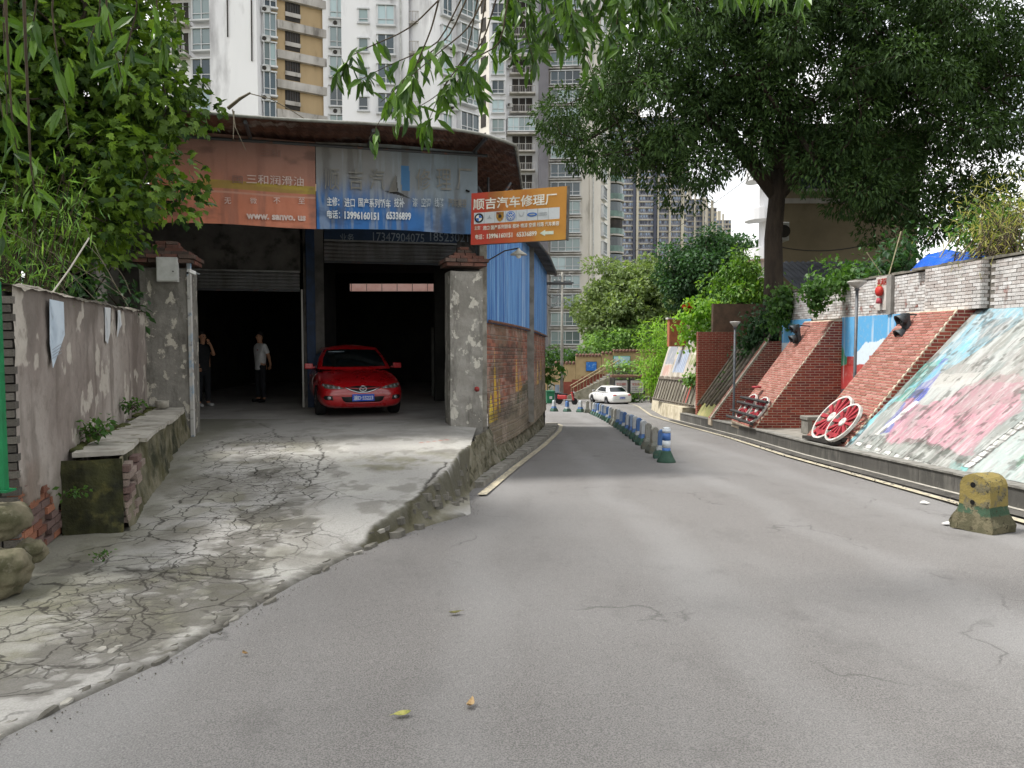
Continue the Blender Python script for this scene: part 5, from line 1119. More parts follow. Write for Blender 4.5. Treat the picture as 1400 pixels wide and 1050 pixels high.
a_ = P(279, 553, 18.0); person('person in black with pale shoes, raising a hand to the face beside the gate', (a_.x, 18.0, 0), R(50), M_BLKSH, M_BTR, M_WSHOE, {'L': ((-.24, .03, 1.13), (-.20, -.10, .93), (-.18, -.15, .87)), 'R': ((.22, -.10, 1.20), (.10, -.20, 1.42), (.06, -.165, 1.52)), 'sleeve': .7})

# ------------------------------------------------------------------ concrete barrier blocks
PROF = [(-.235, 0), (.235, 0), (.245, .08), (.19, .19), (.172, .26), (.168, .47)] + [(math.cos(q) * .168, .47 + math.sin(q) * .15) for q in np.linspace(.25, math.pi - .25, 9)] + [(-.168, .47), (-.172, .26), (-.19, .19), (-.245, .08)]
PROF2 = [(-.20, 0), (.20, 0), (.205, .07), (.135, .17), (.098, .27), (.088, .50)] + [(math.cos(q) * .088, .52 + math.sin(q) * .08) for q in np.linspace(.25, math.pi - .25, 7)] + [(-.088, .50), (-.098, .27), (-.135, .17), (-.205, .07)]
def block_mesh(nm, PROF=PROF, hys=(.215, .22, .18, .165, .16)):
    def hy(z): return float(np.interp(z, [0, .08, .19, .26, .7], hys))
    n = len(PROF); ys_ = np.linspace(-1, 1, 6); vs = [(x, hy(z) * q, z) for q in ys_ for x, z in PROF]; fs = [(k * n + i, k * n + (i + 1) % n, (k + 1) * n + (i + 1) % n, (k + 1) * n + i) for k in range(5) for i in range(n)] + [tuple(reversed(range(n))), tuple(range(5 * n, 6 * n))]
    return MB().add(vs, fs).mesh(nm)
def m_block(name, topc, midc, basec, wear):
    """paint in horizontal bands, worn to concrete"""
    b = NB(name); sx = b.n('SeparateXYZ'); b.t.links.new(b.co(), sx.inputs[0]); z = b.math('ADD', sx.outputs[2], b.math('MULTIPLY', b.math('SUBTRACT', b.noise(6, 4), .5), .05))
    col = b.mix(b.ramp(z, .275, .285), srgb(midc), srgb(topc)); col = b.mix(b.ramp(z, .175, .19), srgb(basec), col)
    col = b.mix(b.math('MULTIPLY', b.ramp(b.noise(7, 8, .7), .5, .62), wear), col, srgb('6b6550')); col = b.mix(b.math('MULTIPLY', b.ramp(b.noise(15, 8, .75), .56, .66), wear), col, srgb('3d3a2c'))
    b.bump(b.noise(35, 6, .7), .5, .02); return b.fin(col, .9, 0, .25)
bk = thing('barrier_block', 'moss-stained yellow and green concrete barrier block beside the right kerb', 'barrier', (5.13, 8.28, rz(8.28)), R(-64))
o = link('block_body', block_mesh('block_body'), m_block('yellow_block_paint', '857746', '3c5240', '55523f', 2.0), bk); bm = bmesh.new(); bm.from_mesh(o.data); bmesh.ops.recalc_face_normals(bm, faces=bm.faces); bmesh.ops.triangulate(bm, faces=[f for f in bm.faces if len(f.verts) > 4]); bm.to_mesh(o.data); bm.free(); rough_up(o, 3, .022, 5, 2); o.data.polygons.foreach_set('use_smooth', [False] * len(o.data.polygons))
o.scale = (1.0, .95, 1.0)
for z, r_ in ((.50, .030), (.31, .026)): MB().lathe([(r_, -.03), (r_, .006), (.001, .006)], (-.02, -.156, z), 14, Matrix.Rotation(R(90), 3, 'X')).build('pipe_hole', mat('hole_black', '0b0b0a', rough=1), bk)
pth = [(3.16, 16.0), (3.30, 18.65), (3.56, 22.43), (3.77, 26.33), (3.96, 30.7), (4.12, 36.0), (4.16, 39.6)]; fx = interp(pth)
spots = [(float(fx(y)), y) for y in np.arange(16.2, 40.2, 1.12)] + [(4.02, 40.9), (3.72, 41.7), (3.05, 42.4), (2.35, 42.9)]
VAR = [m_block('blue_block_a', 'a9aeb0', '4a6a9a', '3c5a4e', .45), m_block('blue_block_b', '4a6a9a', 'a5aaac', '3f5a50', .45), m_block('grey_block', '8b8b84', '7c7f78', '5d6058', .7), m_block('blue_block_c', '7f92ab', '48659a', '4a5f58', .5)]
words = ['nearest', 'second', 'third', 'fourth', 'fifth', 'sixth', 'seventh', 'eighth', 'ninth', 'tenth', 'eleventh', 'twelfth', 'thirteenth', 'fourteenth', 'fifteenth', 'sixteenth', 'seventeenth', 'eighteenth', 'nineteenth', 'twentieth', 'twenty-first', 'twenty-second', 'twenty-third', 'twenty-fourth', 'twenty-fifth', 'twenty-sixth', 'twenty-seventh', 'twenty-eighth']
M_PIPE = mat('barrier_pipe_paint', '8ea4bd', '5276a8', 2, rough=.5)
base_me = block_mesh('block_body', PROF2, (.19, .19, .14, .10, .085)); base_me.polygons.foreach_set('use_smooth', [False] * len(base_me.polygons)); pipe_me = MB().tube([(0, .12, .48), (0, .9, .43)], .03, 8).mesh('pipe')
for k, (x, y) in enumerate(spots):
    vm = VAR[(0, 2, 2, 0, 1, 0, 3, 0, 1, 3)[k % 10]] if k > 2 else VAR[2 if k else 1]
    cname = {VAR[0].name: 'white-topped', VAR[1].name: 'blue-topped', VAR[2].name: 'bare grey', VAR[3].name: 'pale blue'}[vm.name]
    far = ' where the row bends left' if k >= len(spots) - 4 else ' of the row down the road middle'
    t = thing('barrier_block', f'{cname} concrete barrier block, {words[k]} of the row counted from the striped post'.replace('nearest of the row counted from', 'nearest to'), 'barrier', (x, y, rz(y)), R(random.uniform(-12, 12)) + (R(40) if k > len(spots) - 4 else 0), 'barrier blocks dividing the road')
    me = base_me.copy(); me.materials.append(vm); o = link('block_body', me, None, t); o.scale = (.85, .85, random.uniform(1.0, 1.1))
sp_ = thing('striped_post', 'blue and white striped plastic post at the near end of the barrier row', 'bollard', (3.10, 15.35, rz(15.35)), 0)
MB().lathe([(.19, 0), (.19, .03), (.16, .08), (.105, .20), (.086, .24)], (0, 0, 0), 18).build('base', mat('green_rubber_base', '2c4a3c', '3c5548', 6, rough=.8), sp_, True)
zs = [.05, .20, .30, .45, .60, .68]; cc = [mat('post_blue', '4a74b4', '3b619e', 4, rough=.5), mat('post_white', 'c9cfd3', 'aeb6bb', 4, rough=.5)]
for k in range(5): MB().lathe([(.085, zs[k]), (.083, zs[k + 1] - .002)], (0, 0, 0), 18).build('band', cc[(k + 1) % 2 if k < 4 else 1], sp_, True)
MB().lathe([(.083, .678), (.07, .70), (.03, .71)], (0, 0, 0), 18).build('cap', cc[1], sp_, True)
# ------------------------------------------------------------------ fallen leaves and litter on the road
def fallen(label, u, v, L, ang, c1, c2, curl):
    g = G(u, v); t = thing('fallen_leaf', label, 'leaf', (g.x, g.y, g.z + .012), ang); n = 7; mb = MB()
    for i in range(n):
        q = i / (n - 1); w_ = math.sin(q * math.pi) ** .8 * L * .23 + .001; y = (q - .5) * L; z = curl * (q - .5) ** 2 * L + .004
        mb.v += [Vector((-w_, y, z + w_ * .5)), Vector((0, y, z)), Vector((w_, y, z + w_ * .35))]
    for i in range(n - 1):
        for j_ in range(2): a = i * 3 + j_; mb.f.append((a, a + 1, a + 4, a + 3))
    o = mb.build('blade', mat('fallen_' + c1, c1, c2, 40, rough=.7), t, True); o.modifiers.new('s', 'SOLIDIFY').thickness = .0015
    MB().tube([(0, -L * .5, curl * .25 * L + .004), (0, -L * .72, .012)], .0016, 5).build('stalk', MATS['fallen_' + c1], t)
fallen('pale tan dry leaf lying nearest the bottom middle of the road', 643, 968, .078, 2.9, 'b79b72', '8d7248', 1.4); fallen('yellow-green fallen leaf left of the tan one on the road', 550, 981, .085, -1.15, 'a9a45c', '7c7f3c', .5); fallen('small dark olive leaf in the middle of the road', 622, 841, .09, 1.9, '6f6a34', '55522c', .6); fallen('tiny brown leaf on the road near the broken concrete edge', 335, 897, .05, .8, '8a6a3c', '5d4a2c', 1.0)
def scrap(label, u, v, s):
    g = G(u, v); t = thing('paper_scrap', label, 'litter', (g.x, g.y, g.z + .015), s); r = random.Random(int(u)); mb = MB(); n = 7; vs = [(math.cos(k * 6.283 / n) * .05 * r.uniform(.6, 1.5), math.sin(k * 6.283 / n) * .05 * r.uniform(.6, 1.5), r.uniform(0, .02)) for k in range(n)] + [(0, 0, .03)]
    mb.add(vs, [(k, (k + 1) % n, n) for k in range(n)]).build('scrap', mat('litter_white', 'd6d5d0', 'bfbdb6', 20, rough=.8), t)
scrap('crumpled white paper scrap beside the right yellow line', 1264, 689, .3); scrap('white paper scrap at the foot of the yellow concrete block', 1296, 718, 1.1)
# ================================================================== RETAINING WALL WITH MURALS
XW = 9.25; ZT = 2.18
def brick_tex(name, c1, c2, mortar, bw=.25, rh=.072):
    if name in MATS: return MATS[name]
    b = NB(name); q = b.n('TexBrick'); c = b.n('TexCoord'); sx = b.n('SeparateXYZ'); cb = b.n('CombineXYZ'); b.t.links.new(c.outputs['Object'], sx.inputs[0])
    b.t.links.new(b.math('ADD', sx.outputs[0], sx.outputs[1]), cb.inputs[0]); b.t.links.new(sx.outputs[2], cb.inputs[1]); b.t.links.new(cb.outputs[0], q.inputs['Vector'])
    b.set(q, 'Color1', srgb(c1)); b.set(q, 'Color2', srgb(c2)); b.set(q, 'Mortar', srgb(mortar)); b.set(q, 'Scale', 1.0); b.set(q, 'Brick Width', bw); b.set(q, 'Row Height', rh); b.set(q, 'Mortar Size', .007)
    col = b.mix(b.math('MULTIPLY', b.ramp(b.noise(2, 6, .65), .5, .7), .45), q.outputs['Color'], srgb('3f2a24')); b.bump(b.math('SUBTRACT', 1.0, q.outputs['Fac']), .6, .01); MATS[name] = b.fin(col, .9, 0, .2); return b.m
M_RB = [mat('red_brick_a', '8f3f33', '7c372d', 7, rough=.85, bump=.35, rand=.14), mat('red_brick_b', '9c4a3b', '86402f', 7, rough=.85, bump=.35, rand=.14), mat('red_brick_c', '813a34', '6f302a', 7, rough=.85, bump=.35, rand=.14)]
M_RBT = [mat('faded_brick_a', '9a6258', '8a564a', 6, rough=.85, bump=.35, rand=.12), mat('faded_brick_b', 'a3736a', '946257', 6, rough=.85, bump=.35, rand=.12), mat('faded_brick_c', '8e5a4e', '804f43', 6, rough=.85, bump=.35, rand=.12)]
M_MORT = mat('pale_mortar', 'c2b4a0', 'a89882', 5, rough=.95, bump=.3)
def buttress(label, y0, y1, xf, zf, xt, zt, zfloor, nside=300, ntop=300, side_clip=True, coping=False, topmats=None):
    t = thing('brick_buttress', label, 'buttress', (xf, y0, zf), world=True)
    MB().prism([(xf + .003, y0 + .003, zf - .003), (xt + .003, y0 + .003, zt - .003), (XW - .02, y0 + .003, zt - .003), (XW - .02, y0 + .003, zfloor - .2), (xf + .003, y0 + .003, zfloor - .2)], (0, y1 - y0 - .01, 0)).build('mortar_core', M_MORT, t)
    sl = Vector((xt - xf, 0, zt - zf)); H = sl.length; sl.normalize(); kx = (xt - xf) / (zt - zf)
    brick_face(t, (xf, y1 - .02, zf), (0, -1, 0), sl, y1 - y0 - .04, H, topmats or M_RBT, nmax=ntop, seed=int(y0 * 10), proud=.007, joint=.017, bh=.056)
    if side_clip: brick_face(t, (xf, y0, zfloor), (1, 0, 0), (0, 0, 1), XW - xf, zt - zfloor, M_RB, clip=lambda s, q, a, b_, c, d: (max(a, (zfloor + d - zf) * kx + .01), b_) if zfloor + d <= zt else False, nmax=nside, joint=.018, bh=.055, seed=int(y0 * 7), proud=.007)
    if coping: MB().prism([(xf - .02, y0 - .04, zf), (xt, y0 - .04, zt + .03), (xt, y0 - .04, zt + .09), (xf - .02, y0 - .04, zf + .06)], (0, .12, 0)).build('slope_coping', mat('pale_coping', 'b3ab9b', '948c7c', 5, rough=.9), t)
    return t
b2 = buttress('nearer brick buttress with a big wheel pair, next to the pink mural', 15.35, 17.35, 6.68, rz(15.9) + .32, 8.86, ZT, rz(16) + .25, nside=120)
b1 = buttress('middle brick buttress with wheels joined by dark rods and a tall brick side', 21.5, 23.75, 6.80, rz(22) + .34, 9.0, 2.12, rz(21.5) + .33, nside=260, ntop=200)
b0 = buttress('farthest brick buttress with a plain brick side and a green mural slope', 26.3, 26.75, 6.84, rz(26.3) + .36, 8.76, 1.5, rz(26.3) + .33, nside=150, ntop=20, coping=True)
# --- the big painted slope
def slope_map(y_left, h_base, x_off=.22, top=(XW, ZT), base_off=.31, H=3.7):
    def f(S, T):
        y = y_left - S; k = T / H; xb = XK(y) + x_off; zb = road_z(y) + base_off; b_ = (fbm(S * 1.5, T * 1.5, 3) - .5) * .03
        return np.stack([xb + (top[0] - xb) * k - b_ * .7, y, zb + (top[1] - zb) * k + b_ * .7], -1)
    return f
YL = 15.36; HM = 3.7
def MS(u, v):
    """pixel -> (s,t) on the painted slope"""
    r = ray(u, v); o = Vector((0, 0, EYE)); lo, hi = 5.0, 25.0
    def gap(d):
        p = o + r * (d / r.y); xb = float(XK(p.y)) + .22; zb = rz(p.y) + .31; k = (p.x - xb) / (XW - xb); return p.z - (zb + (ZT - zb) * k), p, k
    for _ in range(40):
        m = (lo + hi) / 2; g, p, k = gap(m)
        if g > 0: lo = m
        else: hi = m
    return (YL - p.y, k * HM)
cv = Canvas(11.2, HM, 480, 240, '8f9591')
def mp(pts, c, a=1., wob=.05): cv.poly([MS(*q) for q in pts], c, a, wob)
cv.noise('8f8f89', 2.4, .8, .46, .62, .8, 1); cv.noise('bfc3c0', 3, 1.0, .54, .68, .6, 2)
mp([(1345, 422), (1400, 417), (1400, 437), (1310, 497), (1250, 530), (1225, 545)], '82adbc', .85); mp([(1400, 428), (1400, 440), (1330, 478), (1345, 455)], '787872', .55, .15); mp([(1348, 440), (1385, 432), (1370, 452), (1325, 470)], '6f706c', .6, .15)
mp([(1262, 498), (1300, 488), (1296, 500), (1240, 548), (1222, 548)], '4c9f92', .75); mp([(1290, 490), (1298, 490), (1262, 545), (1215, 592), (1196, 596)], '585fa6', .8); mp([(1262, 545), (1225, 585), (1212, 594), (1240, 552), (1275, 520)], '4f5aa0', .7, .1)
mp([(1165, 600), (1200, 565), (1262, 520), (1250, 515), (1150, 598)], '4f6f64', .7, .1); mp([(1150, 606), (1215, 545), (1235, 535), (1180, 590), (1165, 606)], '6fc0cc', .85, .12); mp([(1235, 535), (1300, 490), (1345, 440), (1335, 470), (1270, 520)], '78b2bf', .7, .12)
mp([(1240, 548), (1285, 552), (1330, 525), (1400, 508), (1400, 560), (1320, 622), (1205, 600)], 'b4828e', .85, .2); mp([(1265, 560), (1320, 560), (1330, 590), (1260, 585)], 'bd8d97', .6, .3)
mp([(1290, 500), (1360, 498), (1345, 512), (1275, 528)], '8b8a84', .6, .06); mp([(1285, 512), (1350, 508), (1330, 528), (1268, 530)], 'b7b5ae', .6, .05); mp([(1355, 510), (1400, 506), (1400, 522), (1335, 526)], '97958e', .6, .05)
mp([(1290, 540), (1400, 500), (1400, 540), (1320, 570)], '8b8580', .35, .3)
mp([(1326, 640), (1400, 578), (1400, 680), (1330, 650)], 'a3b0ac', .8, .1); mp([(1385, 635), (1400, 618), (1400, 632), (1390, 640)], '57896c', .7, .05); mp([(1300, 628), (1322, 640), (1312, 652), (1296, 642)], '62b8b6', .7, .1); mp([(1245, 598), (1320, 622), (1316, 634), (1225, 605)], '55564f', .75, .12)
mp([(1165, 606), (1225, 602), (1310, 632), (1312, 655), (1155, 614)], '8d8f88', .6, .15)
for k in range(9):   # film frames on the left and at the foot
    u = 1196 + k * 6.2; v = 594 - k * 5.1; mp([(u, v), (u + 5, v + 1), (u + 11, v - 4.2), (u + 6, v - 5.2)], 'e2e0d8', .9, .01)
for k in range(9):
    u = 1318 + k * 9.6; v = 637 - k * 7.4; mp([(u - 2, v + 1), (u + 9, v + 4), (u + 19, v - 5), (u + 8, v - 8)], '3c3c39', .8, .01); mp([(u, v), (u + 7, v + 2), (u + 15, v - 4), (u + 8, v - 6)], 'dfe0da', .95, .01)
for k in range(11):
    u = 1168 + k * 13; v = 604 + k * 4.1; mp([(u, v + 4), (u + 9, v + 6.5), (u + 13, v + 1), (u + 4, v - 2)], '3d3f3b', .8, .02); mp([(u + 1.5, v + 3), (u + 8, v + 5), (u + 11, v + 1), (u + 5, v - .5)], 'd9dad4', .95, .02)
    mp([(u + 12, v + 9), (u + 22, v + 12), (u + 25, v + 7), (u + 16, v + 4)], 'c4c6c0', .8, .03)
cv.noise('6b6b66', 16, 4, .58, .68, .25, 3); cv.noise('a9a19f', 11, 3, .52, .64, .35, 1); cv.noise('3f3f3a', 9, 2.2, .61, .70, .6, 4); cv.noise('c4c7c3', 12, 2.5, .60, .70, .4, 5); cv.noise('7f8a86', 2, 1.2, .6, .74, .4, 7); cv.noise('b9bab5', 24, 5, .60, .68, .4, 6); cv.noise('4b4c46', 5, 5, .63, .70, .6, 2)
ms = thing('painted_slope', 'large sloping mural with pink and pale streaked paint and film strips', 'mural', (6.6, 12, rz(12) + .3), world=True)
cv.build('painted_render', slope_map(YL, 0), paint_mat('weathered_mural', .8, '8f8d86', .35, .35, 45, .25, .10), ms)
# --- alcove murals: upright walls
def XM(u, v, x=9.2): r = ray(u, v); k = x / r.x; p = Vector((0, 0, EYE)) + r * k; return p.y, p.z
def alcove(label, y_l, y_r, z0, z1, paint):
    t = thing('painted_wall', label, 'mural', (9.2, (y_l + y_r) / 2, z0), world=True); c = Canvas(y_l - y_r, z1 - z0, 170, 130, '5fa8d8')
    q = lambda pts: [(y_l - XM(*p)[0], XM(*p)[1] - z0) for p in pts]
    paint(c, q); c.build('painted_face', planar((9.2, y_l, z0), (0, -1, 0), (0, 0, 1)), paint_mat('wall_mural', .75, 'b9b5aa', .25, .2, 45, .3, .06), t); MB().box2((9.205, y_r, z0), (9.245, y_l, z1)).build('wall_backing', M_DARKWALL, t); return t
def pa(c, q):
    c.put(1 - sstep(.9, 2.2, c.T), '8cc4e2', .8); c.poly(q([(1136, 505), (1175, 480), (1182, 470), (1215, 463), (1260, 463), (1260, 500), (1136, 520)]), 'd9e6ec', .95, .08)
    c.poly(q([(1136, 465), (1146, 468), (1152, 480), (1158, 490), (1158, 502), (1136, 505)]), '2f8a66', .95, .12); c.ell(*q([(1147, 488)])[0], .35, .35, '3c9a72', .8, .1)
    c.poly(q([(1140, 505), (1150, 500), (1158, 498), (1210, 498), (1260, 495), (1260, 530), (1140, 532)]), 'b3342b', .97, .02); c.rect(*q([(1158, 500)])[0], *q([(1170, 488)])[0], 'a02a24', .97); c.rect(*q([(1188, 500)])[0], *q([(1198, 486)])[0], 'a82f28', .97)
    c.poly(q([(1140, 532), (1260, 530), (1260, 600), (1140, 590)]), '54382f', .9, .05); c.poly(q([(1135, 505), (1140, 498), (1146, 503), (1141, 540), (1141, 575), (1135, 570)]), 'd8cfae', .9, .03); c.noise('d9e2e4', 6, .4, .58, .72, .5, 3)
alcove('blue sky and red train mural in the alcove behind the bench', 21.52, 17.33, rz(20) + .3, ZT, pa)
def pb2(c, q):
    c.put(1 - sstep(.6, 1.6, c.T), '8fc7e0', .7); c.poly(q([(1060, 472), (1075, 468), (1090, 466), (1090, 480), (1060, 484)]), 'd7e4ea', .95, .06); c.poly(q([(1058, 486), (1072, 482), (1085, 490), (1085, 560), (1058, 560)]), '3c8a6a', .9, .08); c.noise('d9e2e4', 6, .4, .58, .72, .4, 3)
alcove('narrow strip of blue sky mural between the two farther buttresses', 26.28, 23.74, rz(26) + .3, 2.2, pb2)
# --- whitewashed brick wall on top
M_WB = [mat('whitewashed_brick_a', 'cbc8c4', 'b3aeaa', 6, rough=.9, bump=.4, rand=.10, c3='8d6258', scale3=2.2, lo3=.58, hi3=.70), mat('whitewashed_brick_b', 'd3d1ce', 'bbb7b3', 6, rough=.9, bump=.4, rand=.10, c3='7c6a62', scale3=2.2, lo3=.60, hi3=.72), mat('whitewashed_brick_c', 'bcb6b1', 'a39c97', 6, rough=.9, bump=.4, rand=.10, c3='8a564a', scale3=3, lo3=.55, hi3=.68)]
ww = thing('whitewashed_wall', 'whitewashed brick parapet wall above the murals', 'wall', (XW, 16, ZT), world=True)
MB().box2((XW + .005, 8.0, ZT - .3), (XW + .24, 26.4, 3.10)).build('mortar_core', mat('grey_mortar', '7d7870', '68635b', 5, rough=.95, bump=.3), ww)
brick_face(ww, (XW, 26.4, ZT - .02), (0, -1, 0), (0, 0, 1), 18.4, .93, M_WB, clip=lambda s, t, a, b_, c, d: not (26.4 - b_ < 17.05 and 26.4 - a > 14.95), nmax=260, seed=2, proud=.012)
MB().box2((XW - .16, 15.0, ZT + .002), (XW + .0, 17.0, 3.12)).build('pilaster_core', MATS['grey_mortar'], ww)
brick_face(ww, (XW - .165, 17.0, ZT), (0, -1, 0), (0, 0, 1), 2.0, .93, M_WB, nmax=120, seed=4, proud=.012); brick_face(ww, (XW - .16, 14.995, ZT), (1, 0, 0), (0, 0, 1), .16, .93, M_WB, nmax=30, seed=6, bl=.12)
for k, y in enumerate(np.arange(8.0, 26.4, .6)):
    px_ = .17 if 14.7 < y < 17.0 else .04; o = MB().box2((XW - px_, y + .004, 3.122), (XW + .27, y + .596, 3.172 + .012 * math.sin(k * 3.1))).build('coping_slab', mat('coping_stone', '7f7a70', '5d5a50', 4, rough=.95, bump=.5, rand=.12), ww)
# --- far end: brick return wall, brown wall, green slope, house panel
rw = thing('brick_return_wall', 'dark red brick wall standing square to the road behind the green slope', 'wall', (7.3, 30, -1.4), world=True)
MB().box2((7.25, 30.0, -1.7), (9.5, 30.3, 1.85)).build('wall_body', brick_tex('far_red_brick', '7f3a30', '8f463a', 'a08d78'), rw); MB().box2((7.9, 30.32, 1.0), (11.5, 30.6, 2.95)).build('upper_wall', mat('brown_render', '6a5646', '55473a', 3, rough=.95, bump=.3), rw)
gs = thing('green_slope', 'narrow sloping mural of green meadow under fallen pipes and vines', 'mural', (6.9, 28, -1.2), world=True)
c = Canvas(3.2, 3.3, 140, 140, '9a9a62'); t_ = c.T / 3.3; c.put(sstep(.22, .42, t_ + (fbm(c.S * 2, c.T * 2, 3) - .5) * .2), '4d7a4a', .85); c.put(sstep(.5, .75, t_ + (fbm(c.S * 2, c.T * 2, 5) - .5) * .3), '3f4a38', .9); c.noise('b7ab78', 2, 2, .55, .68, .6, 4); c.noise('57584b', 6, 1, .56, .7, .5, 2)
c.build('painted_render', lambda S, T: np.stack([XK(30 - S) + .25 + (8.85 - XK(30 - S) - .25) * T / 3.3, 30 - S, road_z(30 - S) + .34 + (1.55 - road_z(30 - S) - .34) * T / 3.3], -1), MATS['weathered_mural'], gs)
M_PIPEB = mat('brown_pipe', '6d655a', '4f483f', 6, rough=.8)
for k in range(7):
    y = 29.6 - k * .45; a = .1 + .05 * (k % 3); MB().tube([(7.05 + a, y, rz(y) + .62 + a), (8.0 + a, y - .15, .35 + a), (9.0, y - .1 + .2 * (k % 2), 1.75)], .045 + .02 * (k % 3), 7).build('pipe', M_PIPEB, gs, True)
hp = thing('house_panel', 'leaning weathered mural panel of a white house front with windows', 'mural', (7.5, 35, -1.3), world=True)
HY0, HY1 = 40.5, 31.0; c = Canvas(HY0 - HY1, 3.4, 300, 160, 'b5ada0'); W_ = HY0 - HY1
c.noise('8f877a', 1.5, 2, .5, .66, .8, 2); c.rect(.3, .05, W_ - .5, 1.15, '6f6a5e', .9, .05); c.rect(0, 1.15, W_, 1.28, '54483d', .9, .05)
for k in range(24): c.rect(.4 + k * .36, .1, .4 + k * .36 + .12, 1.1, '94907f', .85, .02)
for x in (6.9, 7.4): c.rect(x, .15, x + .28, 1.05, 'a83a34', .9, .04)
c.rect(.4, 1.9, 2.4, 3.2, '8c9098', .9, .03); c.rect(.5, 1.3, 2.2, 1.85, 'b58f83', .8, .05); c.rect(2.8, 1.5, 5.2, 2.6, '8a97ad', .92, .03); c.rect(2.9, 2.72, 5.1, 3.25, '8e8d89', .9, .03)
for k in range(7): c.rect(2.9 + k * .33, 1.5, 2.98 + k * .33, 2.6, 'b9c2cf', .9)
c.rect(5.7, 1.9, 7.2, 2.9, '7c8450', .85, .05); c.rect(6.42, 1.9, 6.5, 2.9, 'cfcabb', .9); c.rect(5.7, 2.36, 7.2, 2.44, 'cfcabb', .9); c.rect(7.6, 1.3, 8.6, 2.9, '77705f', .8, .1); c.noise('5f594d', 3, .8, .6, .74, .6, 5); c.noise('d0cabd', 4, 2, .6, .7, .5, 6)
hmap = lambda S, T: np.stack([7.42 + .30 * T + 0 * S + np.interp(HY0 - S, [31, 40.5], [0, -.02]), HY0 - S, -1.55 + np.interp(HY0 - S, [31, 40.5], [.32, -.10]) + T * np.interp(HY0 - S, [31, 40.5], [.93, 1.0])], -1)
c.build('painted_panel', hmap, MATS['weathered_mural'], hp); q = hmap(np.array([0., 9.5, 9.5, 0]), np.array([0., 0, 3.4, 3.4])); MB().prism([tuple(p + np.array((.02, 0, 0))) for p in q], (.08, 0, -.02)).build('panel_back', M_DARKWALL, hp)
for k in range(14): 
    s = .5 + k * .62; a = hmap(np.array(s), np.array(.05)); b_ = hmap(np.array(s), np.array(1.12)); MB().tube([Vector(a) - Vector((.05, 0, 0)), Vector(b_) - Vector((.05, 0, 0))], .03, 5).build('fence_slat', M_PIPEB, hp)
for T_ in (.12, 1.15): MB().tube([Vector(hmap(np.array(.2), np.array(T_))) - Vector((.07, 0, 0)), Vector(hmap(np.array(9.3), np.array(T_))) - Vector((.07, 0, 0))], .035, 5).build('fence_rail', M_PIPEB, hp)
fw = thing('cream_base_wall', 'low cream rendered wall along the road below the house panel', 'wall', (7.2, 38, rz(38)), world=True)
ys = np.linspace(31.9, 46, 50); zt_ = np.interp(ys, [31.9, 46], [-1.28, -1.95]); A = np.stack([XK(ys) + .02, ys, road_z(ys) - .05], -1); Bt = np.stack([XK(ys) + .08, ys, zt_], -1); Bk = np.stack([XK(ys) + 1.6, ys, zt_ + .05], -1); grid_obj('wall_face', np.stack([A, Bt, Bk], 0), mat('cream_render', 'c2b9a2', 'a1977f', 1.6, rough=.92, bump=.3, c3='7d735f', scale3=3, lo3=.56, hi3=.7), fw, None, False)
MB().quad((XK(31.9) + .02, 31.9, -2), (9, 31.9, -2), (9, 31.9, -1.28), (XK(31.9) + .08, 31.9, -1.28)).build('wall_end', MATS['cream_render'], fw)

# ------------------------------------------------------------------ wheels on the buttresses
M_WRED = mat('wheel_red', '9c2b35', '7e2029', 7, rough=.6); M_WWHITE = mat('wheel_white', 'c7c5bf', 'a4a19a', 6, rough=.6, c3='7a7770', scale3=9, lo3=.6, hi3=.7); M_WDARK = mat('wheel_iron', '3b3a3a', '2a2929', 6, rough=.6)
def wheel(label, c, r, nrm, up_, group, rimm=M_WWHITE):
    ez = Vector(nrm).normalized(); ey = Vector(up_).normalized(); ex = ey.cross(ez); M = Matrix((ex, ey, ez)).transposed()
    t = thing('locomotive_wheel', label, 'wheel', c, 0, group, world=True)
    MB().lathe([(r * .86, -.05), (r * .98, -.05), (r, -.03), (r, .05), (r * .97, .065), (r * .86, .065)], c, 40, M).build('rim', rimm, t, True) if False else None
    mb = MB(); n = 44; prof = [(r * .91, -.03), (r, -.03), (r, .03), (r * .91, .03)]
    for k in range(n):
        q = 2 * math.pi * k / n
        for (a, z) in prof: mb.v.append(Vector(c) + M @ Vector((a * math.cos(q), a * math.sin(q), z)))
    for k in range(n):
        for j_ in range(4): a0 = k * 4 + j_; a1 = k * 4 + (j_ + 1) % 4; b0_ = ((k + 1) % n) * 4 + j_; b1_ = ((k + 1) % n) * 4 + (j_ + 1) % 4; mb.f.append((a0, b0_, b1_, a1))
    mb.build('rim', rimm, t)
    for k in range(12):
        q = 2 * math.pi * k / 12; d = ex * math.cos(q) + ey * math.sin(q); p = ex * -math.sin(q) + ey * math.cos(q); c_ = Vector(c)
        mb = MB(); mb.prism([c_ + d * r * .2 + p * r * .05 - ez * .03, c_ + d * r * .92 + p * r * .085 - ez * .02, c_ + d * r * .92 - p * r * .085 - ez * .02, c_ + d * r * .2 - p * r * .05 - ez * .03], ez * .05); mb.build('spoke', M_WRED, t)
    MB().lathe([(r * .22, -.03), (r * .22, .035), (r * .17, .045), (r * .11, .045), (r * .10, .03)], c, 24, M).build('hub', rimm, t, True)
    cwt = [Vector(c) + ex * (math.cos(q) * r * .8) + ey * (math.sin(q) * r * .8) - ez * .02 for q in np.linspace(-2.3, -.8, 9)]; MB().prism(cwt, ez * .045).build('counterweight', rimm if False else M_WRED, t)
    return t
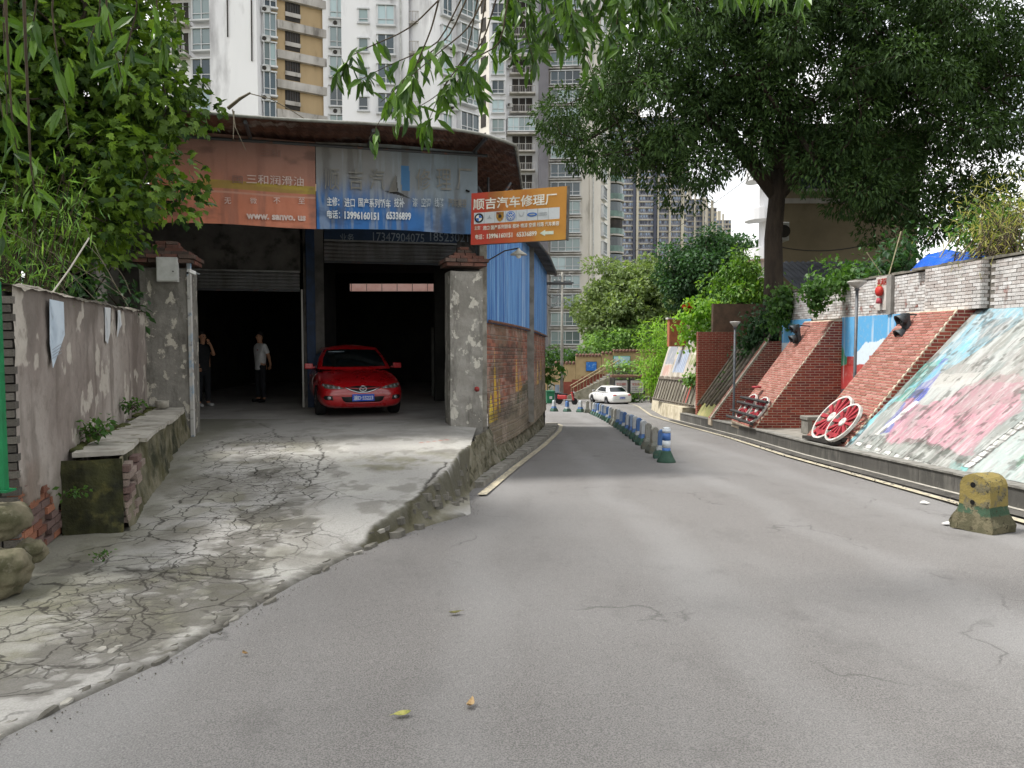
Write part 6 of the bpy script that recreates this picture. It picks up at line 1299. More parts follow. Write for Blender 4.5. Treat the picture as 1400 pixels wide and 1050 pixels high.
def on_slope(u, v, b, off):
    xf, zf, xt, zt = b; d_ = Vector((xt - xf, 0, zt - zf)).normalized(); n_ = Vector((-d_.z, 0, d_.x)); r = ray(u, v); o = Vector((0, 0, EYE)); p0 = Vector((xf, 0, zf)) + n_ * off; return o + r * ((p0 - o).dot(n_) / r.dot(n_)), d_, n_
S2 = (6.68, rz(15.9) + .32, 8.86, ZT); S1 = (6.80, rz(22) + .34, 9.0, 2.12)
c, d_, n_ = on_slope(1138, 571, S2, .10); wheel('larger red-spoked white-rimmed wheel leaning on the nearer buttress', c, .58, n_, d_, 'wheels on the nearer buttress')
c2_, d_, n_ = on_slope(1153, 578, S2, .22); wheel('smaller red-spoked wheel with white rim, nearer the pink mural', c2_, .48, n_, d_, 'wheels on the nearer buttress')
c3_, d3, n3 = on_slope(1021, 556, S1, .10); wheel('left wheel of the rod-joined pair on the middle buttress', c3_, .46, n3, d3, 'wheels on the middle buttress')
c4_, d3, n3 = on_slope(1036, 561, S1, .14); wheel('right wheel of the rod-joined pair on the middle buttress', c4_, .46, n3, d3, 'wheels on the middle buttress')
rd = thing('coupling_rods', 'dark iron coupling rods across the wheel pair on the middle buttress', 'rods', c3_, world=True)
for k in (-.42, -.2, .12, .3): MB().tube([c3_ + n3 * .16 + d3 * k + Vector((0, .75, -.1)), c4_ + n3 * .14 + d3 * (k - .05) + Vector((0, -.7, 0))], .045, 6).build('rod', M_WDARK, rd)
o = MB().lathe([(.14, 0), (.14, .05), (.05, .06)], c3_ + n3 * .1 + d3 * .62, 14).build('hub_disc', M_WRED, rd, True)
for nm, y0, y1 in (('black timber sleepers under the nearer wheel pair', 15.5, 17.3), ('black timber sleepers under the middle wheel pair', 21.7, 23.6)):
    t = thing('timber_sleepers', nm, 'sleepers', (6.55, (y0 + y1) / 2, rz((y0 + y1) / 2) + .33), world=True)
    for k in range(2): MB().prism([(float(XK(y0)) + .06 + k * .17, y0, rz(y0) + .345 + k * .06), (float(XK(y0)) + .22 + k * .17, y0, rz(y0) + .345 + k * .06), (float(XK(y1)) + .22 + k * .17, y1, rz(y1) + .345 + k * .06), (float(XK(y1)) + .06 + k * .17, y1, rz(y1) + .345 + k * .06)], (0, 0, .07)).build('sleeper', mat('black_timber', '2b2927', '3a3733', 6, rough=.8, bump=.4), t)
# ------------------------------------------------------------------ railway signal heads
M_SIGD = mat('signal_iron', '363b3e', '464c4f', 6, rough=.55, metal=.2, spec=.4)
def signal(label, u, v, d, h, arm_u, arm_v):
    p = P(u, v, d); t = thing('signal_head', label, 'signal', p, world=True)
    MB().box(p + Vector((.10, 0, 0)), (.10, .26, h), Matrix.Rotation(R(-8), 3, 'Y')).build('back_box', M_SIGD, t, bevel=.02)
    for s in (.25, -.25):
        c = p + Vector((.04 + .02 * s, 0, h * s)); M = Matrix.Rotation(R(-90), 3, 'Y'); ln_ = MB().lathe([(.125, -.02), (.13, .05), (.10, .06), (.02, .045)], c, 20, M).build('lens_ring', M_SIGD, t, True)
        MB().lathe([(.098, .04), (.09, .065), (.03, .075)], c, 18, M).build('lens', mat('signal_lens', '1f2426', rough=.15, spec=.7), ln_, True)
        mb = MB(); n = 14   # visor: a half tube sloping down
        for i, (x, rr) in enumerate(((0, .135), (-.11, .14), (-.20, .145))):
            for k in range(n): q = -.5 + (math.pi + 1.0) * k / (n - 1); lim = x if i < 2 else x + .10 * (1 - math.sin(max(0, min(math.pi, q)))); mb.v.append(c + Vector((lim, rr * math.cos(q), rr * math.sin(q) + x * .28)))
        for i in range(2):
            for k in range(n - 1): a = i * n + k; mb.f.append((a, a + 1, a + n + 1, a + n))
        o = mb.build('visor', M_SIGD, t, True); o.modifiers.new('s', 'SOLIDIFY').thickness = .012
    a = P(arm_u, arm_v, d); MB().tube([p + Vector((.12, 0, h * .5 - .03)), a, a + Vector((.05, 0, -.14))], .02, 6).build('arm', M_SIGD, t); MB().tube([p + Vector((.14, 0, -h * .3)), p + Vector((.5, .05, -h * .5))], .016, 6).build('stay', M_SIGD, t)
signal('dark railway signal head with two hooded lamps on the nearer buttress', 1233, 448, 16.8, .64, 1272, 431); signal('smaller looking railway signal head with two hooded lamps on the middle buttress', 1086, 457, 23.0, .60, 1108, 446)
# ------------------------------------------------------------------ lamp posts
def lamp(label, x, y, z0, z1, rtop):
    t = thing('garden_lamp', label, 'lamp post', (x, y, z0), 0); H = z1 - z0; mp_ = mat('lamp_post_paint', '4b4d50', '5d5f61', 5, rough=.5, metal=.3)
    MB().lathe([(.09, 0), (.09, .04), (.05, .07), (.04, .3), (.036, H - .2)], (0, 0, 0), 14).build('post', mp_, t, True); MB().lathe([(.05, H - .22), (.06, H - .19), (.045, H - .16)], (0, 0, 0), 14).build('collar', mp_, t, True)
    MB().lathe([(.045, H - .16), (rtop * .98, H - .02), (rtop, H), (rtop * .9, H + .01), (.02, H + .02)], (0, 0, 0), 24).build('lamp_shade', mat('lamp_shade_white', 'b7b5ae', 'a09d95', 5, rough=.5), t, True); return t
q = P(1169, 500, 18.6); lamp('grey garden lamp with a wide funnel shade in the train mural alcove', q.x, 18.6, rz(18.6) + .31, P(1169, 385, 18.6).z, .23); q = P(1004, 500, 25.2); lamp('thin garden lamp with a small pale funnel shade beside the farthest buttress', q.x, 25.2, rz(25.2) + .3, P(1004, 440, 25.2).z, .17)
q = P(1108, 590, 19.4); bn = thing('concrete_bench', 'grey concrete bench in the alcove behind the wheels', 'bench', (q.x + .25, 19.4, rz(19.4) + .315), R(4)); M_BEN = mat('bench_concrete', '85827a', '6c6962', 4, rough=.85, bump=.3)
MB().box((.2, 0, .40), (1.3, .42, .09)).build('seat', M_BEN, bn, bevel=.012)
for x in (-.36, .76): MB().box((x, 0, .178), (.12, .38, .35)).build('leg', M_BEN, bn, bevel=.01)
# red lantern panel on the parapet
yA = XM(1199, 400, XW - .03)[0]; yB = XM(1215, 400, XW - .03)[0]; zA = XM(1207, 378, XW - .03)[1]; zB = XM(1207, 424, XW - .03)[1]
lp = thing('lantern_panel', 'narrow white panel with red lettering and a round red lantern on the parapet', 'panel', (XW - .05, yB, zB), world=True)
MB().box2((XW - .06, yB, zB), (XW - .02, yA, zA)).build('board', mat('panel_white', 'c4bfb8', 'a8a29a', 5, rough=.7), lp)
lettering('福满园', Vector((XW - .064, yA - .08, zA - .22)), (0, -1, 0), (0, 0, 1), mat('panel_red', 'b03a34', '963029', 8, rough=.6), lp, .17, (yA - yB) * .82)
cl_ = Vector((XW - .12, (yA + yB) / 2, zB + .47)); Mx = Matrix.Identity(3)
ln2 = MB().lathe([(.06, -.12), (.12, -.085), (.145, 0), (.12, .085), (.06, .12)], cl_, 20, Matrix.Diagonal((.6, 1, 1))).build('lantern', mat('lantern_red', 'c0322a', 'a32820', 8, rough=.6), lp, True); MB().lathe([(.05, -.17), (.075, -.30), (.02, -.31)], cl_, 12).build('tassel', mat('tassel_pink', 'b5525c', '9c3f48', 8, rough=.8), ln2, True); MB().lathe([(.05, .12), (.045, .15), (.01, .16)], cl_, 12).build('lantern_cap', mat('lantern_gold', 'a8863c', rough=.5), ln2, True)
yC = XM(1222, 400, XW - .03)[0]; wpz = thing('grey_pier', 'slim grey rendered pier beside the lantern panel', 'pier', (XW - .1, yC, ZT), world=True); MB().box2((XW - .10, yC, ZT + .01), (XW - .012, yB - .02, 3.12)).build('pier', mat('pier_render', '8d8a85', '77746f', 4, rough=.9), wpz)
# tarp heaped on the wall top
tp = thing('blue_tarpaulin', 'crumpled bright blue tarpaulin heaped on the parapet top', 'tarpaulin', P(1270, 372, 17.5), world=True)
S, T = np.meshgrid(np.linspace(0, 1, 60), np.linspace(0, 1, 30)); y0_ = 18.2 - S * 2.3; hh = np.interp(S, [0, .12, .35, .55, .62, .8, 1], [.05, .38, .42, .34, .24, .30, .12]); prof_ = np.sin(np.clip(T * math.pi, 0, math.pi)) ** .7
fold = np.abs(fbm(S * 7, T * 4, 3) - .5) * .24 + np.abs(fbm(S * 14, T * 8, 5) - .5) * .08
co = np.stack([9.30 + T * .9 - .12 * (1 - T) * hh + fold * .3, y0_ + fold * .25, 3.16 + hh * prof_ * (1.02 + (fold - .06) * 2.0)], -1); grid_obj('tarpaulin_sheet', co, mat('tarp_blue', '1f5cc0', '1a4ca4', 3, rough=.4, spec=.5), tp, None, False)
# ================================================================== BACKGROUND BUILDINGS
M_TW = mat('tower_white', 'dededf', 'cdcdd0', .15, rough=.9, c3='9c9b9d', scale3=.35, lo3=.55, hi3=.72, stretch=(1, 1, .25)); M_TW2 = mat('tower_cream', 'd6d2ca', 'c4beb5', .15, rough=.9, c3='8b857c', scale3=.4, lo3=.56, hi3=.74, stretch=(1, 1, .25)); M_TBEI = mat('tower_beige', 'b09a78', 'a08c6c', .3, rough=.9, c3='7f6c50', scale3=.6, lo3=.6, hi3=.75, stretch=(1, 1, .3)); M_TGREY = mat('tower_grey', '77757a', '69676c', .3, rough=.9)
M_WFR = mat('window_frame', 'c9cbcc', 'b4b6b8', .6, rough=.6); M_SLAB = mat('tower_slab', 'b5b1ac', '8f8b85', .6, rough=.9, c3='6f6b66', scale3=1.2, lo3=.55, hi3=.7, stretch=(1, 1, .3)); M_VOID = mat('dark_opening', '2a2826', '3a3632', 1, rough=.9); M_AC = mat('ac_white', 'b9bab8', '9fa09e', 2, rough=.6)
GL = [glass_mat('tower_glass_green', '7b8b8b'), glass_mat('tower_glass_dark', '39464c'), glass_mat('tower_glass_pale', '93a5a8')]
WC = {}
def window(parent, c, w, h, ex, n=3, proud=.35, bal=False):
    """bay window: frame with mullions, panes behind it; meshes are shared between equal windows"""
    key = (round(w, 2), round(h, 2), n, round(proud, 2)); ex = Vector(ex).normalized(); nz = Vector((ex.y, -ex.x, 0)); og = org_of(parent); q = random.choice(GL); key2 = key + (q.name,)
    if key not in WC:
        f = MB(); b = .09; f.box((0, -proud / 2, -h / 2 - .06), (w + .25, proud + .3, .16)); f.box((0, -proud / 2, h / 2 + .05), (w + .2, proud + .25, .12))
        for x in [-w / 2 + b / 2 + k * (w - b) / n for k in range(n + 1)]: f.box((x, -proud, 0), (b, .09, h - .02))
        f.box((0, -proud, -h * .22), (w - .02, .07, .07)); f.box((-w / 2 + .04, -proud / 2, 0), (.07, proud - .04, h - .03)); f.box((w / 2 - .04, -proud / 2, 0), (.07, proud - .04, h - .03)); WC[key] = f.mesh('window'); WC[key].materials.append(M_WFR)
    if key2 not in WC:
        g = MB()
        for k in range(n): x0 = -w / 2 + .06 + k * (w - .12) / n; g.box((x0 + (w - .12) / n / 2, -proud + .07, 0), ((w - .12) / n - .02, .03, h - .1))
        WC[key2] = g.mesh('pane'); WC[key2].materials.append(q)
    o = bpy.data.objects.new('window', WC[key]); C.objects.link(o); o.parent = parent; o.matrix_local = Matrix.Translation(Vector(c) - og) @ Matrix((ex, -nz, Vector((0, 0, 1)))).transposed().to_4x4()
    g = bpy.data.objects.new('pane', WC[key2]); C.objects.link(g); g.parent = o; return o
BC = {}
def balcony(parent, c, w, ex, glazed=False):
    ex = Vector(ex).normalized(); nz = Vector((ex.y, -ex.x, 0)); og = org_of(parent); k = round(w, 2)
    if k not in BC:
        s = MB().box((0, -.6, -1.25), (w, 1.5, .22)); s.box((0, -1.3, -.2), (w, .06, .07))
        for i in range(int(w / .28) + 1): s.box((-w / 2 + .05 + i * .28, -1.3, -.68), (.04, .04, .92))
        BC[k] = s.mesh('balcony'); BC[k].materials.append(M_SLAB); v = MB().box((0, -.02, .1), (w * .8, .06, 2.2)); BC[(k, 'v')] = v.mesh('balcony_door'); BC[(k, 'v')].materials.append(M_VOID)
        f = MB()
        for x in (-w * .4, -w * .13, w * .13, w * .4): f.box((x, -.09, .1), (.09, .07, 2.2))
        BC[(k, 'f')] = f.mesh('door_frame'); BC[(k, 'f')].materials.append(M_WFR)
    o = bpy.data.objects.new('balcony', BC[k]); C.objects.link(o); o.parent = parent; o.matrix_local = Matrix.Translation(Vector(c) - og) @ Matrix((ex, -nz, Vector((0, 0, 1)))).transposed().to_4x4()
    for s in ('v', 'f'): g = bpy.data.objects.new('balcony_door' if s == 'v' else 'door_frame', BC[(k, s)]); C.objects.link(g); g.parent = o
    return o
ACM = None
def ac(parent, c, ex=(1, 0, 0)):
    global ACM
    if ACM is None: m = MB().box((0, -.2, 0), (.85, .35, .6)); ACM = m.mesh('air_conditioner'); ACM.materials.append(M_AC); m = MB().lathe([(.22, 0), (.22, .02), (.05, .03)], (-.12, -.38, 0), 14, Matrix.Rotation(R(90), 3, 'X')); BC['fan'] = m.mesh('fan'); BC['fan'].materials.append(M_VOID)
    o = bpy.data.objects.new('air_conditioner', ACM); C.objects.link(o); o.parent = parent; o.location = Vector(c) - org_of(parent); g = bpy.data.objects.new('fan', BC['fan']); C.objects.link(g); g.parent = o
def slabwall(parent, name, u0, d0, u1, d1, z0, z1, m, depth=8.0):
    a = P(u0, 463, d0); b_ = P(u1, 463, d1); ex = (b_ - a); ex.z = 0; L = ex.length; ex.normalize(); nz = Vector((ex.y, -ex.x, 0)); o = Vector((a.x, a.y, 0))
    MB().frame(o, ex, -nz, UP, (0, 0, z0), (L, depth, z1)).build(name, m, parent); return o, ex, L
def at(o, ex, u, v):
    n = Vector((ex.y, -ex.x, 0)); return PL(u, v, o, n)
ZG = -4.5
# --- nearest white tower
t1 = thing('apartment_tower', 'white apartment tower with a tan slotted stripe rising behind the workshop roof', 'building', (P(360, 463, 78).x, 78, ZG), world=True)
o, ex, L = slabwall(t1, 'side_wing', 236, 79.5, 300, 79, ZG, 58, M_TW)
for k in range(-3, 5):
    v = 15 + k * 41.5; window(t1, at(o, ex, 279, v), 2.0, 2.1, ex, 2, .55)
    if k < 2: balcony(t1, at(o, ex, 247, v + 6), 2.4, ex)
o, ex, L = slabwall(t1, 'white_wall', 296, 76.5, 359, 76, ZG, 58, M_TW)
for (u, v0, v1) in ((311, -30, 51), (344, -40, 84)): MB().tube([at(o, ex, u, v0) + Vector((0, -.12, 0)), at(o, ex, u + 1, v1) + Vector((0, -.12, 0))], .07, 5).build('drain_pipe', M_VOID, t1)
o, ex, L = slabwall(t1, 'bay_wall', 358.6, 77, 377, 77.5, ZG, 58, M_TW)
for k in range(-3, 4): window(t1, at(o, ex, 368.5, 36 + k * 40), 1.2, 2.2, ex, 2, .45); ac(t1, at(o, ex, 366, 56 + k * 40) + Vector((0, -.3, 0)))
o, ex, L = slabwall(t1, 'tan_wall', 376, 77.4, 448, 80.4, ZG, 58, M_TBEI)
nz = Vector((ex.y, -ex.x, 0))
for k in range(-3, 4):
    a = at(o, ex, 376, 33 + k * 40.5); MB().frame(Vector((a.x, a.y, a.z)), ex, nz, UP, (.1, -.1, -.45), (L, .5, .35)).build('floor_band', M_SLAB, t1)
    c = at(o, ex, 400, 51 + k * 40.2); wv = MB().frame(c, ex, nz, UP, (-.75, -.25, -1.0), (.75, .06, .95)).build('slot_window', M_VOID, t1); MB().frame(c, ex, nz, UP, (-.78, .07, -.95), (.78, .16, -.55)).build('sill_guard', M_SLAB, wv)
    for q in (-.5, -.25, 0, .25, .5): MB().frame(c, ex, nz, UP, (q - .025, .07, -.55), (q + .025, .11, .9)).build('window_bar', M_STEEL, wv)
    MB().frame(at(o, ex, 400, 67 + k * 40.2), ex, nz, UP, (-.75, -.2, -.22), (.75, .05, .22)).build('vent_slot', M_VOID, t1)
o, ex, L = slabwall(t1, 'bay_wall', 447, 80, 473, 80.3, ZG, 58, M_TW)
for k in range(-3, 5): window(t1, at(o, ex, 461, 12 + k * 40), 1.5, 2.0, ex, 2, .3); ac(t1, at(o, ex, 461, 33 + k * 40))
o, ex, L = slabwall(t1, 'white_wall', 472, 78.5, 562, 79, ZG, 58, M_TW)
for k in range(-3, 5): window(t1, at(o, ex, 528, 22 + k * 40), 1.7, 1.9, ex, 2, .3); window(t1, at(o, ex, 497, 22 + k * 40), 1.0, 1.3, ex, 1, .1)
MB().tube([at(o, ex, 548, -40) + Vector((0, -.15, 0)), at(o, ex, 548, 190) + Vector((0, -.15, 0))], .09, 6).build('drain_pipe', M_AC, t1)
o, ex, L = slabwall(t1, 'bay_wall', 561, 80, 592, 80, ZG, 58, M_TW)
for k in range(-3, 5): balcony(t1, at(o, ex, 576, 20 + k * 40.5), 2.1, ex)
o, ex, L = slabwall(t1, 'white_wall', 591, 77.5, 656, 82.5, ZG, 58, M_TW)
for k in range(-3, 6): window(t1, at(o, ex, 637, 12 + k * 39.5), 2.6, 2.0, ex, 3, .6); window(t1, at(o, ex, 609, 10 + k * 40), 1.3, 1.8, ex, 2, .3); ac(t1, at(o, ex, 620, 28 + k * 40))
# --- second tower: grey-white with stacked balconies and the cream wing down to the trees
t2 = thing('apartment_tower', 'tall grey-white tower with stacked balconies right of the white tower', 'building', (P(700, 463, 121).x, 121, ZG), world=True)
o, ex, L = slabwall(t2, 'side_wall', 652, 124, 670, 121, ZG, 80, M_TW2)
for k in range(-4, 9): MB().frame(at(o, ex, 661, 8 + k * 26.2), ex, Vector((ex.y, -ex.x, 0)), UP, (-.7, -.1, -1.0), (.7, .06, 1.0)).build('slot_window', M_VOID, t2)
o, ex, L = slabwall(t2, 'front_wall', 669.5, 120.5, 692, 120.5, ZG, 80, M_TW)
for k in range(-4, 10): window(t2, at(o, ex, 681, 15 + k * 26.2), 1.9, 1.9, ex, 2, .35)
o, ex, L = slabwall(t2, 'balcony_wall', 691.6, 121.5, 737, 121.5, ZG, 80, M_TW)
for k in range(-4, 10):
    v = 14 + k * 26.2
    if k % 4 == 2: window(t2, at(o, ex, 713, v + 1), 4.3, 2.0, ex, 5, 1.2); MB().frame(at(o, ex, 713, v + 13.5), ex, Vector((ex.y, -ex.x, 0)), UP, (-2.3, -.1, -.2), (2.3, 1.5, .1)).build('floor_slab', M_SLAB, t2)
    else: balcony(t2, at(o, ex, 714, v), 4.0, ex)
    if k % 2: ac(t2, at(o, ex, 697, v) + Vector((0, -.3, 0)))
slabwall(t2, 'grey_pier', 736, 120, 749, 120, ZG, 80, M_TGREY, 10)
t3 = thing('apartment_tower', 'cream tower wing with four-pane bay windows standing behind the round tree', 'building', (P(780, 463, 122).x, 122, ZG), world=True)
o, ex, L = slabwall(t3, 'front_wall', 747, 122.5, 806, 122, ZG, 66, M_TW2)
for k in range(-7, 14): window(t3, at(o, ex, 773, 158 + k * 25.3), 4.6, 1.95, ex, 4, .6); MB().frame(at(o, ex, 773, 169.5 + k * 25.3), ex, Vector((ex.y, -ex.x, 0)), UP, (-2.6, -.1, -.2), (2.6, .75, 0)).build('window_ledge', M_SLAB, t3)
o, ex, L = slabwall(t3, 'corner_wall', 805.5, 121.6, 820, 122, ZG, 66, M_TW2); MB().tube([at(o, ex, 811, -100) + Vector((0, -.2, 0)), at(o, ex, 811, 500) + Vector((0, -.2, 0))], .1, 6).build('drain_pipe', M_AC, t3)
o, ex, L = slabwall(t3, 'side_wall', 819, 122, 833, 131, ZG, 66, M_TW2)
for k in range(-6, 12): window(t3, at(o, ex, 824, 165 + k * 25), 3.2, 1.9, ex, 3, .4)
o, ex, L = slabwall(t3, 'side_wall', 832, 131, 848, 140, ZG, 62, M_TW2)
for k in range(-6, 10):
    c = at(o, ex, 838, 172 + k * 23.5); mb = MB(); n_ = Vector((ex.y, -ex.x, 0)); pts = [c + ex * (math.cos(q) * 2.4) + n_ * (math.sin(q) * 1.9) for q in np.linspace(0, math.pi, 9)]
    mb.prism([p + UP * -1.35 for p in pts], (0, 0, .25)); o2 = mb.build('balcony', M_SLAB, t3); mb = MB(); mb.prism([p * 1.0 + UP * -1.08 for p in pts], (0, 0, .95)); mb.build('balustrade', mat('balcony_glass', '5f7a72', '4b5f5a', .8, rough=.3), o2)
    MB().prism([c + ex * (math.cos(q) * 2.2) + n_ * (math.sin(q) * 1.6) + UP * -.12 for q in np.linspace(0, math.pi, 9)], (0, 0, 1.5)).build('glazing', GL[1] if k % 3 else M_VOID, o2)
# --- far towers
M_FARP = mat('far_tower_violet', '92939c', '858691', .05, rough=.9); M_FARC = mat('far_tower_cream', 'b9b2a2', 'a39d90', .05, rough=.9); M_FARD = mat('far_tower_dark', '4f5260', '454854', .05, rough=.9)
def far_tower(label, u0, u1, d, vtop, piers, m, fl=8.0):
    a = P(u0, 463, d); b_ = P(u1, 463, d); zt_ = P(u0, vtop, d).z; t = thing('distant_tower', label, 'building', (a.x, d, ZG), world=True); MB().box2((a.x, d, ZG), (b_.x, d + 25, zt_)).build('wall', m, t)
    sl = MB(); gl = MB(); wn_ = MB(); k = 0; px = d / FPX
    while zt_ - k * fl * px > ZG + 5:
        z = zt_ - k * fl * px; sl.box2((a.x, d - .7, z - .5), (b_.x, d - .01, z)); 
        n = int((u1 - u0) / 3.6)
        for i in range(n):
            x = a.x + (b_.x - a.x) * (i + .5) / n + random.uniform(-.15, .15); (gl if random.random() < .6 else wn_).box2((x - px * 1.2, d - .35, z - fl * px + .9), (x + px * 1.2, d - .012, z - .65))
        k += 1
    sl.build('floor_slabs', M_FARC if m is not M_FARC else M_SLAB, t, kind='stuff'); gl.build('window_rows', glass_mat('far_glass', '68768c'), t, kind='stuff'); wn_.build('dark_window_rows', M_FARD, t, kind='stuff')
    for u, wd_, mm in piers: c = P(u, 463, d); MB().box2((c.x - wd_ * px / 2, d - 2.2, ZG), (c.x + wd_ * px / 2, d - .75, zt_ + 4)).build('pier', mm, t)
    MB().box2((a.x + 2, d + 4, zt_), (a.x + (b_.x - a.x) * .4, d + 14, zt_ + 7)).build('roof_house', M_FARC, t)
far_tower('violet-grey distant tower block with dark vertical stripes', 832, 936, 390, 160, ((865, 3, M_FARD), (869, 3, M_FARC), (893, 3.5, M_FARD), (897, 2, M_FARC), (913, 2.5, M_FARC), (930, 3.5, M_FARC)), M_FARP)
far_tower('tan and violet distant tower stepping down beside the violet block', 935, 962, 420, 272, ((947, 2, M_FARC), (958, 2.5, M_FARC)), M_FARP, 7.4); far_tower('slim pale distant tower in the sky gap', 961, 977, 470, 284, ((963, 2.5, M_FARC), (970, 3, M_FARC)), M_FARC, 6.6); far_tower('lowest and farthest pale tower at the end of the row', 977, 997, 540, 301, ((985, 2, M_FARC),), M_FARC, 6.0)
# --- stepped tan wall, stairs and street things at the end of the road
def bx(parent, name, u0, v0, u1, v1, d, m, dep=.3, z0=None):
    a = P(u0, v1, d); b_ = P(u1, v0, d); return MB().box2((a.x, d, a.z if z0 is None else z0), (b_.x, d + dep, b_.z)).build(name, m, parent)
ZF = -SLOPE * FLAT_Y; M_TANW = mat('tan_render', 'b09a72', '9c8763', .7, rough=.92, bump=.2, c3='8a7453', scale3=1.2, lo3=.58, hi3=.72); M_REDB = mat('red_tile_base', '8a4a3c', '743c31', 1.5, rough=.85); M_TILEC = mat('tile_coping', '6d4b40', '57403a', 3, rough=.9)
tw = thing('stepped_wall', 'tan stepped garden wall with tiled coping at the end of the road', 'wall', (P(800, 500, 68).x, 68, ZF), world=True)
for (u0, u1, vt) in ((738, 758, 505), (758, 787, 497.5), (787, 822, 487), (822, 838, 484), (838, 905, 481)):
    bx(tw, 'wall_section', u0, vt, u1, 560, 68, M_TANW, .4, ZF - .3); a = P(u0, vt, 68); b_ = P(u1, vt, 68); n = max(3, int((b_.x - a.x) / .28))
    for k in range(n): x = a.x + (b_.x - a.x) * (k + .5) / n; MB().tube([(x, 67.85, a.z + .05), (x, 68.55, a.z + .13)], .12, 6).build('coping_tile', M_TILEC, tw)
for (u0, u1, vt) in ((770, 782, 522), (782, 795, 519), (795, 810, 515), (810, 826, 511.5)): bx(tw, 'tile_base', u0, vt, u1, 550, 67.9, M_REDB, .09, ZF)
st = thing('stairway', 'concrete stairs with handrails climbing right beside the tan wall', 'stairs', (P(790, 550, 65).x, 65, ZF), world=True); x0 = P(783, 550, 65).x; M_STEP = mat('stair_concrete', '77746d', '5f5c56', 3, rough=.9)
for k in range(14): MB().box2((x0 + k * .27, 64.2, ZF - .1), (x0 + 14 * .27 + 2, 66.8, ZF + .165 * (k + 1))).build('step', M_STEP, st) if k == 0 else MB().box2((x0 + k * .27, 64.2 + .002 * k, ZF + .165 * k + .001), (x0 + 14 * .27 + 2, 66.8 - .002 * k, ZF + .165 * (k + 1))).build('step', M_STEP, st)
M_RAIL = mat('tan_handrail', '9a8a6a', '7d6f55', 3, rough=.6)
for y in (64.15, 66.7):
    MB().tube([(x0 - .1, y, ZF + .95), (x0 + 14 * .27, y, ZF + .165 * 14 + .95)], .05, 6).build('handrail', M_RAIL, st)
    for k in range(0, 15, 2): MB().tube([(x0 + k * .27, y, ZF + .165 * k), (x0 + k * .27, y, ZF + .165 * k + .95)], .03, 5).build('baluster', M_RAIL, st)
MB().prism([(x0 - 1.2, 63.9, ZF), (x0 + 14 * .27 - .8, 63.9, ZF), (x0 + 14 * .27 - .8, 63.9, ZF + 1.9), (x0 - .6, 63.9, ZF + .25)], (0, .2, 0)).build('side_rubble', mat('stair_rubble', '9a9584', '77735f', 3, rough=.95, bump=.6, bscale=6, bdist=.08), st)
pic = thing('blue_picture_sign', 'small blue picture sign on the tan wall', 'sign', P(808, 507, 67.8), world=True); bx(pic, 'sign_panel', 801.5, 495, 815.5, 507, 67.84, mat('picture_blue', '2a6fc0', '8fb8dc', 2.2, .5, .66, rough=.4), .06); bx(pic, 'sign_frame', 801, 494.4, 816, 507.6, 67.91, M_STEEL, .05)
bb = thing('pale_billboard', 'pale blue-white billboard with a green frame above the stairs', 'billboard', P(850, 504, 67.5), world=True); bx(bb, 'board', 839.5, 487.5, 861, 502, 67.4, mat('billboard_print', 'bcd2d6', '8fb9c6', 1.2, rough=.5), .06); bx(bb, 'frame', 838.5, 486.6, 862, 503, 67.47, mat('board_green', '4f8f72', rough=.6), .08)
for u in (842, 858): bx(bb, 'post', u, 503, u + 1.5, 530, 67.5, M_STEEL, .1)
nb = thing('notice_board', 'roofed notice board with two white poster panels behind the white car', 'notice board', (P(860, 545, 62).x, 62, ZF), world=True)
bx(nb, 'roof', 836, 513, 882, 516, 61.7, mat('board_roof', '7a5a48', '60473a', 3, rough=.8), .9)
for u0, u1 in ((840, 859), (861, 881)):
    p_ = bx(nb, 'poster_panel', u0, 519, u1, 538.5, 62, M_STEEL, .12); bx(nb, 'poster', u0 + 1.2, 520.2, u1 - 1.2, 537.3, 61.93, mat('poster_white', 'c9c6c2', 'b5b0ab', 3, rough=.7), .06)
    a = P(u0 + 3, 527, 61.9); lettering('安全通知', a, (1, 0, 0), (0, 0, 1), mat('poster_red', 'b04a44', rough=.7), nb, .22, (u1 - u0 - 6) * .059)
    for k in range(3): bx(nb, 'text_row', u0 + 3, 529 + k * 2.6, u1 - 3, 530 + k * 2.6, 61.91, mat('poster_ink', '8b8a8c', rough=.8), .018)
for u in (839, 859.5, 881): bx(nb, 'post', u, 516, u + 1.3, 548, 62.14, M_STEEL, .1, ZF)
M_BING = mat('bin_green', '1f6a48', '185238', 2, rough=.5)
def bin_(label, u, v, d, m, w_=.55, h_=.95):
    p = P(u, v, d); t = thing('wheelie_bin', label, 'bin', (p.x, d, rz(d)), R(8)); mb = MB(); n0 = [(-w_ * .42, -w_ * .4), (w_ * .42, -w_ * .4), (w_ * .42, w_ * .4), (-w_ * .42, w_ * .4)]; mb.add([(x, y, .08) for x, y in n0] + [(x * 1.2, y * 1.2, h_ * .9) for x, y in n0], [(0, 3, 2, 1), (4, 5, 6, 7)] + [(i, (i + 1) % 4, 4 + (i + 1) % 4, 4 + i) for i in range(4)]); mb.build('bin_body', m, t, bevel=.02)
    MB().box((0, 0, h_ * .94), (w_ * 1.1, w_ * 1.05, .07)).build('lid', m, t, bevel=.02); MB().box((0, -w_ * .45, h_ * .5), (.2, .04, .2)).build('bin_label', M_AC, t)
    for s in (-1, 1): MB().lathe([(.09, -.03), (.09, .03)], (s * w_ * .4, w_ * .35, .09), 12, Matrix.Rotation(R(90), 3, 'Y')).build('wheel', M_TYRE, t)
bin_('dark green wheelie bin at the far bend left of the grey one', 752, 552, 57, M_BING, .62, 1.05); bin_('grey wheelie bin at the far bend beside the green one', 762.5, 552, 57.6, mat('bin_grey', '4b5157', '3d4247', 2, rough=.5), .5, .92)
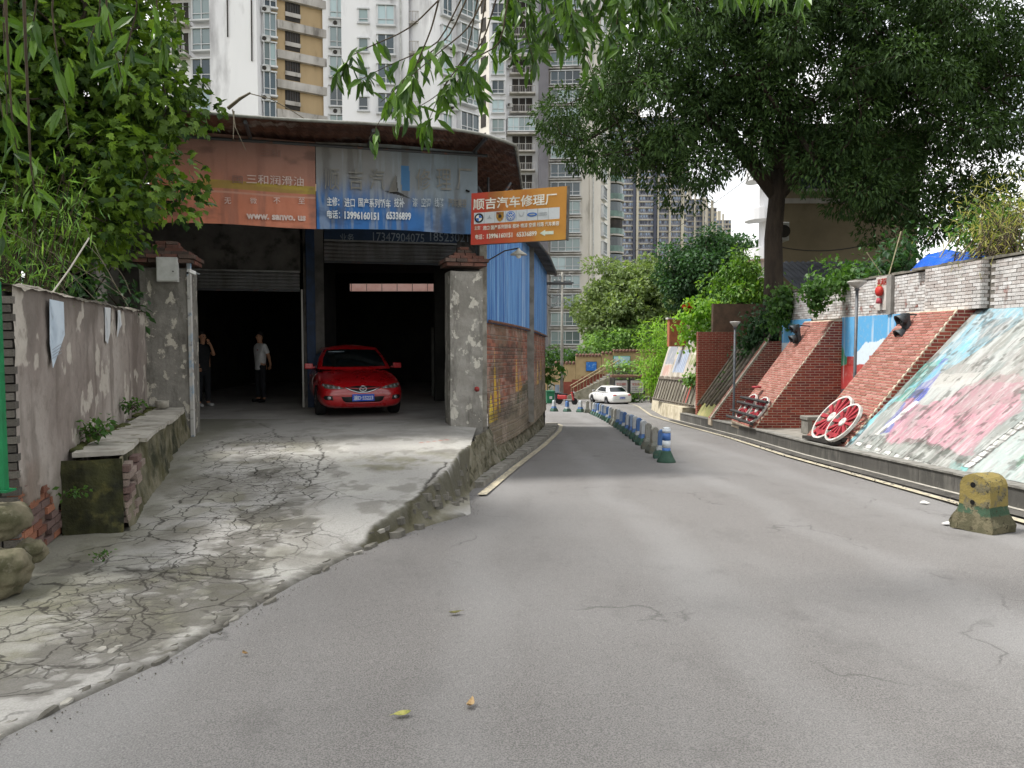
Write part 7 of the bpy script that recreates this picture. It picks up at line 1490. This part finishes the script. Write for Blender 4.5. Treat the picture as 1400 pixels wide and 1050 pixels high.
sf = thing('display_frame', 'open metal display frame with posters standing over the bins', 'display', (P(758, 552, 60).x, 60, ZF), world=True)
for u in (748, 766): bx(sf, 'post', u, 519, u + 1.2, 553, 60, M_STEEL, .08, ZF)
bx(sf, 'top_rail', 747.5, 518.4, 767.8, 520, 60.09, M_STEEL, .08); bx(sf, 'poster', 750, 524, 757, 545, 60.1, mat('poster_beige', 'a8a295', '6f7f78', 2, rough=.7), .04); bx(sf, 'poster', 758.5, 526, 765, 545, 60.1, mat('poster_blue', '8b96a2', '6c7688', 2, rough=.7), .04)
p = P(775, 552, 56.5); mo = thing('red_scooter', 'small red motor scooter parked by the stairs', 'scooter', (p.x, 56.5, rz(56.5)), R(65)); M_SCR = car_paint('scooter_red', 'a3201f')
for y in (-.6, .6): w_ = MB().lathe([(.14, -.05), (.23, -.05), (.25, 0), (.23, .05), (.14, .05)], (0, y, .25), 20, Matrix.Rotation(R(90), 3, 'Y')).build('wheel', M_TYRE, mo, True)
MB().box((0, .35, .55), (.3, .75, .35)).build('rear_body', M_SCR, mo, bevel=.08); MB().box((0, .3, .76), (.27, .65, .08)).build('seat', M_BLKPL, mo, bevel=.03); MB().box((0, -.1, .28), (.3, .5, .08)).build('footboard', M_BLKPL, mo, bevel=.02); MB().box((0, -.48, .65), (.38, .10, .65), Matrix.Rotation(R(-14), 3, 'X')).build('leg_shield', M_SCR, mo, bevel=.04); MB().tube([(-.3, -.4, 1.03), (0, -.44, .98), (.3, -.4, 1.03)], .02, 6).build('handlebar', M_BLKPL, mo); MB().tube([(0, -.5, .9), (0, -.6, .25)], .03, 6).build('fork', M_STEEL, mo); MB().lathe([(.08, 0), (.07, .06), (.02, .08)], (0, -.53, .9), 14, Matrix.Rotation(R(90), 3, 'X')).build('headlight', M_LAMPG, mo, True)
up_ = thing('utility_pole', 'slim grey utility pole rising beside the bins', 'pole', (P(768, 553, 62).x, 62, ZF)); hp_ = P(768, 372, 62).z - ZF; MB().lathe([(.14, 0), (.09, hp_)], (0, 0, 0), 12).build('shaft', mat('concrete_pole', '8b8981', '74726b', 2, rough=.9), up_, True)
for z in (.97, .93, .82): MB().box((0, 0, hp_ * z), (1.4, .08, .08)).build('crossarm', M_STEEL, up_)
for z in (.97, .93):
    for x in (-.6, -.2, .2, .6): MB().lathe([(.03, 0), (.05, .05), (.03, .12)], (x, 0, hp_ * z + .04), 8).build('insulator', M_AC, up_)
def wire(label, pts, r=.015):
    pts = [Vector(p) for p in pts]; t = thing('overhead_wire', label, 'wire', pts[0], world=True); a, b_ = pts[0], pts[-1]; sag = pts[1].x if len(pts) == 3 else .4
    MB().tube([a.lerp(b_, k / 14) - UP * (sag * 4 * (k / 14) * (1 - k / 14)) for k in range(15)], r, 4).build('cable', M_BLKPL, t)
wire('thin dark cable from the workshop corner to the utility pole', [(1.25, 27.9, 3.2), (.7, 0, 0), P(768, 378, 62)], .02); wire('second dark cable just below the first one', [(1.25, 27.9, 2.85), (.8, 0, 0), P(768, 385, 62)], .02); wire('faint cable crossing the sky gap left of the big trunk', [P(768, 376, 62), (1.0, 0, 0), P(1040, 230, 40)], .015); wire('loose cable running along the tan house wall', [P(1068, 338, 31), (.3, 0, 0), P(1215, 325, 31)], .02)
# --- house and tiled shed behind the parapet, under the big tree
hs = thing('tan_house', 'tan rendered house in the shade of the big tree', 'building', (14, 33, 2.5), world=True); MB().prism([(11.2, 33.0, 2.0), (17.2, 33.0, 2.0), (20.0, 41.0, 2.0), (14.3, 41.0, 2.0)], (0, 0, 8.2)).build('wall', mat('shaded_house_render', '857a64', '776d58', .6, rough=.92, c3='756a54', scale3=.9, lo3=.58, hi3=.74), hs); MB().prism([(11.1, 32.5, 10.2), (17.5, 32.5, 10.2), (20.3, 41.4, 10.2), (14.4, 41.4, 10.2)], (0, 0, .3)).build('roof_slab', M_SLAB, hs); MB().box2((11.22, 32.93, 4.55), (17.22, 32.995, 4.7)).build('string_course', M_SLAB, hs); MB().box2((11.22, 32.9, 7.3), (17.22, 32.995, 7.5)).build('string_course', M_SLAB, hs)  # wall colour darkened to carry part of the tree's shade
for x in (12.2, 15.0): w_ = MB().box2((x, 32.94, 7.9), (x + 1.4, 32.992, 9.4)).build('window', GL[1], hs); MB().box2((x - .06, 32.9, 7.8), (x + 1.46, 32.935, 7.9)).build('sill', M_SLAB, w_)
acu = thing('air_conditioner', 'white air conditioner on the corner of the tan house', 'air conditioner', P(1067, 330, 32.2), world=True); q = P(1067, 318, 32.2); MB().box(q, (.45, .8, .75)).build('casing', M_AC, acu, bevel=.02); MB().lathe([(.26, 0), (.26, .03), (.05, .04)], q + Vector((0, -.41, 0)), 16, Matrix.Rotation(R(90), 3, 'X')).build('fan_grille', M_VOID, acu)
sh_ = thing('tiled_shed', 'low shed with a dark grey tiled roof behind the parapet', 'shed', (12, 28, 2.5), world=True); MB().box2((10.4, 27.6, 2.3), (14.2, 30.5, 3.35)).build('wall', M_DARKWALL, sh_)
S, T = np.meshgrid(np.linspace(0, 1, 200), np.linspace(0, 1, 8)); co = np.stack([10.1 + S * 4.5, 27.1 + T * 3.6, 3.25 + T * 1.35 + .05 * np.abs(np.sin(S * 4.5 * math.pi / .22))], -1); grid_obj('tile_roof', co, mat('grey_roof_tile', '3b3f47', '2c3036', 3, rough=.8), sh_, None, False)
bh_ = thing('balcony_building', 'pale building with curved balconies peeping out left of the big trunk', 'building', (P(1060, 463, 58).x, 58, 0), world=True); a = P(1040, 463, 60); MB().box2((a.x, 60, -2), (a.x + 9, 61, 17)).build('wall', M_TW, bh_)
for k in range(7):
    c = P(1040, 302, 59.8) + UP * ((k - 3) * 1.65 * 1.0 if False else (k - 3) * 3.0) ; pts = [c + Vector((-math.sin(q) * 1.1, -math.cos(q) * 1.5 + .2, 0)) for q in np.linspace(-.2, math.pi - .4, 10)] + [c + Vector((1.2, .2, 0)), c + Vector((1.2, -1.2, 0))]
    MB().prism(pts, (0, 0, .85)).build('balcony', M_TW if k != 1 else mat('pink_balcony', 'b98478', 'a57266', 1, rough=.8), bh_)
# ================================================================== TREES AND PLANTS
M_BARK = mat('bark_grey', '5a5045', '3f372f', 5, rough=.95, bump=.8, bscale=14, bdist=.05, stretch=(1, 1, .3)); M_BARKD = mat('bark_dark', '3c332a', '2b241e', 6, rough=.95, bump=.6, bscale=16, bdist=.04, stretch=(1, 1, .3)); M_TWIG = mat('twig', '4d4334', '382f25', 12, rough=.9)
L_BAN = leaf_mat('banyan_leaf', '293f22', '4e6836', .22, .6, .2); L_BIG = leaf_mat('mulberry_leaf', '284620', '7f9f36', .27); L_HANG = leaf_mat('hanging_leaf', '2c4a1e', '62852f', .26, .4, .4); L_BAMB = leaf_mat('bamboo_leaf', '6a9a36', '9dc24a', .45); L_ROUND = leaf_mat('pale_tree_leaf', '6f8554', '98a870', .33); L_DARK = leaf_mat('dark_tree_leaf', '2f4d30', '466a3e', .3); L_BUSH = leaf_mat('bush_leaf', '6f9650', 'a0bd78', .4); L_VINE = leaf_mat('vine_leaf', '365a26', '5d8236', .35); L_GRASS = leaf_mat('dry_grass', '8b9152', 'b3a868', .4); L_FERN = leaf_mat('fern_leaf', '55803a', '8fb257', .35)
def PV(u, v, d): return tuple(P(u, v, d))
# --- the big banyan on the high ground
tb = P(1057, 425, 28); pth = [(tb.x + .1, 28, 2.2), (tb.x, 28, 3.6), (tb.x - .05, 28, 5.2), (tb.x + .05, 28, 6.6), (tb.x + .0, 28, 7.6)]
lob = [((4.7, 28, 9.6), (3.3, 3.2, 2.6)), ((2.6, 28, 8.9), (1.2, 1.6, 1.3)), ((6.4, 27.5, 7.6), (1.6, 1.8, .9)), ((7.4, 28, 11.6), (3.4, 3.6, 2.6)), ((10.6, 28, 11.4), (3.6, 4, 2.8)), ((10.8, 27.2, 8.6), (2.2, 2.4, 1.4)), ((14.2, 28, 11.0), (3.6, 4, 3.0)), ((14.8, 27.5, 7.6), (2.6, 2.6, 1.9)), ((12.6, 26.8, 7.2), (1.4, 1.6, .9)), ((17.3, 28, 10.6), (2.0, 3, 2.4)), ((8, 28, 14.6), (5, 4, 1.8)), ((13, 28, 14.8), (4.2, 4, 1.5)), ((16.6, 27.5, 7.4), (1.2, 1.6, 1.6)), ((15.0, 26.8, 5.9), (2.0, 2, 1.0)), ((11.6, 26.6, 7.5), (1.7, 1.5, .9)), ((8.8, 26.8, 8.3), (1.5, 1.4, .8)), ((13.2, 26.6, 6.5), (1.5, 1.4, .8)), ((11.9, 26.4, 6.2), (1.5, 1.3, .6)), ((13.7, 26.4, 5.5), (1.5, 1.4, .7))]
t, cl = tree('banyan_tree', 'huge dark spreading tree behind the parapet, arching over the road', pth[0], pth[-1], .36, lob, 1.25, (.6, 1.1), 540, .20, 'oval', L_BAN, M_BARKD, 3, .6, trunk_path=pth, width=.62)
mb = MB()
for tip in ((7.4, 28, 9.2), (5.2, 27.6, 10.6), (12.2, 27.6, 8.8), (10.2, 28.2, 11.8)):
    a = Vector(pth[-2]); b_ = Vector(tip); mb.tube([a, a.lerp(b_, .35) + UP * .35, a.lerp(b_, .7) + UP * .3, b_], [.22, .16, .11, .06], 9)
mb.build('limb', M_BARKD, t, True)
# --- broad-leaved tree over the left wall
tree('mulberry_tree', 'bright green broad-leaved tree hanging over the left wall', (-6.9, 10.4, -.1), (-6.5, 10.1, 3.2), .16, [((-5.5, 9.7, 5.0), (1.35, 1.2, 1.2)), ((-6.4, 9.6, 4.2), (1.5, 1.3, 1.2)), ((-4.75, 9.6, 3.65), (.72, .8, .62)), ((-5.45, 9.8, 3.05), (.85, .8, .5)), ((-5.9, 9.8, 6.5), (1.7, 1.4, .9)), ((-4.55, 9.7, 4.5), (.6, .7, .6)), ((-7.4, 9.6, 5.6), (1.2, 1.2, 1.2))], 0.42, (.32, .46), 430, .12, 'lobed', L_BIG, M_BARK, 5, .75, width=1.0, flat=.8, single=300)
# --- feathery bamboo at the far left
def spray(name, label, base, tips, per, lsize, lm, kind='blade', cat='plant', spread=.10, r=.012, seed=1, width=1.0, droop=.9, group=None, start=.25):
    rg = np.random.default_rng(seed); base = Vector(base); t = thing(name, label, cat, base, 0, group, world=True); mb = MB(); Pp, Dd = [], []
    for tip in tips:
        tip = Vector(tip); b0 = base + Vector((rg.normal(0, spread), rg.normal(0, spread), 0)); mid = b0.lerp(tip, .6) + UP * (tip - b0).length * .22; path = [(b0 * (1 - s) ** 2 + mid * 2 * s * (1 - s) + tip * s * s) for s in np.linspace(0, 1, 9)]
        mb.tube(path, [r * (1 - .75 * k / 8) for k in range(9)], 5, False)
        for k in range(per):
            s = rg.uniform(start, 1) ** .8; p = b0 * (1 - s) ** 2 + mid * 2 * s * (1 - s) + tip * s * s; q = np.array(p) + rg.normal(0, spread * .8, 3); d = np.array(tip - b0) / ((tip - b0).length + 1e-6) * .6 + rg.normal(0, .6, 3); d[2] -= droop * rg.uniform(.3, 1); Pp.append(q); Dd.append(d)
    mb.build('stems', M_TWIG, t, True); Pp = np.array(Pp); leaf_mesh('leaves', Pp, np.array(Dd), lsize * rg.uniform(.6, 1.3, len(Pp)), kind, lm, t, width=width, seed=seed); return t
rg0 = random.Random(4)
spray('bamboo_clump', 'feathery bamboo with thin drooping leaves at the left edge', (-5.9, 9.0, -.1), [P(rg0.uniform(-60, 125), rg0.uniform(200, 375), rg0.uniform(7.9, 8.9)) for _ in range(46)], 40, .15, L_FERN, 'blade', seed=2, width=1.1, cat='bamboo', spread=.14)
tree('garden_shrub', 'dark dense shrub behind the grey wall below the broad-leaved tree', (-7.0, 11.6, -.1), (-7.0, 11.6, 1.2), .08, [((-6.9, 11.6, 2.2), (1.2, .9, 1.2)), ((-8.2, 11, 2.3), (1.3, .9, 1.4)), ((-7.4, 12.2, 3.4), (1.4, .8, .9)), ((-6.6, 9.6, 1.9), (1.1, .8, .8))], .5, (.36, .5), 180, .13, 'oval', L_DARK, M_BARKD, 9, .5, cat='shrub')
mbv = thing('bare_branches', 'bare grey twigs arching over the grey wall top', 'branches', P(150, 400, 8.0), world=True); mbx = MB()
for k in range(10):
    a = P(rg0.uniform(20, 180), rg0.uniform(390, 420), 8.3); b_ = P(rg0.uniform(0, 170), rg0.uniform(300, 400), rg0.uniform(7, 8.5)); m_ = a.lerp(b_, .5) + UP * rg0.uniform(-.1, .25); mbx.tube([a * (1 - s) ** 2 + m_ * 2 * s * (1 - s) + b_ * s * s for s in np.linspace(0, 1, 8)], .0035, 4, False)
mbx.build('twig', mat('pale_twig', '6f6859', '57503f', 9, rough=.9), mbv)
rp = thing('white_rope', 'thin pale rope rising from the wall top to the foliage', 'rope', P(70, 403, 7.6), world=True); MB().tube([P(68, 405, 7.6), P(95, 368, 7.7), P(122, 325, 7.8)], .008, 5).build('rope', mat('rope', 'b9b5aa', rough=.8), rp)
db = thing('dead_branch', 'bare dead branch lying on the workshop roof edge', 'branch', P(320, 150, 12.2), world=True); MB().tube([P(312, 148, 12.4), P(328, 135, 12.3), P(342, 127, 12.2)], [.03, .025, .015], 6).tube([P(342, 128, 12.2), P(370, 135, 12.4), P(400, 152, 12.8), P(425, 168, 13)], .008, 4).tube([P(318, 150, 12.2), P(322, 175, 12.1), P(336, 205, 12.1)], [.012, .008, .004], 5).tube([P(320, 152, 12.2), P(319, 190, 12.1)], [.01, .005], 4).build('branch_wood', MATS['pale_twig'], db)
# --- tree whose long leaves hang into the top of the view; its unseen crown is shaped to shade the forecourt
ot = thing('street_tree', 'overhanging tree whose long drooping leaves fill the top of the view', 'tree', (-7.2, -2.2, .1), world=True)
tp_ = [(-7.2, -2.2, 0), (-7.0, -2.0, 3), (-6.4, -1.4, 6), (-5.4, -.4, 8.4)]; MB().tube(tp_, [.42, .34, .30, .24], 12).build('trunk', M_BARK, ot, True)
rgc = np.random.default_rng(21); ccl = []
while len(ccl) < 84:
    p = np.array((rgc.uniform(-10, 2.2), rgc.uniform(-6, 11.2), rgc.uniform(8.6, 11.2)))
    if (p[0] < -4.6 or (p[1] < 0 and rgc.random() < .12)) and (p[0] > -6.3 or p[1] < 8.2) and all(np.linalg.norm(p - q) > .95 for q in ccl): ccl.append(p)
mbg, nds = grow(tp_, ccl, .2, seed=8); mbg.build('branches', M_BARK, ot, True)
pp, dd = clump_leaves(ccl, rgc.uniform(.75, 1.05, len(ccl)), 95, rgc, .7, .3, .6); leaf_mesh('crown', pp, dd, .24 * rgc.uniform(.8, 1.2, len(pp)), 'lance', L_HANG, ot, width=2.0, seed=4)
HL = []
def hang(paths, d0, n, lsize, seed, start=.4, jitter=.05, droop=1.3):
    rg = np.random.default_rng(seed); mb = MB(); Pp, Dd = [], []
    for pts in paths:
        dd_ = d0 + rg.normal(0, .35); W = [P(u, v, dd_ + .1 * k) for k, (u, v) in enumerate(pts)]; top_ = W[0] + Vector((rg.uniform(-.3, .3), .2, max(1.5, 8.8 - W[0].z))); W = [top_] + W
        fine = []
        for i in range(len(W) - 1):
            for s in np.linspace(0, 1, 6)[:-1]: fine.append(W[i].lerp(W[i + 1], s))
        fine.append(W[-1]); m = len(fine); sm = [fine[0]] + [(fine[i - 1] + fine[i] * 2 + fine[i + 1]) / 4 for i in range(1, m - 1)] + [fine[-1]]; mb.tube(sm, [.009 - .0068 * k / (m - 1) for k in range(m)], 5, False)
        for k in range(n):
            s = start + (1 - start) * rg.uniform(0, 1) ** .75; i = min(m - 2, int(s * (m - 1))); p = sm[i].lerp(sm[i + 1], s * (m - 1) - i); q = np.array(p) + rg.normal(0, jitter * .35, 3); d = rg.normal(0, .55, 3); d[2] -= droop * rg.uniform(.55, 1.2); Pp.append(q); Dd.append(d)
    mb.build('hanging_twigs', M_TWIG, ot, True); HL.append((np.array(Pp), np.array(Dd), lsize * rg.uniform(.6, 1.2, len(Pp))))
r2 = random.Random(12)
hang([[(655, -40), (615, 50), (560, 95), (505, 190)], [(690, -40), (660, 60), (610, 110), (575, 190)], [(640, -40), (560, 40), (480, 75), (460, 105)], [(700, -40), (685, 60), (640, 85), (655, 130)], [(660, -40), (640, 70), (600, 130), (540, 165)], [(650, -40), (600, 60), (530, 90), (490, 110)], [(670, -40), (650, 90), (625, 110), (610, 140)], [(610, -40), (590, 40), (560, 110), (545, 150)], [(680, -40), (640, 40), (590, 80), (520, 140)]], 5.6, 27, .175, 31, .56)
hang([[(u, -60), (u + r2.uniform(-20, 20), 0), (u + r2.uniform(-25, 25), r2.uniform(45, 110) if u < 850 else r2.uniform(10, 55))] for u in np.linspace(695, 915, 22)], 6.0, 34, .165, 33, .45)
hang([[(u, -60), (u + r2.uniform(-10, 10), -20), (u + r2.uniform(-15, 15), r2.uniform(-12, 6))] for u in np.linspace(990, 1090, 6)], 6.4, 9, .18, 35, .6)
hang([[(u, -80), (u + r2.uniform(-20, 20), 10), (u + r2.uniform(-30, 30), r2.uniform(60, 190) * (1 if u < 150 else .7))] for u in np.linspace(-40, 215, 9)], 3.8, 12, .15, 37, .6)
hang([[(u, -80), (u + 5, 60), (u + 12, 170 + 60 * k), (u + 20, 215 + 60 * k)] for k, u in enumerate((5, 30, -15))], 3.4, 9, .13, 39, .65)
leaf_parts(ot, *(np.concatenate([h[i] for h in HL]) for i in range(3)), 'lance', L_HANG, 300, .95, 1.6, 31, (0, -1, .4))
# --- round pale tree, bushes and dark trees at the end of the road
c = P(858, 418, 75); tree('round_tree', 'round pale green tree in the sun beyond the stairs', (c.x, 75, ZF), (c.x, 75, 1.0), .25, [((c.x, 75, c.z), (5.0, 4, 4.4)), ((c.x - 2.6, 74, c.z - 1), (2.6, 2.4, 2.6)), ((c.x + 3.6, 74.5, c.z - 1.6), (2.8, 2.4, 2.6)), ((c.x + 6, 75, c.z - 2.8), (2.2, 2, 2))], 1.25, (.8, 1.2), 150, .36, 'oval', L_ROUND, M_BARK, 12, .4, width=1.2)
c = P(840, 468, 71); tree('bush', 'pale rounded bush just behind the tan wall', (c.x, 71, -2), (c.x, 71, -.5), .1, [((c.x, 71, c.z), (3.0, 1.6, 1.2)), ((c.x + 3.4, 71, c.z + .2), (1.6, 1.4, 1.2))], .8, (.6, .85), 220, .30, 'oval', L_BUSH, M_BARK, 13, .3, cat='bush')
c = P(768, 491, 71.5); tree('bush', 'low green hedge bush behind the left end of the tan wall', (c.x, 71.5, -3), (c.x, 71.5, -1), .1, [((c.x, 71.5, c.z), (2.4, 1.2, 1.0)), ((c.x - 1.8, 71.5, c.z - .3), (1.4, 1, .8))], .7, (.5, .75), 220, .26, 'oval', L_VINE, M_BARK, 14, .3, cat='bush')
c = P(975, 362, 66); tree('dark_tree', 'dark rounded tree below the sky gap', (c.x, 66, -1), (c.x, 66, 3), .25, [((c.x, 66, c.z), (3.6, 3, 2.8)), ((c.x + 3.4, 66, c.z - .2), (2.6, 2.4, 2.4)), ((c.x - 2.6, 66, c.z - 1.4), (2, 2, 1.8)), ((c.x + .6, 66, c.z - 3.2), (4, 2.4, 2.4))], 1.1, (.75, 1.1), 170, .30, 'oval', L_DARK, M_BARKD, 15, .4, width=1.2)
c = P(1018, 392, 36); tree('laurel_tree', 'glossy mid green small tree left of the big trunk', (c.x, 36, 1.5), (c.x, 36, 3.0), .14, [((c.x, 36, c.z), (1.5, 1.3, 1.5)), ((c.x - .9, 36, c.z - .8), (1.0, 1, 1.0)), ((c.x + 1.0, 35.5, c.z - .9), (1.0, 1, 1.0))], .6, (.45, .62), 260, .20, 'oval', leaf_mat('laurel_leaf', '46702f', '7a9c42', .35), M_BARKD, 16, .7, width=1.0)
rg0 = random.Random(9); spray('bamboo_clump', 'bright yellow-green bamboo beside the leaning house panel', (P(897, 530, 50).x, 50, -2.6), [P(rg0.uniform(868, 925), rg0.uniform(436, 525), rg0.uniform(48.5, 52)) for _ in range(70)], 46, .38, L_BAMB, 'blade', spread=.28, seed=6, width=1.5, cat='bamboo', start=.1)
spray('verge_shrub', 'pale leafy shrub behind the notice board', (P(858, 520, 64.5).x, 64.5, -2.5), [P(rg0.uniform(826, 886), rg0.uniform(492, 520), rg0.uniform(64, 65)) for _ in range(26)], 34, .34, L_BUSH, 'oval', spread=.3, seed=7, cat='shrub', start=.1); spray('verge_shrub', 'low weeds at the foot of the notice board', (P(868, 545, 60.8).x, 60.8, ZF), [P(rg0.uniform(852, 884), rg0.uniform(538, 548), 60.8) for _ in range(16)], 14, .24, L_VINE, 'oval', spread=.2, seed=8, cat='weeds', start=.1)
# --- creepers and wall-top plants
def creeper(label, px, d, n, lsize, lm, seed, kind='oval', name='creeper', jit=.12, cat='creeper', dd=0.0):
    rg = np.random.default_rng(seed); t = thing(name, label, cat, P(*px[0], d), world=True); Pp, Dd = [], []; mb = MB()
    for a, b_ in zip(px[:-1], px[1:]): mb.tube([P(*a, d + dd) + Vector((.05, .05, 0)), P(*b_, d + dd) + Vector((.05, .05, 0))], .012, 4, False)
    for k in range(n):
        i = rg.integers(0, len(px) - 1); s = rg.uniform(); u = px[i][0] + (px[i + 1][0] - px[i][0]) * s; v = px[i][1] + (px[i + 1][1] - px[i][1]) * s; q = np.array(P(u, v, d + dd)) + rg.normal(0, jit, 3); Pp.append(q); e = rg.normal(0, .5, 3); e[2] -= .8; e[1] -= .3; Dd.append(e)
    mb.build('vine_stem', M_TWIG, t); leaf_mesh('leaves', np.array(Pp), np.array(Dd), lsize * rg.uniform(.6, 1.3, n), kind, lm, t, width=1.5, seed=seed); return t
creeper('creeper draped over the parapet top left of the garden lamp', [(1098, 400), (1112, 392), (1125, 398), (1148, 385), (1165, 380), (1150, 388)], 21.4, 900, .13, L_VINE, 41, jit=.16); creeper('tuft of creeper hanging down the parapet like a beard', [(1112, 395), (1117, 408), (1116, 422), (1118, 412)], 21.6, 420, .11, L_VINE, 42, jit=.10); creeper('creeper rolling over the left end of the parapet', [(1066, 398), (1075, 408), (1064, 420), (1060, 440), (1072, 432), (1080, 400)], 25.6, 900, .15, L_VINE, 43, jit=.2)
creeper('dark creeper curtain beside the far brick wall', [(1058, 415), (1045, 440), (1035, 455), (1020, 470), (1045, 470), (1052, 455), (1030, 440)], 27.6, 1700, .15, L_DARK, 44, jit=.25); creeper('thin creeper trailing down the green slope', [(1040, 470), (1020, 490), (1005, 510), (992, 530)], 28.6, 500, .13, L_VINE, 45, jit=.16)
creeper('yellow-green creeper crown on top of the leaning house panel', [(930, 450), (945, 425), (955, 432), (965, 420), (975, 440), (985, 455), (960, 455), (940, 460)], 33, 1700, .18, L_BAMB, 46, jit=.28); creeper('creeper hanging over the right edge of the house panel', [(975, 450), (982, 470), (970, 490), (962, 505), (975, 480)], 31.2, 800, .16, L_VINE, 47, jit=.2); creeper('small weed growing out of the house panel', [(938, 515), (945, 522), (952, 518), (945, 512)], 32.4, 260, .14, L_FERN, 48, jit=.14)
fl2 = thing('red_flower', 'single red flower above the house panel creeper', 'flower', P(939.5, 422, 33), world=True); leaf_mesh('petals', np.array([P(939.5, 421, 33)] * 22) + rng.normal(0, .06, (22, 3)), rng.normal(0, 1, (22, 3)), np.full(22, .22), 'oval', leaf_mat('red_petal', 'b02424', 'd03a30', .3), fl2, width=1.6); MB().tube([P(940, 434, 33), P(939.5, 421, 33)], .012, 4).build('stem', M_TWIG, fl2)
M_BRKP = mat('orange_pillar', 'a0603f', '86503a', 3, rough=.9); op = thing('orange_pier', 'orange brick pier behind the top of the house panel', 'pier', P(925, 458, 37), world=True); q = P(925, 458, 37); MB().box((q.x, q.y, q.z + .1), (.8, .5, 1.3)).build('pier', M_BRKP, op); MB().box((q.x, q.y, q.z + .79), (.95, .62, .08)).build('cap', M_SLAB, op)
rg0 = random.Random(15)
spray('wall_top_grass', 'tall pale grass and weeds on the parapet at the right edge', P(1375, 350, 15.2), [P(rg0.uniform(1318, 1440), rg0.uniform(262, 345), rg0.uniform(14.6, 16.5)) for _ in range(60)], 34, .20, L_GRASS, 'blade', spread=.42, seed=51, width=.8, cat='grass', start=.05); spray('wall_top_shrub', 'leafy green shrub above the parapet right of the tarpaulin', P(1350, 352, 16.2), [P(rg0.uniform(1310, 1400), rg0.uniform(285, 348), rg0.uniform(15.8, 17)) for _ in range(40)], 34, .15, L_VINE, 'oval', spread=.34, seed=52, cat='shrub', start=.05)
spray('wall_top_shrub', 'dark leafy shrub with big leaves behind the lantern panel', P(1225, 385, 20.5), [P(rg0.uniform(1195, 1262), rg0.uniform(318, 385), rg0.uniform(20, 21.5)) for _ in range(34)], 30, .20, L_DARK, 'oval', spread=.3, seed=53, cat='shrub', start=.05); spray('wall_top_shrub', 'fern-like green shrub on the parapet above the garden lamp', P(1170, 385, 22.5), [P(rg0.uniform(1120, 1190), rg0.uniform(358, 392), 22.5 + rg0.uniform(-.4, .6)) for _ in range(30)], 30, .16, L_VINE, 'oval', spread=.25, seed=54, cat='shrub', start=.05)
sk = thing('bamboo_stakes', 'bare bamboo stakes standing behind the parapet', 'stakes', P(1215, 385, 19.5), world=True)
for a, b_, r_ in (((1212, 388), (1232, 316), .014), ((1337, 352), (1342, 302), .03), ((1285, 352), (1302, 324), .012), ((1205, 375), (1185, 345), .01), ((1310, 355), (1328, 332), .014)): MB().tube([P(*a, 19.0 if a[0] < 1250 else 16.0), P(*b_, 19.0 if a[0] < 1250 else 16.0)], r_, 6).build('stake', mat('bamboo_stake', 'a09878', '857c5e', 8, rough=.7), sk)
# --- weeds by the ledge and along the seam
for k, (u, v, d, n, h, lab) in enumerate(((128, 596, 8.0, 22, .16, 'small weed growing on the near end of the ledge'), (182, 560, 10.2, 22, .12, 'fringe of weeds between ledge and wall'), (100, 680, 7.0, 10, .10, 'sparse weed at the dark end of the ledge'), (140, 765, 6.1, 8, .06, 'tiny weed in the mossy corner by the stones'), (690, 640, 15.0, 14, .14, 'weed tuft between the kerb and the rubble footing'), (372, 812, 5.9, 7, .05, 'tiny green sprout on the broken concrete seam'), (748, 520, 27.6, 26, .5, 'leafy sprig growing from the workshop far corner'))):
    b_ = P(u, v, d); rgk = random.Random(60 + k); spray('weed', lab, b_, [b_ + Vector((rgk.uniform(-h, h) * 1.3, rgk.uniform(-h, h) * .6, rgk.uniform(.3, 1) * h)) for _ in range(n)], 5, h * .55, L_VINE, 'oval', spread=h * .35, r=.003, seed=60 + k, cat='weed', start=.2)
